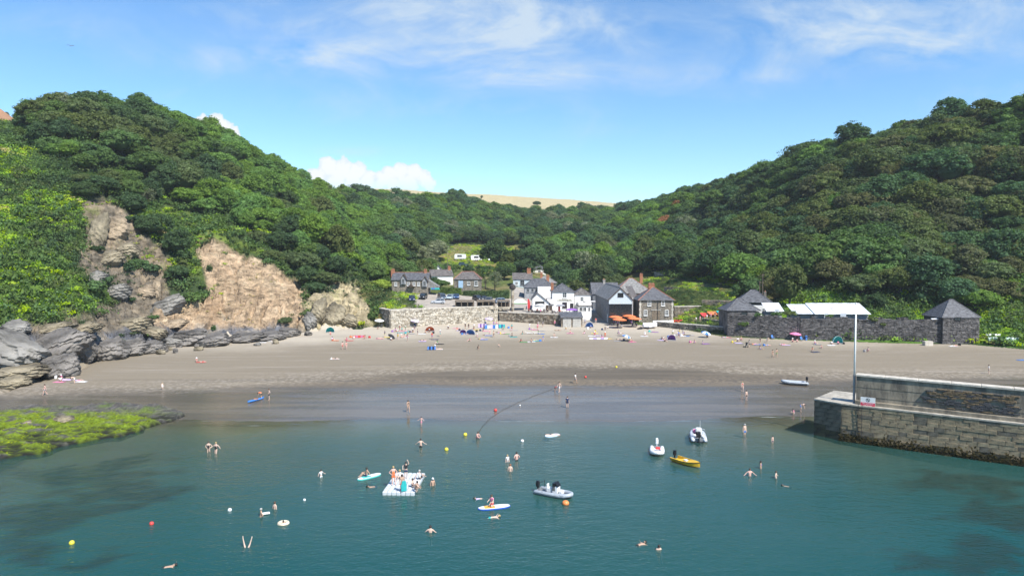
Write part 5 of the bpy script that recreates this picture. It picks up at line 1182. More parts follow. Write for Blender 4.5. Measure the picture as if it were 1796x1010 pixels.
def cliff_shrubs():
    for px, py, s, leaf, label in ((240, 392, 1.8, 'gorse', 'dark bush just right of the top of the rocky gully'), (262, 412, 1.7, 'gorse', 'grey-green bush below the dark bush on the rocky gully'), (243, 470, 2.2, 'mid', 'bright bush filling the middle of the rocky cliff'), (262, 480, 1.9, 'gorse', 'dark bush hanging at the foot of the middle bank of the cliff'), (225, 480, 1.6, 'gorse', 'dark bush at the left of the middle bank of the cliff'),
        (305, 488, 1.8, 'gorse', 'wide dark bush left of the sandy landslip'), (325, 462, 1.8, 'gorse', 'dark bush above the wide bush left of the landslip'), (322, 480, 1.8, 'olive', 'olive bush touching the left edge of the landslip'), (343, 531, 1.9, 'mid', 'green bush low on the left part of the landslip'), (367, 478, 1.0, 'gorse', 'small dark bush inside the upper landslip'),
        (175, 498, 2.3, 'gorse', 'dark bush at the right end of the bracken slope'), (160, 512, 2.0, 'mid', 'green bush under the rocky gully'), (206, 518, 1.2, 'gorse', 'small dark bush on the lower rocks'), (230, 532, .9, 'gorse', 'tiny bush low on the rocky cliff'), (172, 442, 1.2, 'gorse', 'small bush in the rocky gully'), (500, 568, 1.3, 'olive', 'olive bush at the toe of the landslip'), (535, 555, 1.1, 'dry' if False else 'olive', 'olive bush between landslip and pale rock'),
        (655, 560, 1.5, 'mid', 'green bush at the left end of the pale sea wall'), (270, 560, .9, 'mid', 'small green bush above the slate rocks'), (375, 582, .8, 'mid', 'green tuft bush on top of the slate rocks')):
        p = ground(px, py, 100, 300); plant_shrub(p.x, p.y, s, leaf, label)
    for px, py, s, label in ((1305, 571, 1.2, 'small bush growing out of the wall under the boathouse'), (1427, 583, 1.3, 'green bush growing low on the dark wall right of the drainpipe'), (1530, 562, 1.3, 'yellowish bush on the wall right of the flagpole'), (1547, 570, 1.1, 'green bush hanging on the wall right of the yellowish bush'), (1330, 553, 1.0, 'bush on the wall top beside the boathouse'), (1363, 553, 1.2, 'bush on the wall top below the low corrugated shed'), (1385, 551, 1.3, 'tall weedy bush on the wall top left of the drainpipe'), (1455, 556, .9, 'small bush on the wall top below the rusty roof'), (1545, 590, .9, 'weed low on the wall right of the flagpole')):
        f = min(1, max(0, (px - 1277) / 379.0)); Y = 166.3 + (157 - 166.3) * f - .25; p = at_y(px, py, Y); t = plant_shrub(p.x, p.y, s * .75, 'olive' if 'yellow' in label or 'weedy' in label else 'mid', label, z=p.z)
cliff_shrubs()

# ------------------------------------------------------------------ rocks
M_ROCKG = mat('grey_boulder', (0.20, 0.19, 0.17), 0.9, 0.4, 0.5, 0.9, bscale=2.5)
M_ROCKS = mat('slate_boulder', (0.175, 0.160, 0.142), 0.8, 0.45, 0.5, 0.9, stretch=(.5, 1, 2.2), bscale=2.0)
M_ROCKT = mat('tan_rock', (0.30, 0.235, 0.16), 0.9, 0.4, 0.6, 0.9, bscale=2.5)
M_ROCKO = mat('ochre_boulder', (0.235, 0.20, 0.135), 0.9, 0.4, 0.5, 0.9, bscale=2.5)
def rock_mesh(seed, sub=3, flat=.7, m=None, cut=9):
    """boulder: sphere cut by random planes into facets, then broken up"""
    bm = bmesh.new(); bmesh.ops.create_icosphere(bm, subdivisions=sub, radius=1.0); rr = np.random.RandomState(seed); pl = []
    for i in range(cut):
        n = rr.normal(0, 1, 3); n /= np.linalg.norm(n); pl.append((Vector(n), rr.uniform(.55, .85)))
    off = rr.uniform(0, 50)
    for v in bm.verts:
        for n, d in pl:
            k = v.co.dot(n)
            if k > d: v.co -= n * (k - d) * .92
        q = fbm(np.array([v.co.x * 1.6 + off]), np.array([v.co.y * 1.6 + v.co.z * 2.3]), 4, .6)[0]; st = math.sin((v.co.z * 1.5 + v.co.x * .55 + q * .5) * 15); v.co *= 1 + q * .30 + (.035 if st > .25 else -.02) * (1 - abs(v.co.z) * .3)
        v.co.z *= flat
    me = bpy.data.meshes.new('rock'); bm.to_mesh(me); bm.free(); me.materials.append(m or M_ROCKG); return me
ROCKS = [rock_mesh(i, 5, (.6, .8, .5, .7)[i % 4]) for i in range(6)]
def rock(px, py, wpx, hpx, label, m, v=0, rz=0.0, tilt=0.0, depth=1.0, name='boulder', group=None, sink=.35):
    p = ground(px, py + hpx * .5, 60, 300); s = wpx / 2 * p.y / FPX; h = hpx / 2 * p.y / FPX
    o = put(name, ROCKS[v], None, (p.x, p.y + s * depth * .4, p.z + h * (1 - sink)), 0, m); o.rotation_euler = (0, tilt, rz); o.scale = (s * 1.1, s * depth, h * 1.7)
    return tag(o, label, 'rock', group)
def rocks():
    rock(20, 618, 120, 66, 'huge grey boulder slab at the left edge above the beach', M_ROCKG, 1, .3, .25, .8)
    rock(15, 585, 60, 30, 'pale grey rock on top of the huge boulder at the left edge', M_ROCKG, 3, 1.0)
    rock(20, 650, 110, 30, 'flat ochre slab at the left edge under the grey boulder', M_ROCKO, 0, .2, -.1, .8)
    rock(60, 642, 90, 24, 'long ochre slab pointing to the beach left of the towels', M_ROCKO, 2, -.2, -.12, .8)
    rock(14, 672, 60, 24, 'low yellowish rock at the left edge of the beach', M_ROCKO, 3, .6, 0, .9)
    rock(56, 628, 40, 46, 'upright dark rock wedged beside the huge grey boulder', M_ROCKS, 5, .4, .5)
    rock(95, 605, 110, 56, 'broad dark slate outcrop sloping down to the left beach', M_ROCKS, 4, .5, -.45, .9)
    rock(105, 636, 60, 50, 'bluish slate rock at the foot of the outcrop by the towels', M_ROCKS, 1, .9, -.5, .9)
    rock(140, 612, 44, 46, 'jagged slate rock with dark cleft right of the outcrop', M_ROCKS, 3, .2, -.6, .9)
    rock(190, 606, 62, 50, 'rounded blue slate rock beyond the dark cleft', M_ROCKS, 0, .1, -.3, .9)
    rock(228, 606, 50, 38, 'slate rock patched with brown next to the rounded blue rock', M_ROCKS, 2, .5, -.3, .9)
    rock(262, 606, 50, 26, 'low slate rock in the middle of the rock line', M_ROCKS, 4, .2, -.2); rock(272, 590, 38, 20, 'brown boulder perched on the slate rocks', M_ROCKO, 1, .3); rock(300, 596, 44, 24, 'grey brown boulder left of the blue slate ledge', M_ROCKG, 3, .7)
    rock(330, 592, 70, 30, 'long blue slate ledge below the landslip', M_ROCKS, 5, .1, -.15); rock(372, 592, 60, 30, 'blue slate ledge with a green top', M_ROCKS, 0, .3, -.2); rock(365, 588, 30, 10, 'pale tan stone lying on the blue slate ledge', M_ROCKO, 2)
    rock(425, 590, 70, 22, 'pale blue slate ledge right of the green topped one', M_ROCKS, 2, .1, -.1); rock(470, 588, 60, 18, 'grey slate ledge near the navy tent', M_ROCKS, 4, .1, -.1); rock(505, 582, 40, 18, 'last slate rock at the right end of the rock line', M_ROCKS, 1, .1, -.2)
    rock(555, 545, 30, 50, 'upright pale rock at the left of the cream outcrop', M_ROCKO, 3, .2, .3); rock(585, 552, 34, 40, 'cream rock slab leaning on the outcrop', M_ROCKO, 5, .6, .4); rock(543, 565, 26, 30, 'dark cracked rock at the foot of the cream outcrop', M_ROCKG, 1, .1, .3); rock(612, 560, 36, 26, 'pale broken rock at the right of the cream outcrop', M_ROCKO, 0, .3, .2)
    rock(108, 735, 34, 14, 'pale loose boulder sitting on the weedy reef', M_ROCKO, 2, .3, .1, sink=.2); rock(48, 742, 18, 8, 'small pale stone on the reef left of the loose boulder', M_ROCKO, 0, .2, sink=.2)
    # rubble along the foot of the cliff
    rr = random.Random(9)
    L = []
    for i in range(30):
        px = rr.uniform(150, 540); f = (px - 150) / 390; py = 630 - 36 * f ** .7 + rr.uniform(-12, 4); sz = rr.uniform(4, 13); mn = rr.choice(('slate', 'grey', 'ochre'))
        L.append((mn, 'left of the rounded blue rock' if px < 200 else 'below the rocky gully' if px < 300 else 'below the left part of the landslip' if px < 400 else 'below the right part of the landslip', px, py, sz))
    L.sort(); cnt = {}
    for q in L: cnt.setdefault(q[:2], []).append(q)
    for (mn, pl), qs in cnt.items():
        for k, (_, _, px, py, sz) in enumerate(qs):
            o = ('first', 'second', 'third', 'fourth', 'fifth', 'sixth', 'seventh', 'eighth', 'ninth')[min(k, 8)]
            rock(px, py, sz * rr.uniform(1, 1.8), sz, (f'{o} from left of the loose {mn} stones {pl}' if len(qs) > 1 else f'lone loose {mn} stone {pl}'), dict(slate=M_ROCKS, grey=M_ROCKG, ochre=M_ROCKO)[mn], rr.randrange(6), rr.uniform(0, 3), name='stone', group='loose stones at the cliff foot')
    for px, py, w, h, lb, m, v, rz, ti in ((168, 392, 34, 70, 'tall brown rock slab at the top of the rocky gully', M_ROCKO, 3, .3, .25), (200, 400, 42, 44, 'broad tan slab right of the tall one', M_ROCKT, 5, .8, -.1), (222, 428, 40, 34, 'jagged brown rock below the dark bushes of the gully', M_ROCKO, 0, .2, -.3), (192, 450, 46, 30, 'purplish brown outcrop in the middle of the gully', M_ROCKO, 4, .4, -.4), (160, 482, 44, 30, 'grey outcrop at the left of the gully', M_ROCKG, 2, .5, -.4), (200, 505, 50, 26, 'long grey ledge low in the gully', M_ROCKG, 1, .2, -.35), (252, 520, 36, 28, 'rounded tan rock under the middle bank', M_ROCKT, 3, .1, 0), (292, 535, 62, 30, 'pale grey sloping slab left of the landslip foot', M_ROCKG, 5, .3, -.5), (275, 500, 18, 50, 'narrow tan rib between the two dark banks', M_ROCKT, 0, .1, .1), (85, 572, 70, 22, 'reddish rock ledge under the bracken slope', M_ROCKO, 2, .2, -.2), (140, 575, 70, 24, 'brown rock ledge right of the reddish one', M_ROCKO, 4, .3, -.3), (232, 562, 60, 26, 'brown broken ledge above the slate rocks', M_ROCKO, 1, .2, -.3), (300, 565, 50, 20, 'tan ledge at the left foot of the landslip', M_ROCKT, 2, .5, -.2)): rock(px, py, w, h, lb, m, v, rz, ti, .8, 'rock_outcrop', None, .62)
rocks()
# weedy reef at the left of the bay
def reef():
    poly = [(-140, 724), (0, 722), (90, 716), (200, 712), (290, 716), (318, 722), (300, 736), (250, 752), (150, 772), (60, 790), (-40, 806), (-140, 815)]
    W = [at_z(a, b, 0.3) for a, b in poly]; xs = np.arange(-92, -38, .35); yv = np.arange(66, 112, .35); X, Y = np.meshgrid(xs, yv)
    pw = [(p.x, p.y) for p in W]; jx = fbm(X * .2, Y * .2, 3) * 3; jy = fbm(X * .2 + 9, Y * .2, 3) * 3
    ins = in_poly((X + jx).ravel(), (Y + jy).ravel(), pw).reshape(X.shape).astype(float); ins = blur(ins, 5)
    r = (X * .35 + Y * 1.0); ridge = np.abs(fbm(r * .28, X * .05, 4, .6)); lump = np.abs(fbm(X * .3, Y * .55, 4, .6))
    base = height(X.ravel(), Y.ravel()).reshape(X.shape); z = base - .5 + sstep(.1, .6, ins) * (.55 + np.maximum(0, -base) * .95 + ridge * 1.0 + lump * .9)
    px, py = projv(X.ravel(), Y.ravel(), z.ravel()); px = px.reshape(X.shape); py = py.reshape(X.shape)
    n = fbm(X * .25, Y * .6, 4, .6); n2 = fbm(X * .9, Y * 1.2, 3, .6)
    front = sstep(712, 735, py + n * 22) * sstep(318, 250, px + n * 30); seam = sstep(1.1, .35, (z - np.maximum(base, 0)) + n2 * .5)
    alg = np.clip(front * sstep(-.35, .0, n + n2 * .4) , 0, 1); alg2 = sstep(.05, .25, n) * sstep(740, 700, py) * sstep(60, 120, px) * .7
    c = np.empty(X.shape + (3,)); c[:] = (.115, .108, .10); c *= (1 + .5 * n2)[..., None]
    c = c * (1 - alg[..., None]) + np.array((.17, .24, .016)) * (1 + .4 * n2)[..., None] * alg[..., None]; c = c * (1 - alg2[..., None]) + np.array((.10, .15, .03)) * alg2[..., None]
    lowm = sstep(.45, .1, z)[..., None]; c = c * (1 - lowm) + np.array((.018, .018, .014)) * lowm
    keep = blur(ins, 2) > .06; kc = keep[:-1, :-1] | keep[1:, 1:]
    idx = np.arange(X.size).reshape(X.shape); q = np.stack([idx[:-1, :-1], idx[:-1, 1:], idx[1:, 1:], idx[1:, :-1]], -1)[kc]; used = np.unique(q); rm = -np.ones(X.size, int); rm[used] = np.arange(len(used))
    me = bpy.data.meshes.new('reef'); me.from_pydata(np.stack([X.ravel(), Y.ravel(), z.ravel()], -1)[used].tolist(), [], rm[q].tolist()); a = me.attributes.new('gcol', 'FLOAT_COLOR', 'POINT'); k = np.ones((len(used), 4), np.float32); k[:, :3] = c.reshape(-1, 3)[used]; a.data.foreach_set('color', k.ravel())
    me.materials.append(mat_ground('reef_rock', 0.75, 0.8, 1.3, 0.45)); o = put('reef', me); o['kind'] = 'structure'
    # green weed fronds
    w = np.argwhere((alg > .5) & keep & (z > .25)); rs = np.random.RandomState(3); w = w[rs.rand(len(w)) < .8]; n = len(w); pts = np.stack([X[w[:, 0], w[:, 1]], Y[w[:, 0], w[:, 1]], z[w[:, 0], w[:, 1]] + .05], -1); nn = np.tile(np.array((0, -.2, 1.0)), (n, 1))
    o = put('seaweed', cards_mesh('seaweed', cards(pts, nn, rs.uniform(.05, .16, n), rs, 1.6), mat_leaf('weed_green', (.115, .165, .013), .4, .02, .15))); o['kind'] = 'stuff'; o['label'] = 'bright green weed carpeting the flat reef at the left'
reef()

# ------------------------------------------------------------------ stone pier
M_QUAY = mat('quay_block', (0.235, 0.188, 0.115), 0.9, 0.35, 0.9, 0.7, col2=(0.10, 0.084, 0.056)); M_QUAY2 = mat('quay_block_pale', (0.28, 0.228, 0.142), 0.9, 0.35, 0.7, 0.6)
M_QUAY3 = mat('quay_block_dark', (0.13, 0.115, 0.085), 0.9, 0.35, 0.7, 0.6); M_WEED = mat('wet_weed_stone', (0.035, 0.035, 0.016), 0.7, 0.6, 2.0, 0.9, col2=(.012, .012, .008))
M_PCONC = mat('stained_concrete', (0.25, 0.215, 0.16), 0.92, 0.28, 0.9, 0.35, stretch=(1, 1, .3), col2=(.10, .088, .07)); M_BLK = mat('black_slate_stone', (0.055, 0.056, 0.06), 0.75, 0.4, 2, 0.5); M_BLK2 = mat('rusty_slate_stone', (0.17, 0.12, 0.065), 0.85, 0.4, 2, 0.5)
def pier():
    A = at_z(1475, 772, 0); B = at_z(1796, 817, 0); d = (B - A).normalized(); rz = math.atan2(d.y, d.x); L = 46.0
    t = thing('pier', 'old stone pier with raised concrete wall and low quay at its end', 'pier', (A.x, A.y, -1.2), rz)
    # local frame: x along the pier from the tip, y away from the camera
    nrm = Vector((-d.y, d.x, 0)); inv = Matrix.Rotation(-rz, 4, 'Z')
    def loc(p): return inv @ (Vector(p) - Vector((A.x, A.y, -1.2)))
    E = loc(at_z(1427, 762, 0)); top = 4.45 + 1.2; wd = 8.0
    C = (E.x + 1.0, 6.4); poly = [(.16, .16), (L, .16), (L, wd), (C[0], wd), (E.x + .15, E.y + .1)]
    MB().prism(poly, top - .12, 'z', 0).build('core', mat('quay_mortar', (.15, .125, .085), .95, .3, 2), t)
    rs = np.random.RandomState(8)
    # facing blocks, course by course, of the seaward face and of the end
    def face(p0, p1, ang, ml, wl=2.0):
        Lf = (Vector(p1) - Vector(p0)).length; z = 0; n = 0; ci = 0
        while z < top - .2:
            ch = rs.uniform(.42, .6); ch = min(ch, top - .14 - z); x = -rs.uniform(0, .8) if ci % 2 else 0.0
            while x < Lf - .02:
                w = rs.uniform(.8, 2.0); x0, x1 = max(0, x), min(Lf, x + w); x += w
                if x1 - x0 < .12: continue
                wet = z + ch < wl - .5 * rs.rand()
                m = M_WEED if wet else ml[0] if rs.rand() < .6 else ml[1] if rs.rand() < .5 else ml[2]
                mb = MB(); dd = .16 + rs.uniform(-.02, .05); mb.cbox((0, 0, 0), (x1 - x0 - .016, .4, ch - .016), .025)
                q = Matrix.Rotation(ang, 4, 'Z') @ Vector(((x0 + x1) / 2, .2 - dd + .16, 0)); o = mb.build('stone_block', m, t, (p0[0] + q.x, p0[1] + q.y, z + ch / 2), ang, fixn=False); n += 1
            z += ch; ci += 1
        return n
    n = face((0, 0), (23, 0), 0.0, (M_QUAY, M_QUAY2, M_QUAY3), 2.35); ang = math.atan2(-E.y, -E.x); n += face((E.x, E.y), (0, 0), ang, (M_QUAY3, M_QUAY3, M_QUAY3), 3.0); print('PIER blocks', n)  # end face gets only dark blocks: its shade is put into the colour, weed higher
    MB().box((34.5, .1, top / 2 - .1), (23, .3, top - .2)).build('facing', M_QUAY, t)
    MB().prism([(-.05, -.08), (L, -.08), (L, wd), (C[0], wd), (E.x - .06, E.y)], .16, 'z', top - .14).build('deck', mat('deck_stone', (.40, .37, .31), .9, .18, 1.2, .3), t)
    # upper wall set back from the edge: parapet with pale coping
    wx = 1.35; wy = 1.15; hw = 7.75 + 1.2 - top; up = MB(); up.prism([(wx, top), (L, top), (L, top + hw), (wx, top + hw)], 1.0, 'y', wy)
    up.build('parapet', M_PCONC, t)
    MB().prism([(wx, wy - .6), (L, wy - .75), (L, wy + .02), (wx, wy + .02)], .42, 'z', top + .01).build('kerb', M_PCONC, t)
    x = wx - .1
    while x < 30:
        w = rs.uniform(2.2, 3.4); MB().cbox((x + w / 2, wy + .5, top + hw + .1), (w - .02, 1.25, .22), .04).build('coping_slab', M_COPE, t); x += w
    # face where the render has fallen off: black and rusty slates
    for row in range(17):
        z = top + .62 + row * .125; x = 7.2 + abs(row - 9) * .22 * rs.rand() + rs.uniform(-.6, 1.0) + (3.2 if row < 3 else 0) + (1.6 if row > 14 else 0)
        while x < 16.5:
            w = rs.uniform(.3, 1.1)
            if rs.rand() < (.72 if x > 8.4 else .4): MB().cbox((0, 0, 0), (w - .03, .22, .11), .02).build('slate_stone', M_BLK if rs.rand() < (.75 if row < 10 else .4) else M_BLK2, t, (x + w / 2, wy - .04 - rs.uniform(0, .04), z), fixn=False)
            x += w
    # cast concrete bands left by the shuttering
    for k in range(2): MB().box((9.5 + rs.uniform(-1, 1), wy - .012, top + .9 + k * 1.1), (16.3, .02, .04)).build('shutter_line', M_QUAY3, t)
    # iron ladder and rope at the corner
    lad = MB()
    for s in (-.2, .2): lad.tube([(2.0 + s, -.2, 1.6), (2.0 + s, -.2, top + .2)], .03, 5)
    for k in range(9): lad.tube([(1.8, -.2, 1.8 + k * .42), (2.2, -.2, 1.8 + k * .42)], .022, 5)
    lad.build('ladder', M_IRON, t)
    # weed skirt
    n = 2600; p = np.stack([rs.uniform(-.2, 23, n), rs.uniform(-.34, -.18, n), 1.05 + np.abs(rs.normal(0, .5, n))], -1); q = cards(p, np.tile((0, -1.0, .1), (n, 1)), rs.uniform(.07, .2, n), rs); o = put('weed', cards_mesh('weed', q, mat_leaf('wrack', (.026, .026, .010), .4, .03, .1)), t); o['kind'] = 'stuff'
    # flagpole at the end of the raised wall
    fp = A + d * (wx - .28) + nrm * (wy + .4); pb = zat(693, fp.y); pt = at_y(1499, 533, fp.y).z
    f = thing('flagpole', 'tall white flagpole at the end of the raised pier wall', 'flagpole', (fp.x, fp.y, 4.45)); MB().tube([(0, 0, 0), (0, 0, 3.4)], .14, 8).build('socket', M_GREYW, f); MB().tube([(0, 0, 3.0), (0, 0, (pt - 4.45) * .6), (0, 0, pt - 4.45)], [.12, .105, .07], 10).build('pole', M_PAINT, f, smooth=True); MB().ell((0, 0, pt - 4.4), (.12, .12, .1), 8, 5).build('cap', M_PAINT, f); MB().tube([(.16, -.02, 1.0), (.14, 0, pt - 4.6)], .012, 4).build('halyard', M_COPE, f)
    # warning sign
    sp = A + d * 2.75 + nrm * .25; s = thing('sign', 'white warning sign with red lower band on the pier wall', 'sign', (sp.x, sp.y, 0), rz); zc = zat(705, sp.y); W_, H_ = 1.55, 1.12
    MB().box((0, 0, zc), (W_, .04, H_)).build('board', M_PAINT, s); red = MB().box((0, -.024, zc - H_ * .27), (W_ - .04, .012, H_ * .42)).build('red_band', mat('sign_red', (.62, .04, .09), .5, .05), s)
    bk = mat('sign_black', (.015, .015, .018), .5); ic = MB(); ic.tube([(.3 * math.cos(a) , -.028, zc + H_ * .22 + .21 * math.sin(a)) for a in [i * math.pi / 12 for i in range(25)]], .018, 4) if False else None
    ring = MB(); k = 28
    for i in range(k):
        a0, a1 = 2 * math.pi * i / k, 2 * math.pi * (i + 1) / k; P = lambda r, a: (r * math.cos(a), -.027, zc + H_ * .22 + r * math.sin(a)); ring.add([P(.17, a0), P(.22, a0), P(.22, a1), P(.17, a1)], [(0, 1, 2, 3)])
    ring.build('prohibition_ring', bk, s, fixn=False); MB().box((0, -.03, zc + H_ * .22), (.4, .006, .045), tilt=Matrix.Rotation(R(45), 4, 'Y')).build('prohibition_bar', bk, s)
    fg = MB(); fg.ell((-.05, -.026, zc + H_ * .22 + .1), (.035, .005, .035), 8, 4); fg.box((0, -.026, zc + H_ * .22 + .01), (.07, .006, .16), tilt=Matrix.Rotation(R(-30), 4, 'Y')); fg.box((.07, -.026, zc + H_ * .22 - .08), (.05, .006, .13), tilt=Matrix.Rotation(R(30), 4, 'Y')); fg.build('diver_symbol', bk, s)
    for row, txt, sz in ((0, 'NO JUMPING', .2), (1, 'OR DIVING', .17)):
        cu = bpy.data.curves.new('lettering', 'FONT'); cu.body = txt; cu.size = sz; cu.align_x = 'CENTER'; cu.align_y = 'CENTER'; tmp = bpy.data.objects.new('tmp', cu); COL.objects.link(tmp); dg = bpy.context.evaluated_depsgraph_get(); me = bpy.data.meshes.new_from_object(tmp.evaluated_get(dg)); bpy.data.objects.remove(tmp); me.materials.clear(); me.materials.append(M_PAINT)
        o = put('lettering', me, s, (0, -.034, zc - H_ * .17 - row * .21)); o.rotation_euler = (R(90), 0, 0)
    MB().box((-.45, -.01, zc - H_ * .5 - .2), (.08, .05, .45)).build('leg', M_PAINT, s); MB().box((.45, -.01, zc - H_ * .5 - .2), (.08, .05, .45)).build('leg', M_GREYW, s)
pier()
# ------------------------------------------------------------------ people: one skinned body per pose, clothes and hair as children
def joints(kind):
    J = dict(P=(0, 0, .94), W=(0, 0, 1.08), C=(0, -.01, 1.28), N=(0, 0, 1.44), H=(0, -.02, 1.58), T=(0, -.01, 1.67))
    for s, n in ((1, 'l'), (-1, 'r')):
        J.update({'S' + n: (s * .165, 0, 1.385), 'E' + n: (s * .23, .03, 1.12), 'A' + n: (s * .25, -.03, .88), 'M' + n: (s * .25, -.05, .80), 'I' + n: (s * .085, 0, .88), 'K' + n: (s * .1, -.02, .49), 'F' + n: (s * .1, .02, .08), 'O' + n: (s * .115, -.15, .035)})
    def mv(**k): J.update(k)
    def shift(names, d):
        for n in names: J[n] = tuple(a + b for a, b in zip(J[n], d))
    if kind == 'walk': mv(Kl=(.09, -.2, .52), Fl=(.09, -.22, .1), Ol=(.1, -.38, .06), Kr=(-.09, .06, .49), Fr=(-.09, .3, .16), Or=(-.1, .16, .05), El=(.23, .16, 1.14), Al=(.24, .18, .9), Ml=(.24, .17, .82), Er=(-.23, -.1, 1.13), Ar=(-.22, -.26, .95), Mr=(-.21, -.3, .89))
    if kind == 'wade': mv(El=(.36, .02, 1.22), Al=(.52, -.08, 1.08), Ml=(.58, -.11, 1.05), Er=(-.36, .02, 1.22), Ar=(-.52, -.08, 1.08), Mr=(-.58, -.11, 1.05), Kl=(.12, -.12, .5), Fl=(.13, -.08, .08), Ol=(.14, -.25, .04))
    if kind == 'hips': mv(El=(.36, .1, 1.14), Al=(.2, -.06, 1.0), Ml=(.15, -.1, .98), Er=(-.36, .1, 1.14), Ar=(-.2, -.06, 1.0), Mr=(-.15, -.1, .98), Kl=(.13, -.02, .49), Fl=(.17, .02, .08), Ol=(.2, -.14, .035))
    if kind == 'raise': mv(El=(.3, -.05, 1.55), Al=(.2, -.08, 1.78), Ml=(.16, -.08, 1.86), Er=(-.32, -.02, 1.3), Ar=(-.3, -.16, 1.12), Mr=(-.29, -.22, 1.06))
    if kind == 'bend':
        mv(W=(0, -.08, 1.02), C=(0, -.26, 1.1), N=(0, -.42, 1.12), H=(0, -.53, 1.06), T=(0, -.6, 1.02), Sl=(.16, -.36, 1.1), Sr=(-.16, -.36, 1.1), El=(.2, -.42, .84), Al=(.16, -.5, .62), Ml=(.14, -.53, .55), Er=(-.2, -.42, .84), Ar=(-.16, -.5, .62), Mr=(-.14, -.53, .55), Kl=(.13, -.06, .5), Kr=(-.13, -.06, .5))
    if kind == 'crouch': mv(P=(0, .05, .36), W=(0, .0, .5), C=(0, -.1, .68), N=(0, -.15, .83), H=(0, -.18, .96), T=(0, -.18, 1.05), Sl=(.16, -.12, .77), Sr=(-.16, -.12, .77), El=(.22, -.3, .58), Al=(.16, -.46, .5), Ml=(.14, -.52, .47), Er=(-.22, -.3, .58), Ar=(-.16, -.46, .5), Mr=(-.14, -.52, .47), Il=(.09, .03, .33), Ir=(-.09, .03, .33), Kl=(.17, -.3, .46), Kr=(-.17, -.3, .46), Fl=(.14, -.02, .09), Fr=(-.14, -.02, .09), Ol=(.16, -.2, .04), Or=(-.16, -.2, .04))
    if kind == 'sit': mv(P=(0, 0, .13), W=(0, .03, .28), C=(0, .05, .48), N=(0, .04, .64), H=(0, .0, .77), T=(0, .0, .86), Sl=(.165, .05, .58), Sr=(-.165, .05, .58), El=(.25, .2, .36), Al=(.26, .3, .12), Ml=(.27, .34, .05), Er=(-.22, -.1, .4), Ar=(-.15, -.32, .42), Mr=(-.13, -.4, .42), Il=(.09, -.04, .12), Ir=(-.09, -.04, .12), Kl=(.12, -.4, .42), Kr=(-.12, -.4, .38), Fl=(.12, -.68, .08), Fr=(-.12, -.7, .08), Ol=(.13, -.84, .06), Or=(-.13, -.86, .06))
    if kind == 'perch': mv(P=(0, 0, .12), W=(0, .0, .27), C=(0, -.03, .47), N=(0, -.06, .63), H=(0, -.1, .76), T=(0, -.1, .85), Sl=(.165, -.03, .57), Sr=(-.165, -.03, .57), El=(.24, .02, .33), Al=(.2, -.12, .16), Ml=(.18, -.2, .14), Er=(-.24, .02, .33), Ar=(-.2, -.12, .16), Mr=(-.18, -.2, .14), Il=(.09, -.04, .11), Ir=(-.09, -.04, .11), Kl=(.1, -.45, .13), Kr=(-.1, -.45, .13), Fl=(.1, -.5, -.28), Fr=(-.1, -.5, -.28), Ol=(.1, -.62, -.36), Or=(-.1, -.62, -.36))
    if kind == 'kneel': mv(P=(0, .05, .36), W=(0, .02, .5), C=(0, -.03, .7), N=(0, -.05, .86), H=(0, -.08, .99), T=(0, -.08, 1.08), Sl=(.165, -.04, .8), Sr=(-.165, -.04, .8), El=(.26, -.12, .58), Al=(.22, -.34, .5), Ml=(.2, -.41, .48), Er=(-.26, -.12, .58), Ar=(-.22, -.34, .5), Mr=(-.2, -.41, .48), Il=(.09, .02, .32), Ir=(-.09, .02, .32), Kl=(.14, -.3, .09), Kr=(-.14, -.3, .09), Fl=(.12, .12, .08), Fr=(-.12, .12, .08), Ol=(.12, .28, .06), Or=(-.12, .28, .06))
    if kind in ('lie', 'prone', 'float'):
        z = .12
        mv(P=(0, 0, z), W=(0, .15, z), C=(0, .36, z + .02), N=(0, .52, z + .01), H=(0, .66, z + .03), T=(0, .76, z + .02), Sl=(.165, .46, z), Sr=(-.165, .46, z), El=(.3, .26, z - .03), Al=(.34, .02, z - .04), Ml=(.34, -.06, z - .05), Er=(-.3, .26, z - .03), Ar=(-.34, .02, z - .04), Mr=(-.34, -.06, z - .05), Il=(.09, -.06, z), Ir=(-.09, -.06, z), Kl=(.12, -.46, z + .14), Kr=(-.11, -.46, z - .02), Fl=(.13, -.84, z - .04), Fr=(-.13, -.88, z - .04), Ol=(.14, -.9, z + .1), Or=(-.14, -.94, z + .1))
    if kind == 'prone':
        mv(H=(0, .64, .24), T=(0, .68, .33), N=(0, .52, .17), Sl=(.165, .46, .13), Sr=(-.165, .46, .13), El=(.4, .56, .12), Al=(.52, .78, .11), Ml=(.54, .85, .11), Er=(-.4, .5, .13), Ar=(-.6, .62, .12), Mr=(-.67, .66, .12), Kl=(.12, -.46, .08), Kr=(-.14, -.42, .04), Fl=(.1, -.86, .1), Fr=(-.22, -.8, .02), Ol=(.1, -1.0, .1), Or=(-.24, -.95, .0))
    if kind == 'float':
        mv(P=(0, 0, .02), C=(0, .36, .06), W=(0, .16, .03), H=(0, .66, .12), T=(0, .74, .16), N=(0, .52, .09), Il=(.09, -.06, .05), Ir=(-.09, -.06, .05), Kl=(.24, -.2, .42), Kr=(-.2, -.22, .4), Fl=(.36, -.28, .84), Fr=(-.3, -.3, .8), Ol=(.38, -.34, .98), Or=(-.32, -.36, .94), El=(.42, .42, .08), Al=(.66, .38, .06), Ml=(.74, .36, .06), Er=(-.42, .42, .08), Ar=(-.66, .4, .06), Mr=(-.74, .4, .06))
    return J
RAD = dict(P=.125, W=.112, C=.132, N=.062, H=.094, T=.078, S=.066, E=.043, A=.031, M=.034, I=.088, K=.058, F=.04, O=.034)
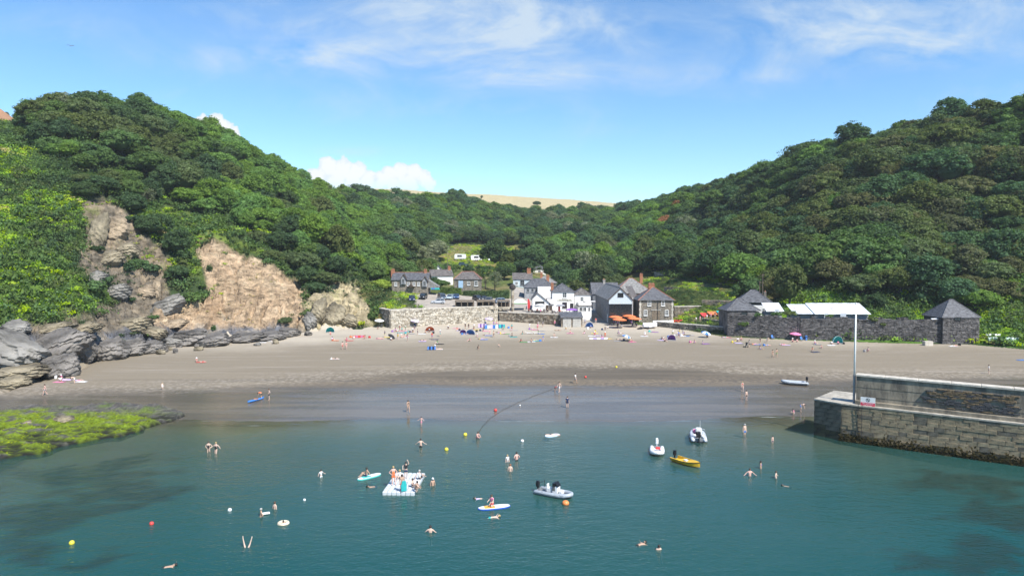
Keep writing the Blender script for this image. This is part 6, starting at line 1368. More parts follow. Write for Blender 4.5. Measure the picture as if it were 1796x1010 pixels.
BONES = ['PW', 'WC', 'CN', 'NH', 'HT'] + [a + '>' + b + s for s in 'lr' for a, b in (('C', 'S'), ('S', 'E'), ('E', 'A'), ('A', 'M'), ('P', 'I'), ('I', 'K'), ('K', 'F'), ('F', 'O'))]
def skin_mesh(name, vs, es, rad, root, sub=1):
    me = bpy.data.meshes.new(name + '_cage'); me.from_pydata(vs, es, []); o = bpy.data.objects.new(name + '_cage', me); COL.objects.link(o)
    md = o.modifiers.new('skin', 'SKIN'); md.use_smooth_shade = True
    if not me.skin_vertices: me.attributes
    sv = me.skin_vertices[0].data if me.skin_vertices else None
    for i, r in enumerate(rad): sv[i].radius = (r, r)
    sv[root].use_root = True
    if sub: sd = o.modifiers.new('sub', 'SUBSURF'); sd.levels = sub; sd.render_levels = sub
    dg = bpy.context.evaluated_depsgraph_get(); out = bpy.data.meshes.new_from_object(o.evaluated_get(dg)); out.name = name
    bpy.data.objects.remove(o); out.materials.clear(); return out
def lerp3(a, b, t): return tuple(x * (1 - t) + y * t for x, y in zip(a, b))
PMESH = {}
def jn(c): return c[0] if len(c) == 2 and c[0] in 'PWCNHT' else c
def body_mesh(kind):
    if ('body', kind) in PMESH: return PMESH[('body', kind)]
    J = joints(kind); names = list(J); ix = {n: i for i, n in enumerate(names)}; vs = [J[n] for n in names]; rad = [RAD[n[0]] for n in names]; es = [('P', 'W'), ('W', 'C'), ('C', 'N'), ('N', 'H'), ('H', 'T')]
    for s in 'lr': es += [('C', 'S' + s), ('S' + s, 'E' + s), ('E' + s, 'A' + s), ('A' + s, 'M' + s), ('P', 'I' + s), ('I' + s, 'K' + s), ('K' + s, 'F' + s), ('F' + s, 'O' + s)]
    es = [(ix[a], ix[b]) for a, b in es]
    for s in 'lr':                                   # calf swell, palm and five fingers
        A, M = Vector(J['A' + s]), Vector(J['M' + s]); d = (M - A).normalized(); side = d.cross(Vector((0, 1, .2))).normalized(); nrm = side.cross(d)
        for k, (off, ln, sp) in enumerate(((-.03, .062, -.5), (-.012, .07, -.15), (.008, .074, .05), (.026, .066, .25))):
            b = M + side * off * 1.0 + d * .03; t1 = b + d * ln * .5 + side * sp * .012; t2 = t1 + d * ln * .45 + nrm * .014
            i0 = len(vs); vs += [tuple(b), tuple(t1), tuple(t2)]; rad += [.0105, .0095, .0075]; es += [(ix['M' + s], i0), (i0, i0 + 1), (i0 + 1, i0 + 2)]
        th = A.lerp(M, .5) + side * -.035; t1 = th + side * -.03 + d * .03; t2 = t1 + d * .03; i0 = len(vs); vs += [tuple(th), tuple(t1), tuple(t2)]; rad += [.013, .011, .008]; es += [(ix['A' + s], i0), (i0, i0 + 1), (i0 + 1, i0 + 2)]
    me = skin_mesh('body', vs, es, rad, ix['P'], 1)
    # face: nose and ears raised out of the head surface
    H, T, N = Vector(J['H']), Vector(J['T']), Vector(J['N']); up = (T - N).normalized(); fw = Vector((0, -1, 0)) - up * Vector((0, -1, 0)).dot(up)
    if kind == 'lie' or kind == 'float': fw = Vector((0, 0, 1)) - up * up.z
    fw.normalize(); rt = fw.cross(up)
    for v in me.vertices:
        p = v.co - H; q = math.exp(-((p - fw * .095) .length / .035) ** 2); v.co += fw * .028 * q
        for sd in (-1, 1): v.co += rt * sd * .02 * math.exp(-((p - rt * sd * .095).length / .03) ** 2)
    PMESH[('body', kind)] = me; return me
def cloth_mesh(kind, c):
    if (c, kind) in PMESH: return PMESH[(c, kind)]
    J = joints(kind); L = lambda a, b, t: lerp3(J[a], J[b], t); V = []; E = []; r = []; g = 1.14
    def a(p, rr): V.append(p); r.append(rr); return len(V) - 1
    if c in ('trunks', 'briefs', 'leggings'):
        t = {'trunks': .62, 'briefs': .1, 'leggings': .95}[c]; p = a(J['P'], RAD['P'] * g); w = a(L('P', 'W', .45), RAD['P'] * 1.02); E.append((p, w))
        for s in 'lr': h = a(J['I' + s], RAD['I'] * g); k = a(L('I' + s, 'K' + s, t), (.082 if t < .3 else .078) * g); E += [(p, h), (h, k)]
    elif c in ('shirt', 'top', 'swimsuit', 'wetsuit', 'dress'):
        p = a(J['P'] if c != 'top' else L('W', 'C', .55), RAD['P' if c != 'top' else 'C'] * (g if c != 'top' else 1.06)); 
        w = a(J['W'] if c != 'top' else L('W', 'C', .8), RAD['W'] * (g + .02) if c != 'top' else RAD['C'] * 1.08); k = a(J['C'], RAD['C'] * 1.1); E += [(p, w), (w, k)]
        n = a(L('C', 'N', .55), .085); E.append((k, n))
        for s in 'lr':
            sh = a(lerp3(J['C'], J['S' + s], .5 if c in ('top', 'swimsuit', 'dress') else 1.0), RAD['S'] * (1.2 if c not in ('top', 'swimsuit', 'dress') else 1.0)); E.append((k, sh))
            if c in ('shirt', 'wetsuit'): e = a(L('S' + s, 'E' + s, .62 if c == 'shirt' else .95), .056); E.append((sh, e))
            if c in ('swimsuit', 'wetsuit', 'dress'):
                h = a(L('P', 'I' + s, .8), RAD['I'] * g); q = a(L('I' + s, 'K' + s, .06 if c == 'swimsuit' else .6), .088 if c != 'dress' else .125); E += [(p, h), (h, q)]
    PMESH[(c, kind)] = skin_mesh({'trunks': 'swim_shorts', 'briefs': 'bikini_bottom', 'top': 'bikini_top', 'shirt': 't_shirt', 'leggings': 'leggings'}.get(c, c), V, E, r, 0, 1); return PMESH[(c, kind)]
def head_mesh(kind, c):
    if (c, kind) in PMESH: return PMESH[(c, kind)]
    J = joints(kind); H, T, N = Vector(J['H']), Vector(J['T']), Vector(J['N']); up = (T - N).normalized(); bk = Vector((0, 1, 0)); 
    if kind in ('lie', 'float'): bk = Vector((0, 0, -1))
    bk = (bk - up * bk.dot(up)).normalized(); sd = bk.cross(up); mb = MB(); ctr = H + up * .035 + bk * .018
    if c == 'hair': mb.ell((0, 0, 0), (.112, .118, .112), 12, 8)
    elif c == 'long_hair': mb.ell((0, 0, 0), (.114, .12, .112), 12, 8); mb.ell((0, .06, -.12), (.085, .05, .16), 10, 6)
    elif c == 'hat': mb.lathe([(.21, .03), (.2, .045), (.12, .055), (.11, .12), (.05, .15), (.01, .152)], 14); mb.ell((0, .02, 0), (.108, .11, .1), 10, 6)
    elif c == 'cap': mb.ell((0, 0, .01), (.113, .118, .112), 12, 8); mb.box((0, -.14, .02), (.15, .12, .015))
    me = mb.mesh({'hat': 'sun_hat', 'cap': 'cap'}.get(c, 'hair'), [], True)
    for v in me.vertices: p = v.co.copy(); v.co = ctr + sd * p.x + bk * p.y + up * p.z
    bm = bmesh.new(); bm.from_mesh(me); bmesh.ops.recalc_face_normals(bm, faces=bm.faces); bm.to_mesh(me); bm.free(); PMESH[(c, kind)] = me; return me
def pm(n, c, r=.8): return mat('cloth_' + n, c, r, .12, 8)
SKIN = [mat('skin_fair', (.60, .42, .33), .6, .06, 6), mat('skin_tan', (.45, .29, .205), .6, .06, 6), mat('skin_pink', (.62, .385, .32), .6, .06, 6), mat('skin_brown', (.28, .155, .095), .6, .06, 6)]
CL = {k: pm(k, v) for k, v in dict(black=(.015, .015, .018), navy=(.02, .035, .10), white=(.8, .8, .8), red=(.6, .05, .05), orange=(.75, .20, .07), pink=(.72, .22, .38), blue=(.06, .2, .55), teal=(.02, .42, .42), purple=(.28, .12, .42), grey=(.3, .3, .32), yellow=(.7, .55, .06), green=(.1, .3, .1), lilac=(.55, .45, .7)).items()}
HAIR = {k: mat('hair_' + k, v, .55, .2, 20) for k, v in dict(dark=(.02, .014, .01), brown=(.07, .04, .02), blond=(.42, .30, .14), grey=(.4, .39, .37), ginger=(.25, .09, .03)).items()}
def person(px, py, pose, label, wear=(('trunks', 'navy'),), hair=('hair', 'dark'), rz=0.0, s=1.0, skin=0, z=None, Y=None, group=None):
    """feet (or seat) at the photo point px,py; z: fixed height of the figure's base; degrees of turn in rz"""
    if Y is not None: p = at_y(px, py, Y)
    elif z is not None: p = at_z(px, py, z if z > -5 else 0)
    else: p = ground(px, py, 40, 400)
    return person_at(p, pose, label, wear, hair, rz, s, skin, group)
def person_at(p, pose, label, wear, hair, rz=0.0, s=1.0, skin=0, group=None):
    t = thing('person', label, 'person', tuple(p), R(rz), group); t.scale = (s, s, s)
    bm_ = body_mesh(pose)
    if not bm_.materials: bm_.materials.append(SKIN[0])
    put('body', bm_, t, mat=SKIN[skin])
    for c, col in wear:
        m = cloth_mesh(pose, c)
        if not m.materials: m.materials.append(CL['black'])
        put(m.name.split('.')[0], m, t, mat=CL[col])
    h, col = hair; m = head_mesh(pose, h)
    if not m.materials: m.materials.append(HAIR['dark'])
    put(m.name.split('.')[0], m, t, mat=HAIR[col] if col in HAIR else CL[col])
    return t
def wader(px, py, pose, label, depth, **k):
    """a bather cut by the water surface at photo point px,py, standing depth metres deep"""
    p = at_z(px, py, 0); s = k.get('s', 1.0); return person_at((p.x, p.y, -depth * s), pose, label, k.pop('wear', (('trunks', 'navy'),)), k.pop('hair', ('hair', 'dark')), k.get('rz', 0), s, k.get('skin', 0))
T_, B_, S_ = 'trunks', 'briefs', 'swimsuit'
def bathers():
    W2 = lambda a: ((B_, a), ('top', a))
    wader(366, 793, 'hips', 'woman in dark swimsuit wading, left of the pair at the left shallows', .45, wear=((S_, 'black'),), hair=('hair', 'brown'), rz=10); wader(379, 795, 'wade', 'woman in dark swimsuit wading, right of the pair at the left shallows', .4, wear=((S_, 'black'),), hair=('hair', 'blond'), rz=-10)
    wader(563, 836, 'wade', 'child in white rash vest wading alone left of the paddleboard', .75, wear=(('shirt', 'white'), (T_, 'white')), s=.8, rz=60)
    wader(482, 892, 'stand', 'bare backed man standing waist deep behind the two left swimmers', 1.05, rz=150, hair=('hair', 'brown')); wader(458, 905, 'hips', 'tanned bald man standing waist deep holding a float', 1.0, rz=-60, hair=('hair', 'grey'), skin=1)
    wader(432, 960, 'float', 'swimmer on their back with both legs raised in a V', .2, rz=180, skin=0, wear=((B_, 'navy'),)); p = at_z(290, 994, 0); person_at((p.x, p.y, -.17), 'prone', 'swimmer doing front crawl at the bottom left', ((T_, 'black'),), ('hair', 'dark'), -70, 1, 1)
    p = at_z(657, 853, 0); person_at((p.x, p.y, -.19), 'prone', 'swimmer gliding beside the turquoise paddleboard', ((T_, 'navy'),), ('hair', 'dark'), 100, 1, 1); p = at_z(862, 907, 0); person_at((p.x, p.y, -.15), 'prone', 'blond swimmer with arms spread just below the blue paddleboard', ((T_, 'teal'),), ('hair', 'blond'), -80, 1, 0)
    wader(755, 933, 'wade', 'dark haired bather seen from behind below the raft', 1.15, rz=175); wader(759, 851, 'stand', 'tanned bather in white cap standing beside the raft', .95, hair=('cap', 'white'), rz=30, skin=1)
    wader(739, 746, 'wade', 'pink skinned child wading in the shallows right of the dark costumed walker', .15, s=.75, wear=((T_, 'pink'),), rz=-20, skin=2); wader(738, 784, 'wade', 'man in black shorts standing knee deep below the pink skinned child', .7, wear=((T_, 'black'),), rz=180); wader(837, 769, 'crouch', 'sunburnt bather crouching in the water by the yellow buoy', .2, wear=((T_, 'red'),), skin=2, rz=40, hair=('hair', 'brown'))
    wader(890, 810, 'stand', 'pale boy with light hair, left of three bathers above the grey boat', .8, wear=(('shirt', 'white'), (T_, 'grey')), hair=('hair', 'blond'), rz=30, s=.9); wader(906, 807, 'hips', 'man in black shorts, right of three bathers above the grey boat', .8, wear=((T_, 'black'),), skin=2, rz=-150); wader(895, 826, 'stand', 'broad pale man, nearest of three bathers above the grey boat', .95, rz=180, hair=('hair', 'ginger'))
    wader(843, 874, 'prone', 'swimmer in lilac vest splashing above the blue paddleboard', .17, wear=(('shirt', 'lilac'),), rz=100, s=.85); wader(1306, 762, 'stand', 'stout man in blue shorts standing knee deep near the pier', .42, wear=((T_, 'blue'),), hair=('hair', 'grey'), s=1.06, rz=20); wader(1355, 776, 'stand', 'dark haired child standing waist deep near the pier corner', .55, s=.72, rz=30)
    wader(1334, 821, 'stand', 'dark haired woman, back one of the three bathers right of the yellow boat', .9, wear=W2('purple'), hair=('long_hair', 'dark'), rz=70, skin=1); wader(1315, 834, 'wade', 'man with arms spread, left of the three bathers right of the yellow boat', .95, rz=0, hair=('hair', 'brown'), skin=2); wader(1361, 838, 'wade', 'pale boy leaning, right of the three bathers right of the yellow boat', .9, rz=60, hair=('hair', 'brown'), s=.9)
    p = at_z(1384, 853, 0); person_at((p.x, p.y, -.2), 'prone', 'dark haired swimmer beyond the bathers near the pier', ((T_, 'black'),), ('hair', 'dark'), 60, .95, 1); wader(1155, 963, 'perch', 'dark haired bather floating upright at the bottom centre', .5, wear=((S_, 'navy'),), hair=('long_hair', 'dark'), rz=10); p = at_z(1120, 955, 0); person_at((p.x, p.y, -.16), 'prone', 'swimmer reaching forward left of the bather at the bottom centre', ((T_, 'black'),), ('hair', 'dark'), -60, 1, 1)
    wader(497, 920, 'perch', 'child sitting in a pale swim ring', .35, s=.75, rz=20, skin=1)
    # on the wet sand and in the film of water
    person(716, 723, 'walk', 'walker in dark patterned costume on the wet sand left of the rope', (('top', 'black'), (B_, 'black')), ('long_hair', 'brown'), 30, 1.02, 1); person(995, 716, 'stand', 'person in navy wetsuit standing at the water edge', (('wetsuit', 'navy'),), ('hair', 'brown'), 160, 1, 0); person(981, 688, 'walk', 'pale man walking near the head of the rope', ((T_, 'white'),), ('hair', 'brown'), -40, 1.0, 0); person(973, 687, 'bend', 'child in dark clothes bending beside the pale man', (('shirt', 'red'), (T_, 'black')), ('hair', 'dark'), 60, .72, 1)
    person(1009, 673, 'walk', 'man in white shirt walking on the wet sand', (('shirt', 'white'), (T_, 'grey')), ('hair', 'dark'), 60, 1, 1); person(1302, 687, 'walk', 'woman in red walking ahead on the wet sand towards the pier', (('top', 'red'), (B_, 'red')), ('hair', 'blond'), -10, .95, 0); person(1309, 702, 'stand', 'bare chested boy standing near the woman in red', ((T_, 'black'),), ('hair', 'dark'), 20, .9, 0)
    person(1404, 723, 'bend', 'woman in blue shorts bending over a small child', (('top', 'navy'), (T_, 'blue')), ('long_hair', 'brown'), 70, 1, 0); person(1392, 727, 'crouch', 'small child in pink and white playing at the water edge', (('shirt', 'pink'), (B_, 'white')), ('hair', 'dark'), -70, .75, 0)
    person(459, 701, 'bend', 'person in orange lifting the end of the blue kayak', (('shirt', 'orange'), (T_, 'black')), ('hair', 'brown'), -80, .95, 1); person(472, 702, 'hips', 'man in black shorts with hands on hips beside the kayak', ((T_, 'black'),), ('hair', 'brown'), -60, 1, 0)
    person(601, 613, 'walk', 'left of two bathers in red strolling below the teal tent', ((T_, 'red'),), ('hair', 'dark'), 0, 1, 2); person(607.5, 613, 'walk', 'right of two bathers in red strolling below the teal tent', (('top', 'red'), (B_, 'red')), ('long_hair', 'brown'), 10, 1, 2)
    person(1355, 628, 'walk', 'left of a couple walking towards the sea below the dark wall', (W2('black')), ('long_hair', 'brown'), 10, 1, 1); person(1362, 627, 'walk', 'right of a couple walking towards the sea below the dark wall', ((T_, 'green'),), ('hair', 'dark'), -5, 1.02, 1); person(1734, 656, 'stand', 'lone person in white shirt standing on the sand behind the pier', (('shirt', 'white'), (T_, 'grey')), ('hair', 'brown'), 60, 1, 0)
    person(285, 684, 'walk', 'small child in white standing alone on the left beach', (('dress', 'white'),), ('hair', 'blond'), 30, .72, 0); person(79, 694, 'walk', 'sunburnt man walking beside the weedy reef', ((T_, 'grey'),), ('hair', 'brown'), -60, 1, 2); person(131, 673, 'bend', 'person leaning over beside the pink towels at the left rocks', ((T_, 'white'),), ('hair', 'dark'), -70, 1, 0)
    person(859, 588, 'walk', 'pale bather walking off the sand below the blue windbreak', ((T_, 'pink'),), ('hair', 'brown'), 20, 1, 0); person(866, 592, 'walk', 'bather in dark shorts beside the pale bather under the sea wall', ((T_, 'black'),), ('hair', 'dark'), 40, 1, 1); person(838, 613, 'crouch', 'person in dark clothes crouching alone on the middle sand', (('shirt', 'black'), (T_, 'black')), ('hair', 'dark'), 60, .9, 1); person(875, 608, 'sit', 'small child sitting alone on the middle sand', ((T_, 'white'),), ('hair', 'brown'), 30, .75, 0)
    person(1180, 590, 'stand', 'tall person standing behind the purple tent', (('shirt', 'white'), (T_, 'green')), ('hair', 'brown'), 10, 1.02, 1); person(1045, 568, 'stand', 'person in a red top standing at the foot of the lane', (('shirt', 'red'), (T_, 'grey')), ('hair', 'dark'), 20, 1, 0); person(1333, 605, 'stand', 'person in black standing by the dark wall', (('shirt', 'black'), (T_, 'black')), ('hair', 'dark'), 30, 1, 0); person(1345, 601, 'bend', 'pale person bending by the dark wall left of the blue chair', ((T_, 'white'),), ('hair', 'blond'), 40, .95, 0)
    person(1314, 609, 'stand', 'person pushing the dark pushchair below the boathouse', (('shirt', 'grey'), (T_, 'navy')), ('hair', 'brown'), 90, 1, 0); person(1026, 570, 'walk', 'person in blue walking beside the beach store', (('shirt', 'blue'), (T_, 'navy')), ('hair', 'brown'), 60, 1, 0)
bathers()
# ------------------------------------------------------------------ boats and floats
M_TUBE = mat('grey_tube', (.36, .40, .44), .5, .08, 3); M_TUBEW = mat('white_tube', (.78, .80, .80), .5, .05, 3); M_HULL = mat('dark_hull', (.03, .033, .04), .4, .2, 3); M_ENG = mat('engine_black', (.012, .012, .014), .35, .1, 4); M_ENGW = mat('engine_white', (.72, .73, .74), .35, .05, 4)
M_YEL = mat('yellow_gelcoat', (.72, .44, .03), .4, .1, 2); M_ALU = mat('silver_tube', (.50, .54, .60), .4, .12, 3); M_SEATW = mat('white_vinyl', (.75, .75, .73), .5, .05, 5); M_RUB = mat('black_rubber', (.02, .02, .02), .6, .1, 5); M_DECKG = mat('deck_grey', (.22, .24, .26), .7, .15, 3)
def outboard(par, x, z=.45, s=1.0, m=None, y=0.0):
    e = MB().cbox((0, 0, .42 * s), (.42 * s, .34 * s, .52 * s), .1 * s).cbox((.02 * s, 0, .72 * s), (.34 * s, .28 * s, .16 * s), .06 * s).build('engine', m or M_ENG, par, (x, y, z))
    MB().box((0, 0, -.25 * s), (.16 * s, .12 * s, .9 * s)).box((-.06 * s, 0, -.72 * s), (.42 * s, .05 * s, .05 * s)).tube([(-.2 * s, 0, -.62 * s), (.18 * s, 0, -.62 * s)], .06 * s, 8).build('drive_leg', m or M_ENG, e)
    pr = MB()
    for k in range(3): pr.box((-.23 * s, .1 * s * math.cos(k * 2.09), -.62 * s + .1 * s * math.sin(k * 2.09)), (.03 * s, .12 * s, .12 * s))
    pr.build('propeller', M_IRON, e); return e
def inflatable(name, label, stern, bow, beam, r, m, L=None, dry=False, cat='boat', floor=None):
    """U of inflated tube with pointed ends, transom, floor and V hull; bow to +x"""
    a, b = Vector(stern), Vector(bow); rz = math.atan2(b.y - a.y, b.x - a.x); L = L or (b - a).length; c = (a + b) / 2
    t = thing(name, label, cat, (c.x, c.y, c.z), rz); h = beam / 2 - r; pts = []
    for s in (1, -1):
        q = [(-L / 2 - .25, s * h, r * .9), (-L / 2, s * h, r * .95), (-L * .1, s * h * 1.02, r), (L * .18, s * h, r * 1.1), (L * .33, s * h * .82, r * 1.3), (L * .44, s * h * .45, r * 1.6)]
        pts = q if s == 1 else pts + [(L * .485, 0, r * 1.75)] + q[::-1]
    rs_ = [r * .25, r * .95, r, r, r * .97, r * .9, r * .88, r * .9, r * .97, r, r, r * .95, r * .25]
    tb = MB().tube(pts, rs_, 10).build('tube', m, t, smooth=True)
    MB().tube([(p[0] * (1.0 if abs(p[0]) < L * .4 else .995), p[1] * (1 + r / max(h, .1) * .96) if abs(p[1]) > .05 else 0, p[2]) if abs(p[1]) > .05 else (p[0] + r * .9, 0, p[2]) for p in pts[1:-1]], .025, 5).build('rubbing_strake', M_RUB, tb)
    fl = MB(); fl.prism([(-L / 2 + .05, -h), (L * .2, -h), (L * .42, 0), (L * .2, h), (-L / 2 + .05, h)], .05, 'z', r * .55); fl.build('floor', floor or M_DECKG, t)
    hl = MB(); k = [(-L / 2, -h * 1.05, r * .5), (L * .2, -h * 1.05, r * .55), (L * .47, 0, r * 1.2), (L * .2, h * 1.05, r * .55), (-L / 2, h * 1.05, r * .5), (-L / 2, 0, -.28), (L * .15, 0, -.25)]
    hl.add(k, [(0, 1, 6, 5), (1, 2, 6), (2, 3, 6), (3, 4, 5, 6), (0, 5, 4), (0, 4, 3, 2, 1)]).build('hull', M_HULL if m is not M_TUBEW else M_TUBEW, t)
    MB().box((-L / 2 + .06, 0, r * 1.0), (.07, h * 2 - r * .6, r * 1.5)).build('transom', M_DECKG, t)
    MB().box((-L * .12, 0, r * 1.65), (.26, h * 2 + r * .6, .05)).build('thwart', M_SEATW if m is not M_TUBE else M_DECKG, t) if L < 3.6 else None
    gl = MB()
    for s in (1, -1):
        for i in range(5): x0 = -L * .3 + i * L * .13; gl.tube([(x0, s * (h + r * .55), r * 1.8), (x0 + L * .065, s * (h + r * .75), r * 1.55), (x0 + L * .13, s * (h + r * .55), r * 1.8)], .014, 4)
    gl.build('grab_line', M_RUB, t); return t, L, h
def W0(px, py, z=0.0): return at_z(px, py, z)
def boats():
    t, L, h = inflatable('rigid_inflatable', 'grey rigid inflatable boat with black steering console moored beside an orange buoy', W0(944, 862), W0(1004, 874), 2.2, .27, M_TUBE, L=4.6)
    c = MB().cbox((.15, 0, .78), (.75, .8, .85), .08).build('console', M_SEATW, t); MB().slab([(.58, -.45, 1.2), (.58, .45, 1.2), (.2, .42, 1.72), (.2, -.42, 1.72)], .04).build('windscreen', M_ENG, c); MB().box((.0, 0, 1.1), (.36, .8, .95)).build('cover', M_ENG, c)
    MB().cbox((-.75, 0, .62), (.7, .55, .5), .08).cbox((-1.0, 0, 1.05), (.14, .5, .45), .05).build('seat', M_SEATW, t); MB().cbox((.85, 0, .55), (.5, .7, .36), .06).build('bow_locker', M_SEATW, t); outboard(t, -L / 2 - .1, .52, 1.1)
    fr = MB(); [fr.tube([(-1.85, s * .75, .45), (-1.8, s * .7, 1.35)], .035, 6) for s in (1, -1)]; fr.tube([(-1.8, -.7, 1.35), (-1.8, .7, 1.35)], .035, 6); fr.build('roll_bar', M_IRON, t)
    t.scale = (.76, .76, .76)
    t, L, h = inflatable('dinghy', 'small white inflatable dinghy with white outboard pointing towards the camera', W0(1152, 786), W0(1152.5, 803), 1.65, .25, M_TUBEW, L=2.9, cat='boat', floor=M_TUBEW); outboard(t, -L / 2 - .05, .55, .95, M_ENGW); MB().cbox((-.3, .1, .5), (.3, .5, .25), .05).build('fuel_tank', CL['red'], t)
    t, L, h = inflatable('rigid_inflatable', 'silver inflatable boat seen from its stern with dark outboard near the shore', W0(1227, 779), W0(1221, 757), 1.95, .27, M_ALU, L=4.2); outboard(t, -L / 2 - .08, .5, 1.0)
    MB().cbox((.4, -.1, .75), (.6, .7, .8), .08).build('console', M_SEATW, t); MB().cbox((-.4, 0, .6), (.6, .6, .5), .08).build('seat', M_ENG, t); fr = MB(); [fr.tube([(-1.2, s * .75, .4), (-1.3, s * .7, 1.4), (-1.3, 0, 1.5)], .03, 6) for s in (1, -1)]; fr.build('arch', M_ALU, t); MB().cbox((.95, .3, .6), (.5, .5, .4), .06).build('bag', CL['pink'], t); MB().tube([(.7, -.3, .9), (.7, -.3, 2.0)], .015, 5).build('aerial', M_PAINT, t); MB().ell((-1.6, -.45, .65), (.22, .2, .2), 8, 6).ell((-1.5, .5, .65), (.22, .2, .2), 8, 6).build('fender', M_TUBEW, t)
    # yellow open boat
    a, b = W0(1180, 806), W0(1230, 822); rz = math.atan2(b.y - a.y, b.x - a.x); L = 4.3; t = thing('motor_boat', 'yellow open motor boat with black rubbing strip and black outboard', 'boat', tuple((a + b) / 2), rz)
    def sec(x): f = max(0, (x + L / 2) / L); wv = .84 * (1 - max(0, (f - .45) / .55) ** 2.2) + .02; sh = .52 + .26 * max(0, f - .4) ** 1.5 * 2; return wv, sh
    N = 14; vs = []; fs = []
    for i in range(N):
        x = -L / 2 + L * i / (N - 1); wv, sh = sec(x); kz = -.22 + max(0, (i / (N - 1) - .6)) * 1.1
        vs += [(x, -wv, sh), (x, -wv * .82, min(sh, .1 + .05)), (x, 0, kz), (x, wv * .82, min(sh, .15)), (x, wv, sh), (x, wv * .8, sh + .03), (x, wv * .74, .18), (x, -wv * .74, .18), (x, -wv * .8, sh + .03)]
    for i in range(N - 1):
        for k in range(9): j = (k + 1) % 9; fs.append((i * 9 + k, i * 9 + j, (i + 1) * 9 + j, (i + 1) * 9 + k))
    fs += [tuple(range(8, -1, -1)), tuple(range((N - 1) * 9, N * 9))]
    hu = MB().add(vs, fs).build('hull', M_YEL, t)
    st = MB(); [st.tube([(-L / 2 + L * i / 13, s * (sec(-L / 2 + L * i / 13)[0] + .01), sec(-L / 2 + L * i / 13)[1] - .05) for i in range(14)], .045, 6) for s in (1, -1)]; st.build('rubbing_strip', M_RUB, hu)
    dk = MB(); dk.add([(L * .12, -sec(L * .12)[0] * .8, sec(L * .12)[1] + .02), (L * .12, sec(L * .12)[0] * .8, sec(L * .12)[1] + .02), (L * .32, sec(L * .32)[0] * .85, sec(L * .32)[1] + .03), (L * .48, 0, sec(L * .48)[1] + .04), (L * .32, -sec(L * .32)[0] * .85, sec(L * .32)[1] + .03), (L * .12, 0, sec(L * .12)[1] + .12)], [(0, 5, 4), (5, 1, 2), (5, 2, 3), (5, 3, 4)]).build('foredeck', M_YEL, t, fixn=False)
    MB().cbox((-.75, 0, .42), (.35, 1.25, .1), .03).cbox((.1, 0, .42), (.32, 1.3, .1), .03).build('thwart', M_YEL, t); MB().cbox((.1, -.3, .6), (.4, .4, .25), .05).build('cushion', M_SEATW, t); MB().cbox((-.3, .2, .35), (.5, .5, .3), .06).build('bag', CL['white'], t); MB().cbox((.45, .2, .4), (.4, .5, .3), .06).build('crate', mat('brown_box', (.2, .1, .06), .8), t); outboard(t, -L / 2 + .1, .55, 1.05)
    t.scale = (.82, .82, .82)
    # grey tender drawn up on the sand
    a = ground(1414, 676, 60, 200); b = ground(1372, 674, 60, 200); a.z += .08; b.z += .12
    t, L, h = inflatable('dinghy', 'grey inflatable dinghy lying on the wet sand by the pier', a, b, 1.7, .24, M_TUBE, L=3.9); outboard(t, -L / 2 + .0, .6, .85)
    # paddleboards
    def board(label, a, b, w, m0, m1, m2=None):
        a, b = Vector(a), Vector(b); rz = math.atan2(b.y - a.y, b.x - a.x); L = (b - a).length; t = thing('paddleboard', label, 'paddleboard', tuple((a + b) / 2), rz)
        def outl(x): f = x / (L / 2); return w / 2 * max(0, 1 - abs(f) ** 3.2) ** .6
        def part(n, x0, x1, z, hgt, m, ins=1.0): xs = np.linspace(x0, x1, 16); MB().prism([(x, -outl(x) * ins) for x in xs] + [(x, outl(x) * ins) for x in xs[::-1]], hgt, 'z', z).build(n, m, t)
        part('rail', -L / 2 + .02, L / 2 - .02, -.04, .13, m1); part('deck', -L / 2 + .08, L / 2 - .08, .09, .03, m0, .86); part('tail_pad', -L * .3, L * .02, .121, .012, m2 or m1, .7); MB().box((-L * .4, 0, -.14), (.2, .02, .2)).build('fin', M_RUB, t); return t
    bt = mat('turquoise_board', (.10, .55, .50), .4, .05); bw = mat('white_board', (.80, .82, .82), .4, .04); bb = mat('blue_board', (.03, .10, .50), .4, .05); bo = mat('orange_pad', (.75, .38, .05), .6, .08)
    board('turquoise and white paddleboard with a seated rider left of the raft', W0(627, 842), W0(668, 831), .85, bw, bt); q = W0(643, 837); person_at((q.x, q.y, .12), 'sit', 'dark haired person sitting on the turquoise paddleboard', ((T_, 'navy'),), ('hair', 'dark'), -60, 1, 1)
    board('blue and white paddleboard with orange deck pad carrying a kneeling child', W0(838, 893), W0(895, 887), .95, bw, bb, bo); q = W0(863, 890); person_at((q.x, q.y, .13), 'kneel', 'child kneeling on the blue and white paddleboard', (('shirt', 'pink'), (T_, 'red')), ('hair', 'brown'), -40, .95, 0)
    board('pale lilo with two people lying on it near the water edge', W0(956, 766), W0(981, 762), 1.0, bw, mat('pale_blue_lilo', (.5, .66, .75), .5), bw)
    for k, (px, lb) in enumerate(((964, 'person lying on the left half of the pale lilo'), (972, 'person lying on the right half of the pale lilo'))): q = W0(px, 764); person_at((q.x, q.y, .02), 'lie', lb, ((T_, 'pink' if k else 'navy'),), ('hair', 'dark'), 80, .8, 0)
    # swimming raft of plastic cubes
    A, B, C = W0(670, 868), W0(727, 869), W0(746, 834); ux = (B - A); nx, ny = 7, 9; w = ux.length / nx; ux.normalize(); uy = (C - B); dl = uy.length / ny; uy.normalize()
    t = thing('raft', 'pale grey swimming raft of linked plastic cubes crowded with bathers', 'raft', tuple(A)); mcube = MB().cbox((0, 0, 0), (w - .02, w - .02, .42), .05).lathe([(.09, .2), (.09, .225), (.05, .23)], 8).mesh('float_block', mat('raft_grey', (.52, .56, .58), .6, .08, 2)); rz = math.atan2(ux.y, ux.x)
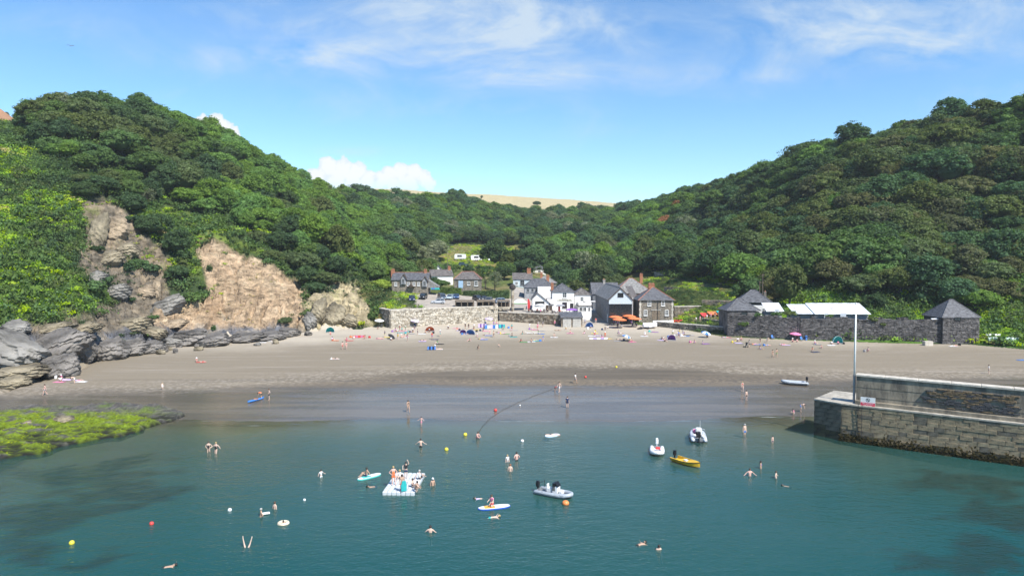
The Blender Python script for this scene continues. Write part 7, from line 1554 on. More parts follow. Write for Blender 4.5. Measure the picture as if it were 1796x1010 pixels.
    for i in range(nx):
        for j in range(ny):
            p = ux * (w * (i + .5)) + uy * (dl * (j + .5)); o = put('float_block', mcube, t, (p.x, p.y, .1 + rnd.uniform(-.01, .015)), rz); o.scale = (1, dl / w, 1)
            # the grid is skewed as the raft swings on its mooring
    D = lambda px, py: at_z(px, py, .31)
    def on(px, py, pose, label, wear, hair, rz=0, s=1, skin=0): person_at(D(px, py), pose, label, wear, hair, rz, s, skin)
    on(690, 850, 'hips', 'woman in orange dress standing at the left edge of the raft', (('dress', 'orange'),), ('hair', 'blond'), 20, 1.06, 2); on(701, 839, 'sit', 'bather in white sitting at the back of the raft', (('shirt', 'white'), (T_, 'grey')), ('hair', 'blond'), -20); on(712, 839, 'raise', 'person in dark vest with one arm raised at the back of the raft', (('shirt', 'black'), (T_, 'navy')), ('hair', 'dark'), 10, .98, 0)
    on(705, 862, 'stand', 'child holding a turquoise board standing on the front of the raft', ((T_, 'red'),), ('hair', 'dark'), 15, .95, 1); on(724, 854, 'sit', 'slim bather sitting in the middle of the raft', ((S_, 'black'),), ('hair', 'brown'), 60, .95, 0); on(729, 862, 'crouch', 'boy crouching at the right edge of the raft ready to jump', ((T_, 'black'),), ('hair', 'dark'), 80, .95, 1); on(736, 840, 'sit', 'person in white top and black shorts sitting at the right back corner', (('shirt', 'white'), (T_, 'black')), ('hair', 'grey'), 150, 1.05, 0)
    q = D(709, 862); bd = thing('bodyboard', 'small turquoise bodyboard held upright by the child on the raft', 'bodyboard', (q.x, q.y - .1, .4), R(20)); MB().prism([(-.24, 0), (.24, 0), (.26, .6), (.16, .95), (-.16, .95), (-.26, .6)], .06, 'y', 0).build('board', CL['teal'], bd)
    q = D(725, 845); tw = thing('towel', 'crumpled white towel on the right side of the raft', 'towel', tuple(q)); MB().cbox((0, 0, .04), (1.1, .6, .08), .03, .4).build('cloth', CL['white'], tw)
    # swim ring and purple float
    q = W0(497, 918); rg = thing('swim_ring', 'pale swim ring around the seated child', 'swim ring', (q.x, q.y, .05)); MB().tube([(.36 * math.cos(a), .36 * math.sin(a), 0) for a in [k * math.pi / 10 for k in range(21)]], .13, 8).build('ring', mat('ring_cream', (.7, .6, .45), .5), rg)
    q = W0(465, 902); fl = thing('float', 'short white float held out by the tanned bald man', 'float', (q.x, q.y, .12), R(25)); MB().cbox((0, 0, 0), (.75, .3, .1), .04).build('foam', CL['white'], fl)
    # buoys
    def buoy(px, py, r, m, label, squash=1.0):
        q = W0(px, py); t = thing('buoy', label, 'buoy', (q.x, q.y, r * .35)); MB().ell((0, 0, 0), (r, r, r * squash), 14, 10).build('float', m, t, smooth=True); MB().tube([(.04 * math.cos(a), 0, r * squash + .02 + .04 * math.sin(a)) for a in [k * math.pi / 4 for k in range(9)]], .012, 4).build('eye', M_IRON, t)
    by, bo_, br, bw_ = (mat('buoy_yellow', (.72, .62, .05), .45, .08), mat('buoy_orange', (.80, .25, .07), .45, .08), mat('buoy_red', (.68, .06, .05), .45, .08), mat('buoy_white', (.8, .8, .8), .45, .05))
    buoy(816, 763, .24, by, 'yellow buoy beside the crouching sunburnt bather'); buoy(783, 789, .23, by, 'yellow buoy floating above the raft'); buoy(126, 953, .2, by, 'yellow buoy alone at the bottom left'); buoy(992, 884, .32, bo_, 'large orange mooring buoy under the bow of the grey boat', .8); buoy(266, 919, .18, br, 'small red buoy left of the bathers'); buoy(403, 895, .17, bw_, 'white buoy left of the tanned bald man'); buoy(534, 877, .12, bw_, 'tiny white buoy right of the bare backed man'); buoy(916, 774, .2, bw_, 'white buoy above the three bathers')
    for px, py, r, m, lb in ((869, 722, .24, br, 'red and white buoy lying on the rope across the wet sand'), (1027, 663, .2, br, 'small red buoy on the wet sand right of the man in white'), (1081, 645, .2, by, 'yellow buoy stranded on the sand below the barn'), (912, 712, .12, bw_, 'small white buoy beside the rope')):
        q = ground(px, py, 60, 200); t = thing('buoy', lb, 'buoy', (q.x, q.y, q.z + r * .8)); MB().ell((0, 0, 0), (r, r, r), 12, 8).build('float', m, t, smooth=True); MB().tube([(0, 0, r), (0, 0, r + .08)], .02, 5).build('eye', M_IRON, t)
    pts = []
    for px, py in ((968, 683), (940, 694), (910, 707), (880, 720), (860, 735), (845, 752), (838, 764)): q = ground(px, py, 60, 200); pts.append((q.x + .12 * math.sin(px), q.y, max(q.z, 0) + .05))
    t = thing('mooring_rope', 'long mooring rope running from the sand into the shallow water', 'rope', pts[0]); MB().tube([tuple(a - b for a, b in zip(p, pts[0])) for p in pts], .022, 5).build('rope', mat('rope_dark', (.05, .05, .045), .9), t)
    # kayaks
    def kayak(label, p, rz, m, m2, L=3.4, group=None, z=.12, tilt=0):
        t = thing('kayak', label, 'kayak', (p[0], p[1], p[2] + z), rz, group); xs = np.linspace(-1, 1, 15); V = []; F = []
        for x in xs: w = .36 * max(.02, 1 - abs(x) ** 2.4); hh = .17 + .09 * abs(x) ** 3; V += [(x * L / 2, -w, .05), (x * L / 2, -w * .6, -.13 + .1 * abs(x) ** 3), (x * L / 2, w * .6, -.13 + .1 * abs(x) ** 3), (x * L / 2, w, .05), (x * L / 2, 0, hh)]
        for i in range(14):
            for k in range(5): j = (k + 1) % 5; F.append((i * 5 + k, i * 5 + j, (i + 1) * 5 + j, (i + 1) * 5 + k))
        MB().add(V, F + [(4, 3, 2, 1, 0), (70, 71, 72, 73, 74)]).build('hull', m, t); MB().lathe([(.3, .0), (.34, .05), (.26, .06), (.24, .0)], 12, (0, 0, .12)).build('cockpit', m2, t)
    q = ground(449, 703, 60, 200); kayak('blue kayak with orange seat being landed on the left sand', q, R(68), mat('kayak_blue', (.05, .20, .55), .4), mat('kayak_orange', (.75, .28, .04), .5))
    for k in range(4): q = ground(1182 + k * 3.2, 567, 120, 260); kayak(['orange kayak stacked beside the stone house, front one', 'orange kayak stacked beside the stone house, second one', 'red kayak stacked beside the stone house, third one', 'red kayak stacked beside the stone house, back one'][k], (q.x, q.y + k * .5, q.z + .15 * k), R(8 + k * 6), CL['orange'] if k < 2 else CL['red'], CL['black'], 3.0, 'kayaks beside the stone house')
boats()
# ------------------------------------------------------------------ cars, caravans, beach gear, terraces, clouds
M_TYRE = mat('tyre', (.015, .015, .015), .9, .1, 5); M_RIM = mat('alloy_rim', (.5, .5, .52), .35, .05, 5, metal=.6); M_CARGL = mat('car_glass', (.03, .04, .05), .06, .05, 1, spec=.8); M_LAMP = mat('lamp_lens', (.75, .75, .72), .15, .03, 5); M_RLAMP = mat('red_lens', (.45, .02, .02), .2, .05, 5)
CARMESH = {}
def car(p, rz, paint, label, kind='hatch', s=1.0):
    t = thing('parked_car', label, 'car', tuple(p), rz, 'cars parked behind the sea wall'); t.scale = (s,) * 3
    if kind not in CARMESH:
        hb, L = (1.5, 4.1) if kind == 'hatch' else (1.78, 4.5) if kind == 'suv' else (1.95, 4.9); W = .88; z0 = .28 if kind == 'hatch' else .36; bl = .9 if kind == 'hatch' else 1.05
        pf = [(-L / 2, z0 + .1), (-L / 2 + .1, z0), (L / 2 - .15, z0), (L / 2, z0 + .15), (L / 2 - .02, bl - .25), (L / 2 - .2, bl - .12), (L * .2, bl), (-L / 2 + .12, bl + .02), (-L / 2, bl - .2)]
        b = MB(); n = len(pf)
        for (y, k, dz) in ((-W, .97, 0), (-W + .1, 1, .02), (W - .1, 1, .02), (W, .97, 0)): b.v += [(x * k, y, z + dz) for x, z in pf]
        for r in range(3):
            for i in range(n): j = (i + 1) % n; b.f.append((r * n + i, r * n + j, (r + 1) * n + j, (r + 1) * n + i)); b.m.append(0)
        b.f += [tuple(range(n - 1, -1, -1)), tuple(range(3 * n, 4 * n))]; b.m += [0, 0]
        fr, rr = (L * .2, -L * .46) if kind != 'van' else (L * .32, -L * .48); tf, tr = (L * .04, -L * .36) if kind != 'van' else (L * .2, -L * .46)
        cab = lambda g, zt: [(rr - g, -W + .06 - g, bl), (fr + g, -W + .06 - g, bl), (fr + g, W - .06 + g, bl), (rr - g, W - .06 + g, bl), (tr - g, -W + .2 - g, zt), (tf + g, -W + .2 - g, zt), (tf + g, W - .2 + g, zt), (tr - g, W - .2 + g, zt)]
        bx = [(0, 1, 5, 4), (1, 2, 6, 5), (2, 3, 7, 6), (3, 0, 4, 7), (4, 5, 6, 7)]
        gl = MB().add(cab(0, hb - .04), bx); rf = MB(); top = cab(.02, hb); rf.slab([top[4], top[5], top[6], top[7]], .07)
        for a, c in ((0, 4), (1, 5), (2, 6), (3, 7)): rf.tube([cab(.01, hb)[a], top[c]], .05, 5)
        mx = (fr + rr) / 2
        for sy in (-1, 1): rf.tube([(mx, sy * (W - .05), bl), (mx - .1, sy * (W - .19), hb - .02)], .045, 5)
        wh = MB().tube([(0, -.1, 0), (0, .1, 0)], .32, 14); ri = MB().tube([(0, -.11, 0), (0, .11, 0)], .19, 10)
        CARMESH[kind] = (b.mesh('body', M_TYRE), gl.mesh('windows', M_CARGL), rf.mesh('roof', M_TYRE), wh.mesh('wheel', M_TYRE), ri.mesh('rim', M_RIM), MB().cbox((0, 0, 0), (.08, .36, .16), .03).mesh('headlight', M_LAMP), MB().cbox((0, 0, 0), (.08, .26, .2), .03).mesh('tail_light', M_RLAMP), L, bl, W)
    bm_, gm, rm, wm, im, hm, tm, L, bl, W = CARMESH[kind]
    put('body', bm_, t, mat=paint); put('windows', gm, t); put('roof', rm, t, mat=paint)
    for sx in (L * .31, -L * .31):
        for sy in (-1, 1): w = put('wheel', wm, t, (sx, sy * (W - .06), .32)); put('rim', im, w)
    for sy in (-1, 1): put('headlight', hm, t, (L / 2 - .05, sy * .58, bl - .3)); put('tail_light', tm, t, (-L / 2 + .03, sy * .66, bl - .2))
def cp(n, c): return mat('car_paint_' + n, c, .25, .03, 2, spec=.6)
def cars():
    for px, Y, rz, pn, col, kind, label in ((722, 199, -80, 'navy', (.015, .025, .07), 'suv', 'dark blue car at the left end of the car park beside the bank'), (742, 206, -95, 'black', (.012, .012, .014), 'suv', 'black car with its front to the sea, second from the left'), (768, 198, 190, 'silver', (.45, .47, .5), 'hatch', 'low silver car close behind the sea wall'), (775, 207, -70, 'slate', (.10, .13, .17), 'van', 'slate blue van behind the low silver car'), (789, 209, -100, 'pale', (.45, .55, .62), 'hatch', 'pale blue car right of the slate blue van'), (800, 211, -85, 'blue', (.03, .08, .2), 'hatch', 'small blue car in the middle of the parked row'),
            (838, 210, -60, 'charcoal', (.03, .03, .035), 'suv', 'charcoal car above the middle shelter bay'), (849, 212, -75, 'dark', (.02, .022, .03), 'hatch', 'small dark car squeezed right of the charcoal one'), (857, 208, -100, 'grey', (.2, .21, .22), 'suv', 'grey car with shiny roof right of the small dark car'), (881, 209, 20, 'steel', (.28, .36, .45), 'suv', 'steel blue car beside the stone pillar')):
        p = gp(px, Y); p.z = hz(p.x, Y) - .02; car(p, R(rz), cp(pn, col), label, kind)
    p = gp(812, 318); p.z = hz(p.x, 318); car(p, R(5), cp('darkgreen', (.02, .05, .05)), 'dark green car parked in front of the left caravan', 'suv')
    for px, label in ((807, 'white caravan at the left of the three on the valley field'), (836, 'white caravan in the middle of the three on the valley field'), (866, 'white caravan partly hidden at the right of the three')):
        p = gp(px, 326); p.z = hz(p.x, 326); t = thing('caravan', label, 'caravan', tuple(p), R(rnd.uniform(-12, 12)), 'caravans on the valley field')
        MB().prism([(-2.6, .5), (2.5, .5), (2.75, 1.2), (2.45, 2.75), (-2.3, 2.85), (-2.7, 2.2)], 2.3, 'y', 0).build('body', M_PAINT, t); window(t, -.2, 1.9, 2.2, .85, -.02, frame=M_GREYW, bars=(1, 0), sill=False); MB().box((1.7, -.03, 1.55), (.7, .06, 1.9)).build('door', M_SEATW, t)
        for x in (-.4, .4): MB().tube([(x, -.05, .32), (x, .2, .32)], .32, 12).build('wheel', M_TYRE, t)
        MB().tube([(2.6, 1.1, .5), (3.8, 1.1, .45)], .05, 5).build('tow_bar', M_IRON, t)
cars()
def parasol(p, label, col, r=1.15, h=2.0, tilt=0, group=None, name='parasol', col2=None):
    t = thing(name, label, 'parasol', tuple(p), rnd.uniform(0, 1), group); t.rotation_euler = (R(tilt), R(tilt * .5), rnd.uniform(0, 1))
    MB().tube([(0, 0, 0), (0, 0, h + .08)], .025, 6).build('pole', M_PAINT, t); n = 8
    for k in range(2 if col2 else 1):
        mb = MB(); a0 = 0
        for i in range(n):
            if col2 and i % 2 != k: continue
            a, b = 2 * math.pi * i / n, 2 * math.pi * (i + 1) / n; P = lambda q, rr, z: (rr * math.cos(q), rr * math.sin(q), z)
            mb.slab([P(a, r, h - .38), P(b, r, h - .38), P(b, r * .55, h - .12), P(a, r * .55, h - .12)], .015); mb.slab([P(a, r * .55, h - .12), P(b, r * .55, h - .12), (0, 0, h)], .015); mb.slab([P(a, r, h - .38), P(a, r, h - .52), P(b, r, h - .52), P(b, r, h - .38)], .01)
        mb.build('canopy', CL[col if k == 0 else col2], t, fixn=False)
    return t
def popup(p, label, m, w=1.9, d=1.3, h=1.15, rz=0.0):
    t = thing('beach_tent', label, 'tent', tuple(p), R(rz)); n, k = 14, 7; V = []; F = []
    for i in range(n + 1):
        for j in range(k + 1):
            a = math.pi * i / n; b = math.pi / 2 * j / k; V.append((w / 2 * math.cos(a), d * math.sin(a) * math.sin(b) if False else d * math.sin(b) * math.sin(a) ** .8, h * math.sin(a) ** .8 * math.cos(b)))
    for i in range(n):
        for j in range(k): F.append((i * (k + 1) + j, (i + 1) * (k + 1) + j, (i + 1) * (k + 1) + j + 1, i * (k + 1) + j + 1))
    o = MB().add(V, F).build('shell', CL[m], t, smooth=True); md = o.modifiers.new('thick', 'SOLIDIFY'); md.thickness = .02
    MB().tube([(w / 2 * math.cos(math.pi * i / n), 0, h * max(0, math.sin(math.pi * i / n)) ** .8) for i in range(n + 1)], .02, 5).build('hoop', M_PAINT, t); MB().box((0, -.1, .02), (w * .95, 1.0, .03)).build('groundsheet', CL['grey'], t)
def windbreak(p, label, cols, L=4.0, rz=0.0, h=1.05, bend=.25):
    t = thing('windbreak', label, 'windbreak', tuple(p), R(rz)); n = 5; P = [(-L / 2 + L * i / n, bend * (i % 2)) for i in range(n + 1)]
    for i, q in enumerate(P): MB().tube([(q[0], q[1], -.2), (q[0], q[1], h + .15)], .02, 5).build('pole', M_WOOD, t)
    for i in range(n): a, b = P[i], P[i + 1]; MB().slab([(a[0], a[1] - .03, .08), (b[0], b[1] - .03, .08), (b[0], b[1] - .03, h), (a[0], a[1] - .03, h)], .012).build('panel', CL[cols[i % len(cols)]], t)
def towel(p, label, col, w=1.7, d=.85, rz=0.0):
    t = thing('towel', label, 'towel', tuple(p), R(rz)); V = []; F = []; r = np.random.RandomState(int(abs(p[0]) * 100) % 9999)
    for i in range(9):
        for j in range(5): V.append((-w / 2 + w * i / 8, -d / 2 + d * j / 4, .03 + r.uniform(0, .035)))
    for i in range(8):
        for j in range(4): F.append((i * 5 + j, (i + 1) * 5 + j, (i + 1) * 5 + j + 1, i * 5 + j + 1))
    o = MB().add(V, F).build('cloth', CL[col], t); md = o.modifiers.new('thick', 'SOLIDIFY'); md.thickness = .02; md.offset = 1
def bagm(p, label, col, s=1.0):
    t = thing('beach_bag', label, 'bag', tuple(p), rnd.uniform(0, 3)); MB().cbox((0, 0, .2 * s), (.5 * s, .3 * s, .4 * s), .08).build('bag', CL[col], t); MB().tube([(-.15 * s, 0, .38 * s), (-.1 * s, 0, .6 * s), (.1 * s, 0, .6 * s), (.15 * s, 0, .38 * s)], .02, 5).build('strap', CL['grey'], t)
def chair(p, label, col, rz=0.0):
    t = thing('folding_chair', label, 'chair', tuple(p), R(rz)); MB().slab([(-.28, -.3, .36), (.28, -.3, .36), (.28, .2, .3), (-.28, .2, .3)], .03).build('seat', CL[col], t); MB().slab([(-.28, .2, .3), (.28, .2, .3), (.28, .48, .95), (-.28, .48, .95)], .03).build('backrest', CL[col], t)
    for sx in (-.28, .28): MB().tube([(sx, -.32, 0), (sx, .25, .5)], .018, 5).build('leg', M_RIM, t); MB().tube([(sx, .35, 0), (sx, -.28, .5)], .018, 5).build('leg', M_RIM, t); MB().box((sx, -.05, .52), (.05, .5, .03)).build('armrest', M_RIM, t)
G = lambda px, py: ground(px, py, 60, 260)
def beach_gear():
    popup(G(579, 583), 'teal half dome beach tent on the dry sand left of the sea wall', 'teal', 2.2, 1.4, 1.35, 20); popup(G(754, 581), 'orange and yellow beach tent in front of the pale sea wall', 'orange', 2.4, 1.4, 1.25, 10); popup(G(825, 587), 'bright blue beach tent below the middle of the sea wall', 'blue', 2.3, 1.4, 1.3, -10); popup(G(1470, 603), 'light blue beach tent against the dark wall right of the pink parasol', 'teal', 2.5, 1.5, 1.7, 10); popup(G(514, 589), 'navy beach tent beside the last slate rock', 'navy', 1.9, 1.2, 1.1, 30); popup(G(812, 585), 'purple beach tent left of the bright blue one', 'purple', 1.7, 1.1, 1.0, 0); popup(G(1178, 597), 'purple beach tent below the kayaks', 'purple', 2.0, 1.3, 1.35, 0); popup(G(1034, 574), 'blue beach tent right of the beach store', 'blue', 2.2, 1.3, 1.35, 15)
    parasol(G(665, 573), 'white parasol over dark chairs at the left end of the sea wall', 'white', 1.3, 2.1, 6); parasol(G(726, 573), 'pale blue parasol close to the pale sea wall', 'lilac', 1.2, 2.0, 8, col2='white'); parasol(G(857, 570), 'pale lilac parasol in the crowd below the wall corner', 'lilac', 1.2, 2.1, 5); parasol(G(1096, 598), 'blue and white parasol on the open sand below the barn', 'white', 1.15, 1.5, 18, col2='blue'); parasol(G(1236, 592), 'blue and white parasol near the boathouse end of the terrace', 'white', 1.2, 1.5, 16, col2='blue'); parasol(G(1394, 597), 'bright pink parasol against the dark wall', 'pink', 1.35, 1.9, 4); parasol(G(684, 594), 'dark parasol lying open on the sand left of the orange tent', 'black', 1.0, 1.1, 35)
    t = thing('parasol', 'tall folded dark parasol standing at the corner of the two sea walls', 'parasol', tuple(G(874.5, 569))); MB().tube([(0, 0, 0), (0, 0, 3.2)], .03, 6).build('pole', M_IRON, t); MB().lathe([(.12, 1.0), (.26, 1.3), (.2, 2.2), (.08, 3.0), (.02, 3.1)], 8).build('canopy', CL['black'], t)
    windbreak(G(862, 577), 'striped blue and white windbreak under the corner of the sea wall', ('blue', 'white', 'lilac'), 3.6, 8); windbreak(G(877, 576), 'teal windbreak right of the striped one', ('teal', 'blue'), 2.6, -12); windbreak(G(630, 593), 'red windbreak lying low on the sand below the teal tent', ('red', 'pink'), 3.0, 6, .6); windbreak(G(757, 614), 'blue windbreak on the middle sand', ('blue', 'navy'), 1.8, 10, .8); windbreak(G(1050, 596), 'white windbreak with blue stripe below the lane', ('white', 'lilac'), 4.4, 4, .5); windbreak(G(846, 575), 'lilac windbreak left of the striped one', ('lilac', 'purple'), 2.2, 0)
    for px, py, col, rz, label in ((741, 599, 'lilac', 10, 'lilac towel below the orange tent'), (587, 630, 'white', 5, 'white towel alone on the middle left sand'), (353, 636, 'red', 0, 'red towel with sunbathers on the left sand'), (104, 671, 'pink', -5, 'pink towel beside the left rocks'), (116, 668, 'lilac', 10, 'lilac towel beside the pink towel at the left rocks'), (88, 662, 'blue', 0, 'blue towel by the ochre slabs'), (460, 601, 'white', 4, 'white towel along the slate rocks'), (476, 599, 'white', -6, 'second white towel along the slate rocks, right one'), (901, 591, 'teal', 5, 'teal towel with a sunbather below the brown wall'), (769, 613, 'white', 0, 'white towel right of the blue windbreak'), (630, 590, 'pink', 0, 'pink towel in front of the red windbreak'), (932, 600, 'white', 5, 'white towel below the white loungers'), (972, 592, 'white', 0, 'white towel left of the beach store on the open sand'), (1000, 585, 'pink', 0, 'pink towel below the beach store doors'), (1043, 585, 'yellow', 5, 'yellow towel below the blue tent'), (1038, 590, 'white', 0, 'white towel below the yellow towel'), (1083, 598, 'grey', 5, 'grey towel left of the blue and white parasol'), (1160, 597, 'lilac', 0, 'lilac towel left of the purple tent below the kayaks'), (1188, 588, 'white', 0, 'white towel right of the tall person'), (1212, 589, 'grey', 5, 'grey towel below the terrace wall'), (1458, 606, 'white', 0, 'white towel beside the light blue tent'), (1672, 608, 'white', 4, 'white towel below the pyramid roofed hut'), (1792, 632, 'blue', 10, 'blue towel at the right edge of the sand'), (702, 584, 'teal', 0, 'teal towel near the left end of the sea wall'), (800, 576, 'pink', 0, 'pink towel under the pale wall left of the bright blue tent'), (666, 594, 'pink', 4, 'pink towel left of the dark parasol'), (710, 592, 'white', 3, 'white towel right of the dark parasol'), (950, 581, 'grey', 0, 'grey towel right of the white loungers'), (1130, 590, 'white', 0, 'white towel below the square stone house'), (1298, 603, 'grey', 0, 'grey towel left of the pushchair'), (740, 586, 'white', 0, 'white towel left of the orange tent')):
        towel(G(px, py), label, col, 1.8, .95, rz)
    for px, py, rz, label, col in ((530, 0, 0, '', ''),)[:0]: pass
    rr = random.Random(12)
    def folk(px, py, pose, label, wear, hair=('hair', 'dark'), rz=0, s=1.0, skin=0): person(px, py, pose, label, wear, hair, rz, s, skin)
    L = [(355, 636, 'lie', 'sunbather lying on the red towel on the left sand', ((T_, 'red'),), 80), (345, 635, 'sit', 'sunbather sitting at the left end of the red towel', (('top', 'pink'), (B_, 'pink')), 30), (106, 670, 'sit', 'bather sitting on the pink towel by the left rocks', (('shirt', 'white'), (T_, 'navy')), 40), (92, 664, 'sit', 'bather in black sitting by the blue towel at the left rocks', (('shirt', 'black'), (T_, 'black')), -20), (587, 630, 'lie', 'sunbather lying on the white towel alone on the left sand', ((T_, 'black'),), 70), (621, 594, 'sit', 'person in white sitting at the left of the red windbreak', (('shirt', 'white'), (T_, 'white')), 10), (640, 594, 'sit', 'person in pink sitting at the right of the red windbreak', (('top', 'pink'), (B_, 'pink')), -20),
        (663, 577, 'sit', 'person in dark clothes under the white parasol', (('shirt', 'black'), (T_, 'black')), 0), (666, 594, 'lie', 'sunbather on the pink towel left of the dark parasol', (('top', 'red'), (B_, 'red')), 85), (686, 597, 'sit', 'person beside the dark parasol', (('shirt', 'white'), (T_, 'navy')), 30), (704, 592, 'sit', 'first of three people sitting right of the dark parasol', ((T_, 'red'),), 20), (709, 592, 'sit', 'second of three people sitting right of the dark parasol', (('top', 'black'), (B_, 'black')), -30), (714, 591, 'sit', 'third of three people sitting right of the dark parasol', ((T_, 'blue'),), -40), (697, 582, 'sit', 'person in white sitting near the teal towel', (('shirt', 'white'), (T_, 'grey')), 0), (705, 580, 'sit', 'child in teal near the teal towel', (('shirt', 'teal'), (T_, 'navy')), 20), (727, 577, 'sit', 'person in navy under the pale blue parasol', (('shirt', 'navy'), (T_, 'black')), 0), (742, 598, 'lie', 'sunbather on the lilac towel', ((T_, 'navy'),), 80), (746, 584, 'sit', 'person sitting left of the orange tent', ((T_, 'grey'),), 20), (753, 583, 'sit', 'person in dark clothes inside the orange tent', (('shirt', 'black'), (T_, 'black')), 0), (769, 613, 'lie', 'sunbather right of the blue windbreak', (('top', 'black'), (B_, 'black')), 85), (763, 612, 'sit', 'person in white by the blue windbreak', (('shirt', 'white'), (T_, 'pink')), 15), (786, 577, 'sit', 'person sitting by the pink towel under the pale wall', (('shirt', 'black'), (T_, 'grey')), 10),
        (816, 577, 'stand', 'left of three people in black standing behind the bright blue tent', (('shirt', 'black'), (T_, 'black')), 10), (822, 578, 'stand', 'middle of three people in black standing behind the bright blue tent', (('shirt', 'black'), (T_, 'navy')), -20), (831, 578, 'sit', 'right of three people in black behind the bright blue tent', (('shirt', 'black'), (T_, 'black')), 0), (849, 576, 'sit', 'person in navy at the left end of the striped windbreak', (('shirt', 'navy'), (T_, 'navy')), 10), (856, 576, 'sit', 'person in grey before the striped windbreak', (('shirt', 'grey'), (T_, 'black')), 0), (866, 574, 'stand', 'person in purple standing behind the striped windbreak', (('shirt', 'purple'), (T_, 'grey')), 0), (871, 573, 'stand', 'person in pink standing by the folded dark parasol', (('dress', 'pink'),), -10), (884, 578, 'sit', 'person in teal at the right end of the teal windbreak', (('shirt', 'teal'), (T_, 'navy')), 0), (901, 590, 'lie', 'sunbather on the teal towel below the brown wall', ((B_, 'white'), ('top', 'white')), 80),
        (929, 577, 'stand', 'dark haired person standing behind the white loungers', (('shirt', 'white'), (T_, 'white')), 0), (944, 574, 'walk', 'left of two people in grey walking under the brown wall', (('shirt', 'grey'), (T_, 'grey')), 30), (952, 574, 'walk', 'right of two people in grey walking under the brown wall', (('shirt', 'grey'), (T_, 'navy')), -30), (932, 600, 'sit', 'person in black shorts below the white loungers', ((T_, 'black'),), 0), (973, 571, 'stand', 'person in pink standing at the left of the beach store', (('dress', 'pink'),), 20), (972, 591, 'sit', 'dark haired person on the white towel left of the beach store', (('top', 'black'), (B_, 'black')), 0), (978, 580, 'lie', 'sunbather in front of the brown wall near the beach store', ((T_, 'black'),), 85), (1000, 584, 'sit', 'person on the pink towel below the store doors', ((T_, 'white'),), 20), (1044, 584, 'sit', 'child on the yellow towel', (('shirt', 'yellow'), (T_, 'white')), 0), (1036, 575, 'sit', 'person in blue before the blue tent', (('shirt', 'blue'), (T_, 'black')), 0), (1086, 596, 'lie', 'sunbather on the grey towel', ((T_, 'navy'),), 85), (1161, 596, 'sit', 'dark haired person on the lilac towel', (('shirt', 'black'), (T_, 'grey')), 10), (1189, 587, 'sit', 'person in white right of the tall person', (('shirt', 'white'), (T_, 'blue')), -10), (1240, 592, 'sit', 'person under the blue and white parasol near the boathouse', ((T_, 'navy'),), 0), (1390, 600, 'sit', 'left person under the pink parasol', ((T_, 'pink'),), 10), (1398, 600, 'sit', 'right person under the pink parasol', (('top', 'purple'), (B_, 'purple')), -10), (1459, 604, 'sit', 'person in white beside the light blue tent', (('shirt', 'white'), (T_, 'white')), 0), (1470, 604, 'sit', 'person inside the light blue tent', (('shirt', 'pink'), (T_, 'navy')), 0), (1675, 607, 'lie', 'sunbather below the pyramid roofed hut', ((T_, 'red'),), 85), (1300, 597, 'sit', 'person in pink by the wall below the boathouse', (('dress', 'pink'),), 0), (1294, 598, 'sit', 'person in white by the wall below the boathouse', (('shirt', 'white'), (T_, 'grey')), 0), (1131, 589, 'sit', 'person on the white towel below the stone house', (('shirt', 'white'), (T_, 'black')), 0), (479, 598, 'sit', 'person sitting among the white towels by the slate rocks', (('shirt', 'white'), (T_, 'white')), 0), (1066, 576, 'sit', 'person sitting on a low wall at the corner of the barn', (('shirt', 'white'), (T_, 'grey')), 0)]
    for i, (px, py, pose, label, wear, rz) in enumerate(L): folk(px, py, pose, label, wear, rr.choice((('hair', 'dark'), ('hair', 'brown'), ('long_hair', 'brown'), ('long_hair', 'blond'), ('hair', 'blond'), ('hat', 'white'))), rz, rr.uniform(.88, 1.02), rr.randrange(3))
    for px, py, col, label in ((670, 574, 'black', 'black folding chair under the white parasol'), (728, 574, 'navy', 'navy folding chair under the pale blue parasol'), (1356, 595, 'blue', 'blue folding chair against the dark wall'), (1407, 598, 'blue', 'blue folding chair beside the drainpipe'), (852, 571, 'navy', 'navy folding chair left of the striped windbreak')): chair(G(px, py), label, col, 20)
    for px, py, col, label in ((98, 664, 'white', 'white bag between the towels at the left rocks'), (112, 664, 'black', 'black bag beside the lilac towel'), (84, 666, 'teal', 'teal bag by the ochre slabs'), (470, 596, 'black', 'black bag among the slate rocks'), (648, 593, 'red', 'red bag at the right end of the red windbreak'), (806, 580, 'black', 'black bag left of the purple tent'), (836, 582, 'black', 'black bag right of the bright blue tent'), (892, 576, 'blue', 'blue bag at the end of the teal windbreak'), (1172, 592, 'blue', 'blue bag left of the purple tent'), (1195, 590, 'white', 'white bag right of the tall person'), (1683, 606, 'black', 'black bag below the pyramid roofed hut'), (1031, 577, 'white', 'white bag before the blue tent'), (1480, 604, 'black', 'black bag right of the light blue tent'), (760, 585, 'black', 'black bag right of the orange tent')): bagm(G(px, py), label, col, 1.2)
    for k, (px, label) in enumerate(((928, 'white sun lounger, left of the two below the brown wall'), (941, 'white sun lounger, right of the two below the brown wall'))):
        t = thing('sun_lounger', label, 'sun lounger', tuple(G(px, 586)), R(4)); MB().box((.15, 0, .32), (1.4, .62, .06)).build('seat', M_SEATW, t); MB().slab([(-.55, -.31, .34), (-.55, .31, .34), (-1.05, .31, .75), (-1.05, -.31, .75)], .06).build('backrest', M_SEATW, t)
        for a in (-.5, .75):
            for b in (-.27, .27): MB().box((a, b, .15), (.05, .05, .3)).build('leg', M_PAINT, t)
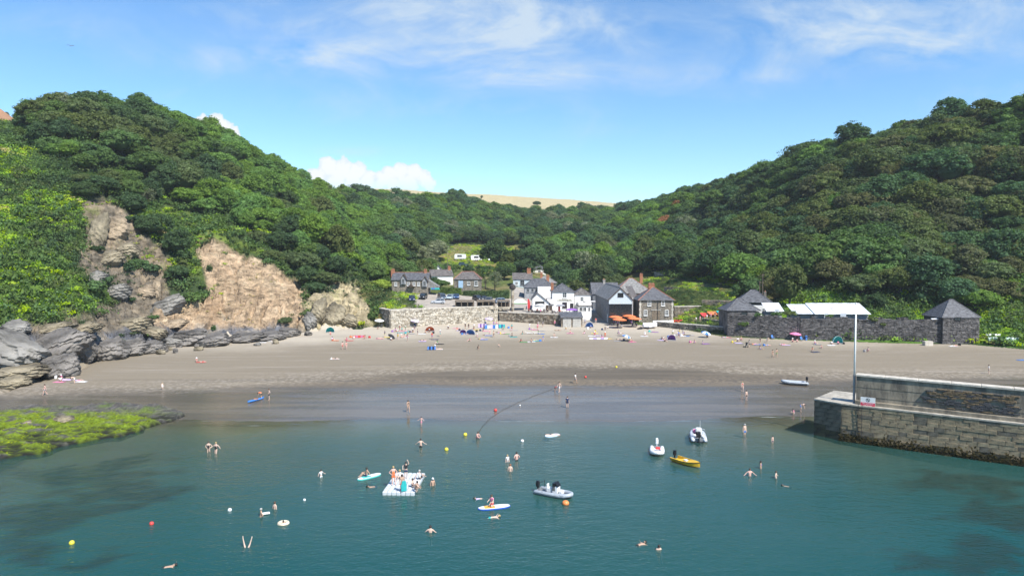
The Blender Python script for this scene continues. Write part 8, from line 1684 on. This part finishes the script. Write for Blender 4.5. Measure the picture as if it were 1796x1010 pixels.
    q = G(1308, 609); t = thing('pushchair', 'dark pushchair on the sand below the boathouse', 'pushchair', tuple(q), R(-60)); MB().slab([(-.22, -.3, .45), (.22, -.3, .45), (.22, .15, .4), (-.22, .15, .4)], .05).build('seat', CL['black'], t); MB().slab([(-.22, .15, .4), (.22, .15, .4), (.22, .4, .95), (-.22, .4, .95)], .05).build('backrest', CL['black'], t); MB().tube([(-.25, -.4, .15), (-.25, .6, 1.05), (.25, .6, 1.05), (.25, -.4, .15)], .02, 5).build('frame', M_RIM, t); MB().ell((0, .25, .98), (.27, .3, .16), 10, 6).build('hood', CL['black'], t)
    for x, y in ((-.25, -.4), (.25, -.4), (-.28, .3), (.28, .3)): MB().tube([(x - .03, y, .14), (x + .03, y, .14)], .14, 10).build('wheel', M_TYRE, t)
    q = G(1627, 606); t = thing('concrete_block', 'pale concrete block on the sand left of the pyramid roofed hut', 'block', tuple(q), R(6)); MB().cbox((0, 0, .45), (2.0, 1.0, 1.1), .06).build('block', M_COPE, t)
    q = G(1407, 597); t = thing('bin', 'blue bin standing at the foot of the drainpipe', 'bin', (q.x + .9, q.y, q.z)); MB().lathe([(.24, 0), (.28, .9), (.3, .92), (.3, 1.0), (.1, 1.08)], 12).build('body', CL['blue'], t); MB().box((0, -.29, .78), (.25, .04, .14)).build('slot', CL['black'], t)
beach_gear()
def crowd():
    rr = random.Random(77); names = list(CL)
    for a, b, y0, y1, lm, n in ((560, 655, 584, 600, 'below the teal tent', 4), (660, 720, 580, 600, 'near the white parasol', 6), (715, 775, 582, 604, 'near the orange tent', 6), (780, 850, 578, 600, 'near the bright blue tent', 7), (850, 900, 574, 592, 'near the striped windbreak', 8), (905, 985, 576, 600, 'below the brown wall', 7), (990, 1065, 578, 600, 'below the beach store', 7), (1070, 1150, 580, 602, 'below the barn', 6), (1150, 1215, 586, 602, 'near the purple tent by the kayaks', 6), (1215, 1290, 590, 604, 'below the terrace wall', 5), (1290, 1400, 600, 614, 'below the boathouse', 4), (1420, 1640, 604, 618, 'below the dark wall', 4), (60, 140, 660, 672, 'by the left rocks', 3)):
        cs = rr.sample(names, n); rf = 0
        for i, c in enumerate(cs):
            px, py = rr.uniform(a, b), rr.uniform(y0, y1); pose, vb = rr.choice((('sit', 'sitting'), ('sit', 'sitting'), ('lie', 'lying'), ('stand', 'standing'), ('crouch', 'crouching')))
            person(px, py, pose, f'person in {c} {"dress" if i % 4 == 3 else "top"} {vb} on the sand {lm}', (('dress', c),) if i % 4 == 3 else (('shirt', c), (T_, rr.choice(names))), rr.choice((('hair', 'dark'), ('hair', 'brown'), ('long_hair', 'blond'), ('long_hair', 'brown'), ('hat', 'white'))), rr.uniform(-70, 70) if pose != 'lie' else 85, rr.uniform(.8, 1.02), rr.randrange(3))
            if i % 2 == 0: c2 = cs[(i + 1) % n]; towel(G(px + 5, py + .5), f'{c2} towel beside the person in {c} {lm}', c2, 1.8, .95, rr.uniform(-20, 20))
            if i % 3 == 1: bagm(G(px - 5, py), f'{c} bag of the person in {c} {lm}', c, 1.1)
crowd()
def upturned(p, label, L, w, m, rz, z=.35, h=.6):
    t = thing('rowing_boat', label, 'boat', tuple(p), rz); N = 13; V = []; F = []
    for i in range(N):
        f = -1 + 2 * i / (N - 1); x = f * L / 2; q = max(.04, (1 - max(0, f) ** 2.2) * (1 - max(0, -f) ** 5 * .45)); V += [(x, -w / 2 * q, z - .3), (x, -w / 2 * q * .86, z + h * .35), (x, -w * .14 * q, z + h * .9), (x, 0, z + h), (x, w * .14 * q, z + h * .9), (x, w / 2 * q * .86, z + h * .35), (x, w / 2 * q, z - .3)]
    for i in range(N - 1):
        for k in range(6): F.append((i * 7 + k, i * 7 + k + 1, (i + 1) * 7 + k + 1, (i + 1) * 7 + k))
    o = MB().add(V, F + [(0, 1, 2, 3, 4, 5, 6), tuple((N - 1) * 7 + k for k in range(6, -1, -1))]).build('hull', m, t); MB().tube([(-L / 2, 0, z + h + .03), (L * .45, 0, z + h * .98 + .03)], .04, 5).build('keel', M_WOOD, o)
    for x in (-L * .25, L * .25): MB().box((x, 0, (z - .3) / 2 - .05), (.3, w * .8, max(.1, z - .25))).build('trestle', M_WOOD, t)
    return t
def shore_boats():
    upturned(G(1760, 600), 'pale green upturned boat on the bank right of the pyramid roofed hut', 6.2, 1.4, mat('pale_green_hull', (.45, .58, .50), .5, .1, 2), R(-12), .5, .6); upturned(G(1742, 593), 'small white upturned dinghy behind the pale green boat', 2.8, 1.2, M_TUBEW, R(-30), .4, .5)
    q = ground(1140, 576, 120, 260); upturned(q, 'white covered boat with its bow on a launching trolley below the stone house', 4.2, 1.7, mat('white_cover', (.74, .74, .76), .6, .06, 2), R(18), .75, .75); q = ground(1160, 570, 120, 260); upturned((q.x + .6, q.y + .4, q.z), 'long slim white boat stored beside the covered boat', 6.0, 1.1, M_TUBEW, R(10), .7, .5)
    q = ground(1134, 577, 120, 260); t = thing('boat_trolley', 'black launching trolley under the white covered boat', 'trolley', tuple(q), R(18)); MB().tube([(-2.6, 0, .3), (1.6, 0, .55)], .05, 6).tube([(0, -.8, .4), (0, .8, .4)], .05, 6).build('frame', M_IRON, t)
    for s in (-.85, .85): MB().tube([(0, s - .1, .32), (0, s + .1, .32)], .32, 12).build('wheel', M_TYRE, t)
    MB().prism([(-2.7, 0), (-1.5, 0), (-1.5, .55)], 1.0, 'y', -.5).build('shadow_wedge', M_IRON, t)  # black wedge shape stands in for the shadow beside the boat
shore_boats()
def terrace_set(p, label, group, rz=0.0, m=None):
    t = thing('picnic_table', label, 'table', tuple(p), R(rz), group); mm = m or M_WOOD
    for k in range(4): MB().box((0, -.3 + k * .2, .74), (1.7, .18, .04)).build('table_board', mm, t)
    for s in (-.72, .72): MB().box((0, s, .44), (1.7, .26, .04)).build('bench', mm, t)
    for x in (-.6, .6): MB().tube([(x, -.75, 0), (x, -.2, .72)], .035, 5).tube([(x, .75, 0), (x, .2, .72)], .035, 5).tube([(x, -.75, .4), (x, .75, .4)], .03, 5).build('trestle', mm, t)
def terraces():
    # pub terrace above the brown wall
    rr = random.Random(4)
    def TG(px, Y): p = gp(px, Y); p.z = hz(p.x, Y); return p
    for i, (px, Y) in enumerate(((930, 196), (945, 195), (957, 195.5), (972, 193), (985, 193), (996, 196))):
        p = TG(px, Y); terrace_set(p, ['picnic table nearest the white gazebo', 'picnic table below the lopsided gable', 'picnic table below the slate lean-to', 'picnic table beside the dark parasol', 'picnic table under the purple parasol', 'picnic table by the bay window'][i] + ' on the pub terrace', 'picnic tables on the pub terrace', rr.uniform(-30, 30), M_DWOOD)
        for k in range(2): person_at((p.x + (-.4 if k else .5), p.y + (.72 if k else -.72), p.z + .34), 'perch', f'{"drinker facing the sea" if k else "drinker with back to the sea"} at the {["gazebo", "gable", "lean-to", "dark parasol", "purple parasol", "bay window"][i]} picnic table', (('shirt', rr.choice(('black', 'red', 'white', 'navy', 'pink', 'grey'))), (T_, 'navy')), rr.choice((('hair', 'dark'), ('hair', 'brown'), ('hair', 'blond'), ('hat', 'white'))), 0 if k else 180, 1, rr.randrange(3))
    parasol(TG(948, 196.5), 'white parasol in front of the lopsided gable', 'white', 1.7, 2.4); parasol(TG(983, 197), 'dark parasol in front of the pub door', 'grey', 1.5, 2.5); parasol(TG(1003, 195), 'purple parasol right of the pub on the terrace', 'purple', 1.8, 2.4)
    p = TG(912, 199.5); t = thing('gazebo', 'cream canvas gazebo with green edge right of the stone pillar', 'gazebo', tuple(p)); w, d, h = 4.2, 3.2, 2.3
    for x in (-w / 2, w / 2):
        for y in (0, d): MB().tube([(x, y, -.5), (x, y, h)], .04, 6).build('pole', M_PAINT, t)
    ro = MB(); A, B = (-w * .2, d / 2, h + 1.0), (w * .2, d / 2, h + 1.0); c = [(-w / 2 - .1, -.1, h), (w / 2 + .1, -.1, h), (w / 2 + .1, d + .1, h), (-w / 2 - .1, d + .1, h)]
    ro.slab([c[0], c[1], B, A], .02).slab([c[1], c[2], B], .02).slab([c[2], c[3], A, B], .02).slab([c[3], c[0], A], .02); ro.build('canopy', mat('cream_canvas', (.74, .74, .68), .8, .05), t); MB().box((0, -.12, h - .12), (w + .2, .03, .3)).build('valance', CL['green'], t)
    p = TG(925, 197.5); t = thing('banner', 'tall red feather banner beside the gazebo', 'banner', tuple(p)); MB().tube([(0, 0, -.3), (0, 0, 3.8)], .03, 6).build('pole', M_PAINT, t); MB().prism([(.04, .9), (.75, 1.1), (.85, 2.6), (.5, 3.6), (.04, 3.85)], .03, 'y', -.015).build('cloth', CL['red'], t)
    p = TG(979, 196.5); t = thing('banner', 'short red banner beside the pub door', 'banner', tuple(p)); MB().tube([(0, 0, -.3), (0, 0, 2.4)], .03, 6).build('pole', M_PAINT, t); MB().prism([(.04, .5), (.6, .6), (.6, 2.1), (.04, 2.35)], .03, 'y', -.015).build('cloth', CL['red'], t)
    # orange parasols before the barn
    for i, (px, py, lb) in enumerate(((1079, 571, 'left back'), (1086, 576, 'left front'), (1103, 569, 'right back'), (1112, 574, 'right front'), (1094, 566, 'middle'))):
        q = G(px, py); parasol(q, f'orange parasol before the barn restaurant, {lb} one of five', 'orange', 1.9, 2.7, 2, 'orange parasols before the barn'); terrace_set((q.x + .2, q.y + .5, q.z), f'dark picnic table under the {lb} orange parasol', 'tables before the barn', rr.uniform(-20, 20), M_DWOOD)
        for k in range(2): person_at((q.x + .2 + (-.4 if k else .4), q.y + .5 + (.72 if k else -.72), q.z + .34), 'perch', f'diner {"facing the sea" if k else "with back to the sea"} under the {lb} orange parasol', (('shirt', rr.choice(('black', 'navy', 'white', 'purple'))), (T_, 'navy')), ('hair', rr.choice(('dark', 'brown', 'blond'))), 0 if k else 180, 1, rr.randrange(3))
    # awnings and crowd on the slipway terrace
    for (a, b, Y, py, lb, col) in ((1233, 1246, 188, 553, 'long red awning at the left on the slipway terrace', 'red'), (1246, 1263, 187.5, 550.5, 'orange red awning in the middle on the slipway terrace', 'orange'), (1262, 1276, 187, 549.5, 'teal awning beside the boathouse wall', 'teal')):
        X, w = span(a, b, Y); z = zat(py, Y); g = hz(X, Y); t = thing('awning', lb, 'awning', (X, Y, g)); hh = z - g
        for x in (-w / 2, w / 2):
            for y in (0, 2.2): MB().tube([(x, y, -.3), (x, y, hh)], .035, 5).build('pole', M_PAINT, t)
        MB().slab([(-w / 2 - .1, -.3, hh - .15), (w / 2 + .1, -.3, hh - .15), (w / 2 + .1, 2.5, hh + .5), (-w / 2 - .1, 2.5, hh + .5)], .03).build('canvas', CL[col], t)
    for i, (px, c, lb) in enumerate(((1222, 'white', 'person in white at the left end of the slipway terrace'), (1229, 'pink', 'person in pink left of the red awning'), (1236, 'red', 'person in red under the red awning'), (1241, 'white', 'person in white under the red awning'), (1248, 'pink', 'person in pink under the orange awning'), (1255, 'black', 'person in black under the orange awning'), (1262, 'red', 'person in red between the awnings'), (1269, 'navy', 'person in navy under the teal awning'))): p = TG(px, 186.5); person_at(p, 'stand', lb, (('shirt', c), (T_, 'grey')), ('hair', rr.choice(('dark', 'brown', 'blond'))), rr.uniform(-60, 60), 1, rr.randrange(3))
    for i, (px, lb) in enumerate(((1226, 'left picnic table on the slipway terrace'), (1252, 'middle picnic table on the slipway terrace'), (1268, 'right picnic table on the slipway terrace'))): terrace_set(TG(px, 185), lb, 'tables on the slipway terrace')
    # garden clutter on the slope
    p = TG(1216, 250); t = thing('camping_tent', 'pale blue tent at the top of the hillside garden', 'tent', (p.x, p.y, p.z)); MB().prism([(-1.8, 0), (1.8, 0), (.9, 1.5), (-.9, 1.7)], 2.4, 'y', 0).build('flysheet', mat('pale_blue_fly', (.35, .55, .6), .7), t); MB().box((0, -.02, .5), (1.0, .05, 1.0)).build('door', CL['teal'], t)
    p = TG(760, 228); t = thing('camping_tent', 'turquoise tent left of the hipped stone cottage', 'tent', (p.x, p.y, p.z)); MB().prism([(-1.9, 0), (1.9, 0), (1.2, 1.7), (-.8, 2.0)], 2.4, 'y', 0).build('flysheet', CL['teal'], t); MB().box((0, -.02, .6), (1.0, .05, 1.1)).build('door', CL['blue'], t)
    stone_wall('garden_wall', 'low pale terrace wall at the top of the hillside garden', gp(1147, 262), gp(1192, 254), hz(*gp(1170, 258).xy) - .6, hz(*gp(1170, 258).xy) + 1.0, .6, .3, (M_PALEST, M_GREYST), M_MORTAR, 41); stone_wall('garden_wall', 'low stone wall across the middle of the hillside garden', gp(1165, 232), gp(1205, 226), hz(*gp(1185, 229).xy) - .6, hz(*gp(1185, 229).xy) + .8, .6, .3, (M_GREYST, M_BRST), M_MORTAR, 42)
    # masts and telegraph poles
    for px, py0, py1, Y, lb in ((1338, 480, 515, 181, 'thin wooden pole behind the boathouse chimney'), (1333, 492, 515, 182, 'shorter pole left of the one behind the boathouse'), (785, 452, 480, 260, 'telegraph pole behind the white gabled cottage'), (740, 465, 478, 232, 'thin aerial pole at the right end of the stone cottage')):
        X = (px - CX) * Y / FPX; z0 = hz(X, Y); z1 = zat(py0, Y); t = thing('pole', lb, 'pole', (X, Y, z0)); MB().tube([(0, 0, -.5), (0, 0, z1 - z0)], [.13, .08], 6).build('shaft', M_WOOD, t); MB().box((0, 0, z1 - z0 - .4), (.9, .08, .08)).build('crossbar', M_WOOD, t)
    p = gp(1035, 760); t = thing('marquee', 'tiny white marquee on the pale far field', 'marquee', (p.x, p.y, hz(p.x, p.y))); MB().box((0, 2, 1.2), (7, 4, 2.4)).build('wall', M_PAINT, t); MB().prism([(-3.6, 2.4), (3.6, 2.4), (0, 4.4)], 4.2, 'y', -.1).build('roof', M_PAINT, t)
    b = thing('bird', 'small dark gull gliding high at the upper left', 'bird', tuple(at_y(124, 81, 150)), R(20)); MB().ell((0, 0, 0), (.1, .3, .09), 8, 6).build('body', CL['grey'], b)
    for s in (-1, 1): MB().slab([(s * .08, -.1, .02), (s * .5, -.14, .16), (s * .8, .05, .1), (s * .45, .08, .14), (s * .08, .1, .02)], .02).build('wing', CL['grey'], b)
terraces()

def haze():
    m = bpy.data.materials.new('haze_air'); m.use_nodes = True; t = m.node_tree; t.nodes.clear(); o = nd(t, 'ShaderNodeOutputMaterial'); v = nd(t, 'ShaderNodeVolumePrincipled'); v.inputs['Color'].default_value = (.86, .92, 1.0, 1); v.inputs['Density'].default_value = HAZE; t.links.new(v.outputs[0], o.inputs['Volume'])
    h = MB().box((0, 0, 0), (5400, 3100, 142)).build('haze', m, None, (0, -70, 65.5)); h['kind'] = 'stuff'; h['label'] = 'thin summer haze over the cove'
HAZE = 0.00013
haze()
